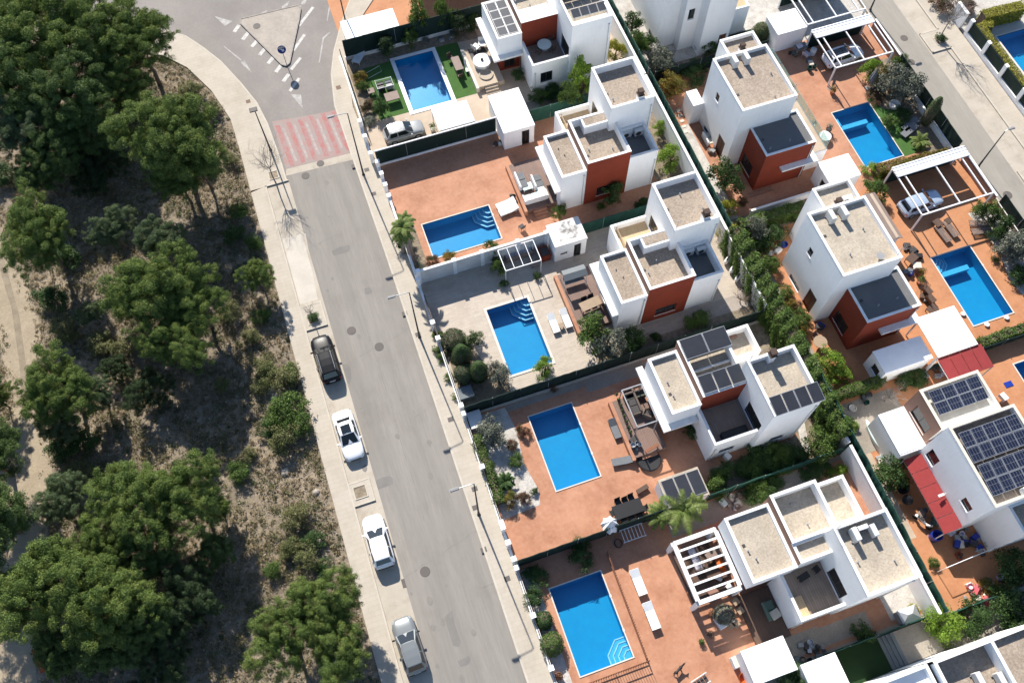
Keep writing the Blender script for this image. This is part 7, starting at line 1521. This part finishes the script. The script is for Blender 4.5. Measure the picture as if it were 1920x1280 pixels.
# boulders and rusty panel
def rock(label, px, py, r):
    x, y = S(px, py); t = thing('boulder', label, 'rock', (x, y, 0), rnd.uniform(0, 6), 'pale boulders'); b = MB(); rings = []
    for k in range(6): a = PI / 2 * k / 5; rings.append([(r * max(.06, math.cos(a)) * math.cos(j * 2 * PI / 9) * rnd.uniform(.8, 1.15), r * max(.06, math.cos(a)) * math.sin(j * 2 * PI / 9) * rnd.uniform(.75, 1.1), r * .7 * math.sin(a)) for j in range(9)])
    b.loft(rings); b.build('rock', M['stone'], t, local=True)
for lab, px, py, r in (('pale boulder among the wild shrubs beside the pavement', 506, 730, .55), ('second pale boulder just below the first', 515, 745, .4), ('pale rock in the dry grass below the lone round shrub', 535, 885, .4), ('yellowish rock in the slope above the bottom pine', 600, 1015, .35), ('stone near the pavement by the big pale slope', 592, 922, .35)): rock(lab, px, py, r)
x, y = S(85, 1237); t = thing('rusty_panel', 'rusty orange metal panel lying at the end of the dirt track', 'panel', (x, y, 0), .1); b = MB(); b.add([(-.45, -.9, .25), (.45, -.9, .25), (.5, .9, .8), (-.5, .9, .8), (-.45, -.9, .2), (.45, -.9, .2), (.5, .9, .75), (-.5, .9, .75)], [(0, 1, 2, 3), (7, 6, 5, 4), (0, 4, 5, 1), (1, 5, 6, 2), (2, 6, 7, 3), (3, 7, 4, 0)]); b.tube((-.4, .8, 0), (-.4, .8, .72), .03); b.tube((.4, .8, 0), (.4, .8, .72), .03); b.build('panel', M['rust'], t, local=True)

# garden plants
z1 = zm(640, 0, 1 / 3); z3 = zm(640, 340, 1 / 3); z4 = zm(840, 640, .28125); z5 = zm(920, 900, 560 / 1886); zE = zm(1180, 0, 740 / 1920); zR = zm(1180, 400, 740 / 1920)
def gb_(fn, label, x, y, r, kind='bush', h=None, **k): 
    r = r * 1.15; h_ = (h or r * 1.3) * 1.05; q = fn(x, y, h_ * .5); return bush(label, 0, 0, r, kind, h_, gx=q, **k)
palm('tallest palm in the corner of the empty terracotta patio', *z3(392, 440), 5.6, 26, 1.35, lean=(.0, .2), droop=1.3); palm('left palm leaning over the street wall beside the terracotta pool', *z3(350, 405), 4.3, 22, 1.3, lean=(-.5, .1), droop=1.3); palm('right palm of the three beside the terracotta pool', *z3(400, 425), 4.8, 20, 1.15, lean=(.9, .3), droop=1.3)
gb_(z3, 'dark creeper at the foot of the palms', 360, 350, .9, 'bushd'); gb_(z3, 'dry reddish bush along the rendered wall by the pool', 600, 420, .55, 'autumn'); gb_(z3, 'pinkish shrub at the corner behind the palms', 510, 450, .5, 'redl'); gb_(z3, 'pale small bush in the street corner by the palms', 430, 480, .45, 'olive')
gb_(z3, 'upper part of the creeper on the rendered wall and bar pergola', 850, 400, .7, 'bush', 1.9); gb_(z3, 'lower part of the creeper hanging from the bar pergola', 890, 480, .65, 'bush', 1.6); gb_(z3, 'dark plant pot bush at the near post of the bar pergola', 915, 575, .4, 'bushd'); gb_(z3, 'dark little bush by the right post of the bar pergola', 1100, 530, .35, 'bushd')
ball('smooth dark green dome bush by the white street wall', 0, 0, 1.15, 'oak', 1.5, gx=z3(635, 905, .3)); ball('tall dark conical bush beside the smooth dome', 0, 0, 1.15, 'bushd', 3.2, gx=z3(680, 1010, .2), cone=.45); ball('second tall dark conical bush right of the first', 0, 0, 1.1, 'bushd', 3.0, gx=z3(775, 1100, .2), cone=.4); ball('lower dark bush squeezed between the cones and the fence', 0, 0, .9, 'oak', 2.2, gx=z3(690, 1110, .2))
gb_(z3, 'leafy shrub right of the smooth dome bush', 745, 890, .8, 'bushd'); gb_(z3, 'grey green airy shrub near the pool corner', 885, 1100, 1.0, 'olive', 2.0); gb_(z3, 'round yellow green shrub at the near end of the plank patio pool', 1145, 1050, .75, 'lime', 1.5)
for i, (a, c) in enumerate(((545, 860), (540, 950), (570, 990), (605, 1100), (655, 1205))): gb_(z3, ('first', 'second', 'third', 'fourth', 'lowest')[i] + ' small light bush along the railing of the dark bush garden', a, c, .42, 'bush')
gb_(z3, 'left half of the big flowering tree below the deck', 1420, 870, 1.5, 'bush', 2.8, seed=4); gb_(z3, 'right half of the big flowering tree below the deck', 1530, 930, 1.3, 'olive', 2.6, seed=5); gb_(z3, 'dense dark bush right of the big flowering tree', 1650, 890, 1.1, 'bushd', 1.8); gb_(z3, 'small round dark bush by the fence below the villa', 1770, 875, .45, 'bushd'); gb_(z3, 'green shrub under the red villa wall of the plank tiled lot', 2000, 770, .9, 'bush', 1.4)
gb_(z1, 'conifer like shrub behind the weathered white shed', 1225, 1200, .65, 'bush', 1.7); gb_(z1, 'drooping shrub in front of the red wall window', 1530, 1100, .95, 'bushd', 2.2); gb_(z1, 'small bush at the right of the red wall window shrub', 1460, 1160, .4, 'bush'); gb_(z1, 'small bush by the mesh fence east of the red wall', 1690, 1140, .6, 'bushd'); gb_(z1, 'yellow green bush at the end of the upper red fronted villa', 1850, 900, 1.1, 'lime', 2.2); gb_(z1, 'second yellow green bush behind the same villa', 1790, 730, .7, 'lime', 1.4)
gb_(z1, 'upper half of the tall leaning conifer between the top villas', 1350, 470, 1.1, 'lime', 4.4); gb_(z1, 'lower half of the tall leaning conifer between the top villas', 1290, 560, 1.0, 'bush', 3.2); gb_(z1, 'green shrub below the dark square windows', 1110, 545, .9, 'bush', 1.0); gb_(z1, 'second green shrub below the dark square windows', 1200, 520, .9, 'bushd', 1.0); gb_(z1, 'dark plant beside the terrace steps of the top villa', 1000, 430, .6, 'bushd', 1.2)
gb_(z1, 'yellowish bush at the right of the top villa', 1540, 300, 1.0, 'yellow', 2.0); gb_(z1, 'bush at the top right behind the top villa', 1640, 130, 1.0, 'bushd', 2.0); gb_(z1, 'conifer beside the spine fence at the top', 1670, 270, .9, 'bush', 3.0); gb_(z1, 'pale leafy shrub at the foot of the tall white villa', 1800, 340, 1.3, 'olive', 2.2); gb_(z1, 'dark shrub left of the pale leafy shrub', 1710, 240, .9, 'bushd', 2)
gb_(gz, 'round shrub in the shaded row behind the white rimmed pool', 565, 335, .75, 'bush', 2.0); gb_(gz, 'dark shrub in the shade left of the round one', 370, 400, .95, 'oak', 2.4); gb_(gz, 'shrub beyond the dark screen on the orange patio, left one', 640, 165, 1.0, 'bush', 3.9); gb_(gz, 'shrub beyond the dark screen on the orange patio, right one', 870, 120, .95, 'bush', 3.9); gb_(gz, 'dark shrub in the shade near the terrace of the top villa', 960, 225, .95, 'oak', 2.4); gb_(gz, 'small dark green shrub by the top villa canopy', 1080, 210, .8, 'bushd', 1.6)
gb_(gz, 'round dark tree on the lawn below the white rack', 325, 895, .75, 'bushd', 1.7); gb_(gz, 'autumn coloured bush by the lawn street wall', 140, 650, .7, 'autumn'); gb_(gz, 'small bush below the autumn coloured one', 180, 720, .6, 'bush'); gb_(gz, 'brown plants in the corner bed by the pillar', 210, 870, .6, 'redl'); gb_(gz, 'grey plants at the bottom of the corner bed', 230, 1010, .6, 'olive', .5); pot('potted plant left of the white gazebo', *gz(760, 1090), .3, .5, 'cream', Z0, 'bush', .9)
pot('grey pot with twigs on the shaded lawn strip', *gz(700, 350), .35, .3, 'slate', Z0, 'olive', .5); junk('grey ornaments in the shaded bed behind the pool', *gz(860, 320), cols=('slate', 'grey', 'cream'), n=8, r=.9)
# gravel bed of L4
hedge('ragged hedge along the railing beside the white gravel bed', (5.05, 19.2), (5.0, 25.6), .7, 1.1, 'bush', .2, leaf=.14); gb_(z4, 'grey green round bush in the white gravel bed', 285, 610, 1.15, 'olive', 1.9); gb_(z4, 'reddish twiggy plant beside the gravel bed', 430, 700, .5, 'redl', .8); gb_(z4, 'green and yellow round bush in the white gravel', 445, 800, .6, 'bush', .8); gb_(z4, 'small plant at the gravel edge', 575, 1000, .3, 'bushd', .5); gb_(z4, 'left brown leaved plant below the gravel bed', 420, 1060, .55, 'autumn', 1.1); gb_(z4, 'right brown leaved plant below the gravel bed', 510, 1045, .55, 'redl', 1.1)
gb_(z4, 'thin pinkish plant at the left corner of the pool', 505, 590, .5, 'redl', .8); gb_(z4, 'dead twiggy plants along the stone bed by the fence', 690, 300, .5, 'redl', .5)
palm('low dark cycad like palm in the white gravel', *z4(380, 945), .5, 26, .95, 'bushd', .2)
gb_(z4, 'leafy plant behind the metal pergola deck', 1620, 590, .7, 'bushd', .9)
# palm at L5
palm('large palm with arching fronds between the black collector shed and the fence', *z5(1180, 235), 2.2, 17, 2.2, droop=1.0); palm('left smaller palm in front of the black collector shed', *z5(1055, 245), 1.6, 18, 1.5); palm('young palm standing up against the black collector shed', *z5(1265, 200), 2.6, 14, 1.1)
gb_(z5, 'dark green shrub by the mesh fence above the pool', 590, 465, .95, 'bushd', 1.1); gb_(z5, 'dark cycad at the street corner of the pool garden', 290, 600, .85, 'bushd', 1.0); gb_(z5, 'dark shrub by the railing left of the pool', 260, 745, .75, 'bushd', .9); ball('upper clipped ball between the railing and the lowest pool', 0, 0, .75, 'bushd', 1.3, gx=z5(335, 890, .3)); ball('lower clipped ball between the railing and the lowest pool', 0, 0, .95, 'bush', 1.5, gx=z5(385, 1040, .3)); pot('clay pot at the bottom of the railing', *z5(430, 1240), .3, .5, 'terrapot', Z0, 'redl', .5)
baretree('twiggy plant casting a feathery shadow left of the slatted pergola', *z5(1240, 640), 1.9, 21, 1.2, .02, 'twiggy_plant', None, Z0, 3, 8, .3, 'rust'); ball('grey green clipped bush growing in the white square planter', 0, 0, .85, 'olive', 1.5, gx=gb(700, 190, .6)); pot('red flowering pot beside the white square planter', *gb(570, 200), .3, .4, 'terrapot', Z0, 'redl', .5); pot('small plant by the shadow of the slatted pergola', *gb(445, 500), .2, .15, 'stone', Z0, 'bush', .4); pot('plant with pale flowers by the pergola shadow grid', *gb(540, 420), .25, .2, 'cream', Z0, 'redl', .4)
# rear gardens L4 / L5 / L6
for i, (a, c, r, k, h) in enumerate(((860, 420, .9, 'bushd', 1.2), (960, 510, 1.0, 'bushd', 1.1), (1070, 440, .9, 'bush', 1.5), (780, 580, .9, 'bush', 1.0), (1130, 560, .9, 'bush', 1.0), (1250, 440, 1.0, 'bushd', 1.0), (690, 560, .8, 'bushd', .9), (1540, 310, 1.25, 'bush', 2.2), (410, 770, .9, 'bush', 1.8), (470, 640, .8, 'bushd', 1.4))):
    gb_(gg, ['dark shrub against the collector villa wall', 'shrub in the middle of the shaded rear garden', 'sunlit tip shrub in the shaded rear garden', 'yellow green shrub at the left of the rear garden', 'shrub by the mesh fence in the rear garden', 'low dark cover at the right of the rear garden', 'low dark plant left of the rear garden', 'round green tree at the corner of the tall white wall', 'pale leaved shrub behind the black collector shed', 'dark shrub above the pale leaved one'][i], a, c, r, k, h)
for i, (a, c, r, k, h) in enumerate(((850, 820, 1.0, 'bush', 1.4), (950, 850, .9, 'bushd', 1.2), (800, 900, .8, 'bushd', 1.0), (1560, 570, .8, 'bushd', .8), (1440, 600, .8, 'bushd', .7), (1660, 640, .35, 'lime', .8), (1770, 620, .5, 'lime', 1.0), (1000, 760, .8, 'bushd', .8))):
    gb_(gg, ['green shrub behind the parapet of the lowest villa', 'dark shrub beside the green one behind the lowest villa', 'dark shrub by the fence behind the lowest villa', 'ground cover mound in the dark strip behind the lowest villa', 'second ground cover mound behind the lowest villa', 'small lime plant behind the lowest villa', 'bright lime plant in the corner of the tall wall', 'dark trailing plant on the green fence'][i], a, c, r, k, h)
gb_(gm, 'low dark bush on the gravel in front of the lowest villa', 655, 360, .8, 'bushd', .9); gb_(gm, 'dry pale plant in the white walled corner', 1065, 190, .5, 'yellow', .7)
gb_(gm, 'round bright lime green tree near the bottom right fence', 1290, 320, 1.35, 'lime', 2.3, name='garden_tree', cat='tree', seed=5); gb_(gm, 'dark round tree right of the bright lime one', 1500, 230, 1.15, 'bushd', 2.2, name='garden_tree', cat='tree'); gb_(gm, 'dark spreading tree at the right edge of the gravel yard', 1760, 150, 1.3, 'bushd', 2.4, name='garden_tree', cat='tree'); gb_(gm, 'lower dark tree at the bottom right edge', 1850, 350, 1.1, 'bushd', 2.2, name='garden_tree', cat='tree'); gb_(gm, 'dark tree in the bottom right corner', 1900, 220, 1.4, 'oak', 2.2, name='garden_tree', cat='tree'); gb_(gm, 'shrub at the very bottom edge in front of the white sheds', 90, 700, 1.1, 'bushd', 1.9)
gb_(gw, 'green tree with dark shade beside the red awning', 270, 110, 1.3, 'bushd', 2.2); gb_(gw, 'small green plant on the terracotta beside the teal screen', 597, 780, .4, 'bush'); gb_(gw, 'brown and green plants beside the rubbish heap', 1020, 960, .7, 'autumn', .8); gb_(gw, 'dark tree at the right edge over the terracotta', 1230, 830, 1.5, 'bushd', 2.6)
# east lots
hedge('long ivy covered hedge along the spine wall behind the middle villas', (33.75, 36.2), (33.95, 14.6), 1.35, 2.95, 'bush', .36, dens=520, leaf=.16, name='ivy_hedge'); hedge('green hedge running from the spine wall to the satellite dish villa', (35.0, 37.0), (41.7, 36.9), 1.0, 1.7, 'bush', .2, leaf=.16); hedge('short dark hedge from the spine wall to the small shed', (34.8, 18.6), (40.2, 18.6), .7, 1.6, 'bush', .12, leaf=.14)
bush('round yellow shrub beside the spine wall end of the second villa', 0, 0, 1.0, 'yellow', 1.9, gx=zE(478, 1020, 1.2)); bush('second yellow green shrub below the round yellow one', 0, 0, .9, 'yellow', 1.7, gx=zE(465, 1130, 1.0)); gb_(ge, 'pale leaved tree in the hedge corner', 330, 310, 1.1, 'olive', 2.2); gb_(ge, 'dark leafy shrub beside the pale leaved tree', 450, 330, 1.1, 'bushd', 1.8); gb_(ge, 'dark shrub under the shaded hedge', 380, 430, .9, 'bushd', 1.2); gb_(ge, 'green shrub at the start of the orange path', 440, 580, .8, 'bush', 1.2)
baretree('grey brown leafless shrub behind the red fronted villa by the spine wall', *ge(200, 880), 2.6, 31, 1.3, .05, 'bare_shrub', None, Z0, 4, 9, .15, 'taupe')
for i, (a, c, r, k) in enumerate(((570, 800, .6, 'bush'), (600, 900, .5, 'autumn'), (655, 920, .45, 'redl'), (690, 1010, .8, 'bush'), (700, 1090, .6, 'autumn'))): gb_(ge, ['plant at the middle of the orange path', 'dry plant on the orange path edge', 'reddish plant on the orange path edge', 'green bush low on the orange path', 'brownish plant near the round brown table'][i], a, c, r, k)
gb_(zm(1180, 580, .28125), 'orange tree with fruit beside the round brown table', 1325, 350, 1.1, 'lime', 1.8); gb_(zm(1180, 580, .28125), 'yellow green bush below the orange tree', 1390, 450, .9, 'lime', 1.3); gb_(zm(1180, 580, .28125), 'small lime bush beside the teal mesh screen', 1490, 775, .4, 'lime')
gb_(gy, 'dense glossy green tree at the corner of the red walled villa', 290, 1060, 1.55, 'bushd', 3.0, seed=4, name='garden_tree', cat='tree'); gb_(gy, 'pink flowered plants under the glossy green tree', 395, 1200, .5, 'redl', .6); gb_(zE, 'orange brown leaved shrub beside the spine fence', 210, 425, 1.2, 'autumn', 2.0); gb_(zE, 'pale leafy bush at the corner of the tall white villa', 165, 310, 1.2, 'olive', 1.8); gb_(zE, 'dark shrub between the orange shrub and the villa', 330, 360, 1.3, 'bushd', 1.2); gb_(zE, 'dark bush at the foot of the top villa wood terrace', 380, 230, 1.1, 'bushd', 1.3); ball('round dark topiary bush beside the white windowless shed', 0, 0, 1.05, 'bushd', 2.0, gx=zE(640, 165, .8))
gb_(zE, 'left part of the spreading grey leaved tree by the street', 1290, 400, 1.5, 'olive', 3.0, name='garden_tree', cat='tree'); gb_(zE, 'right part of the spreading grey leaved tree by the street', 1350, 450, 1.5, 'olive', 3.0, name='garden_tree', cat='tree', seed=5); gb_(zE, 'yellowish shrub below the upper carport', 1180, 350, .9, 'lime', 2.0); gb_(zE, 'orange flecked shrub beside the closed grey parasol', 1240, 370, .9, 'autumn', 1.8); gb_(zE, 'purple dark bed plants by the lawn', 1210, 470, .9, 'redl', .6); gb_(zE, 'green bush at the street corner of the upper carport', 1320, 320, .8, 'bush', 1.6)
ball('tall columnar cypress leaning over the lawn loungers', 0, 0, .75, 'bushd', 4.2, gx=zE(1432, 610), cone=.3); gb_(zE, 'green shrub left of the lawn loungers', 1260, 590, .7, 'bush', 1.0); gb_(zE, 'green shrub above the lawn loungers', 1330, 560, .8, 'bushd', 1.0); palm('spiky dark yucca at the end of the curved lawn', *zE(1405, 705), .5, 22, 1.2, 'palm', .15)
hedge('brown green hedge between the sparkling pool and the lower carport', (50.6, 38.6), (58.4, 38.0), 1.0, 1.2, 'autumn', .15, leaf=.14); gb_(zE, 'yellow green plants at the shed end of the brown hedge', 1180, 835, .8, 'lime', .8); gb_(zE, 'green tree between the white shed and the lower carport', 1200, 930, 1.05, 'bush', 1.8)
gb_(zE, 'upper part of the dark bush beside the pale wooden loungers', 1740, 1020, .95, 'bush', 2.2); gb_(zE, 'lower part of the dark bush beside the pale wooden loungers', 1790, 1100, 1.0, 'bushd', 2.2); gb_(zE, 'grey leaved olive tree at the right edge over the stone garden', 1870, 1200, 1.4, 'olive', 2.6, name='garden_tree', cat='tree')
gb_(gq, 'grey olive tree branch at the right edge beside the pool', 1500, 170, 1.3, 'olive', 2.6, name='garden_tree', cat='tree', seed=5); gb_(gq, 'dark shrub in the stone garden by the right edge', 1630, 500, .9, 'bushd', 1.2); gb_(gq, 'small dark plant in the stone garden', 1320, 300, .35, 'bushd', .4)
hedge('ragged yellow green hedge at the near side of the pool with white floats', (50.2, 18.95), (58.8, 18.95), .8, .9, 'bush', .2, leaf=.14); gb_(gx, 'dark green plants in the shade beside the red awning', 680, 390, 1.0, 'bushd', 1.0); gb_(gx, 'yellow plant under the bare grey branches', 560, 410, .7, 'bushd', 1.0)
baretree('tangle of pale bare branches above the white annex roof', *gx(420, 560), 3.4, 41, 1.6, .07, 'bare_tree_tangle', None, Z0, 4, 8, .25, 'barkgrey'); 
# far garden
hedge('clipped yellow hedge along the inside of the green panel wall', (69.6, 34), (69.6, 51.4), .8, 1.7, 'yellow', .05, leaf=.13); hedge('clipped yellow hedge at the top of the far garden', (70.6, 52.3), (75.5, 52.0), 1.2, 1.8, 'yellow', .05, leaf=.13); hedge('short clipped yellow hedge crossing beside the far pool', (70.4, 50.6), (71.2, 52.0), .8, 1.6, 'yellow', .05, leaf=.13)
gb_(zm(1700, 0, 220 / 1280), 'brown leafless hedge at the top of the far pavement', 400, 60, 1.3, 'redl', 1.2); gb_(zm(1700, 0, 220 / 1280), 'second brown hedge clump behind the white top wall', 640, 80, 1.2, 'redl', 1.2)

# dry grass and low scrub of the wood floor: uncountable
def inwood(n):
    X = nrg.uniform(-48, -8.3, n); Y = nrg.uniform(2, 100, n); keep = np.ones(n, bool)
    cx = np.array([p[1] for p in curve_out]); cxx = np.array([p[0] for p in curve_out]); lim = np.interp(Y, cx, cxx); keep &= X < lim - .15
    ty = np.array([p[1] for p in tr][::1]); o = np.argsort(ty); trx = np.interp(Y, ty[o], np.array([p[0] for p in tr])[o]); ty2 = np.array([p[1] for p in tl]); o2 = np.argsort(ty2); tlx = np.interp(Y, ty2[o2], np.array([p[0] for p in tl])[o2])
    e = nrg.normal(size=n) * .35; keep &= ~((X > tlx + .3 + e) & (X < trx - .3 + e)); return np.stack([X[keep], Y[keep]], 1)
def tufts(name, n, per, r, h, mat, sz, thr, seed, ft):
    global nrg
    nrg = np.random.default_rng(seed); Q = inwood(n); f = np.sin(Q[:, 0] * .55 + ft) * np.sin(Q[:, 1] * .43 + ft * 2) + .6 * np.sin(Q[:, 0] * 1.3 + Q[:, 1] * .9) + nrg.normal(size=len(Q)) * .45; Q = Q[f > thr]; k = len(Q)
    s = nrg.uniform(.5, 1.4, k); P = np.repeat(np.concatenate([Q, np.zeros((k, 1))], 1), per, 0); S_ = np.repeat(s, per); U = unit(len(P)); U[:, 2] = np.abs(U[:, 2])
    P = P + U * (r * S_)[:, None] * np.array([1, 1, h / r]) * (nrg.random(len(P)) ** .4)[:, None]; N = U + nrg.normal(size=P.shape) * .6; N /= np.linalg.norm(N, axis=1)[:, None]
    o = mobj(name, leafmesh(name, P, N, nrg.uniform(.7, 1.3, len(P)) * sz, L[mat], .4)); tag(o, kind='stuff'); return o
tag(tufts('dry_grass', 42000, 16, .24, .28, 'dry', .15, -.7, 61, 1.0), 'pale dry grass tufts all over the wood floor', 'grass'); tag(tufts('low_scrub', 15000, 28, .36, .36, 'scrub', .13, -.1, 62, 2.2), 'low olive green scrub between the pines', 'ground cover')
tag(tufts('dark_scrub', 6500, 34, .42, .4, 'oak', .14, .1, 63, 4.0), 'dark green low plants on the wood floor', 'ground cover')
def pebbles(name, n, mat, seed):
    global nrg
    nrg = np.random.default_rng(seed); Q = inwood(n); k = len(Q); base = np.array([(1, 0, 0), (-.5, .87, 0), (-.5, -.87, 0), (0, 0, .8)]); r = nrg.uniform(.05, .17, k) ** 1.0; th = nrg.random(k) * 6.28
    c, s = np.cos(th), np.sin(th); B = np.stack([base[None, :, 0] * c[:, None] - base[None, :, 1] * s[:, None], base[None, :, 0] * s[:, None] + base[None, :, 1] * c[:, None], np.repeat(base[None, :, 2], k, 0)], 2) * r[:, None, None]
    V = (B + np.concatenate([Q, np.zeros((k, 1))], 1)[:, None, :]).reshape(-1, 3); F = [(4 * i + a, 4 * i + b_, 4 * i + 3) for i in range(k) for a, b_ in ((0, 1), (1, 2), (2, 0))]
    me = bpy.data.meshes.new(name); me.from_pydata(V.tolist(), [], F); me.materials.append(M[mat]); me.update(); o = mobj(name, me); return tag(o, 'small pale stones scattered over the wood floor', 'stones', kind='stuff')
pebbles('small_stones', 7000, 'stone', 70)
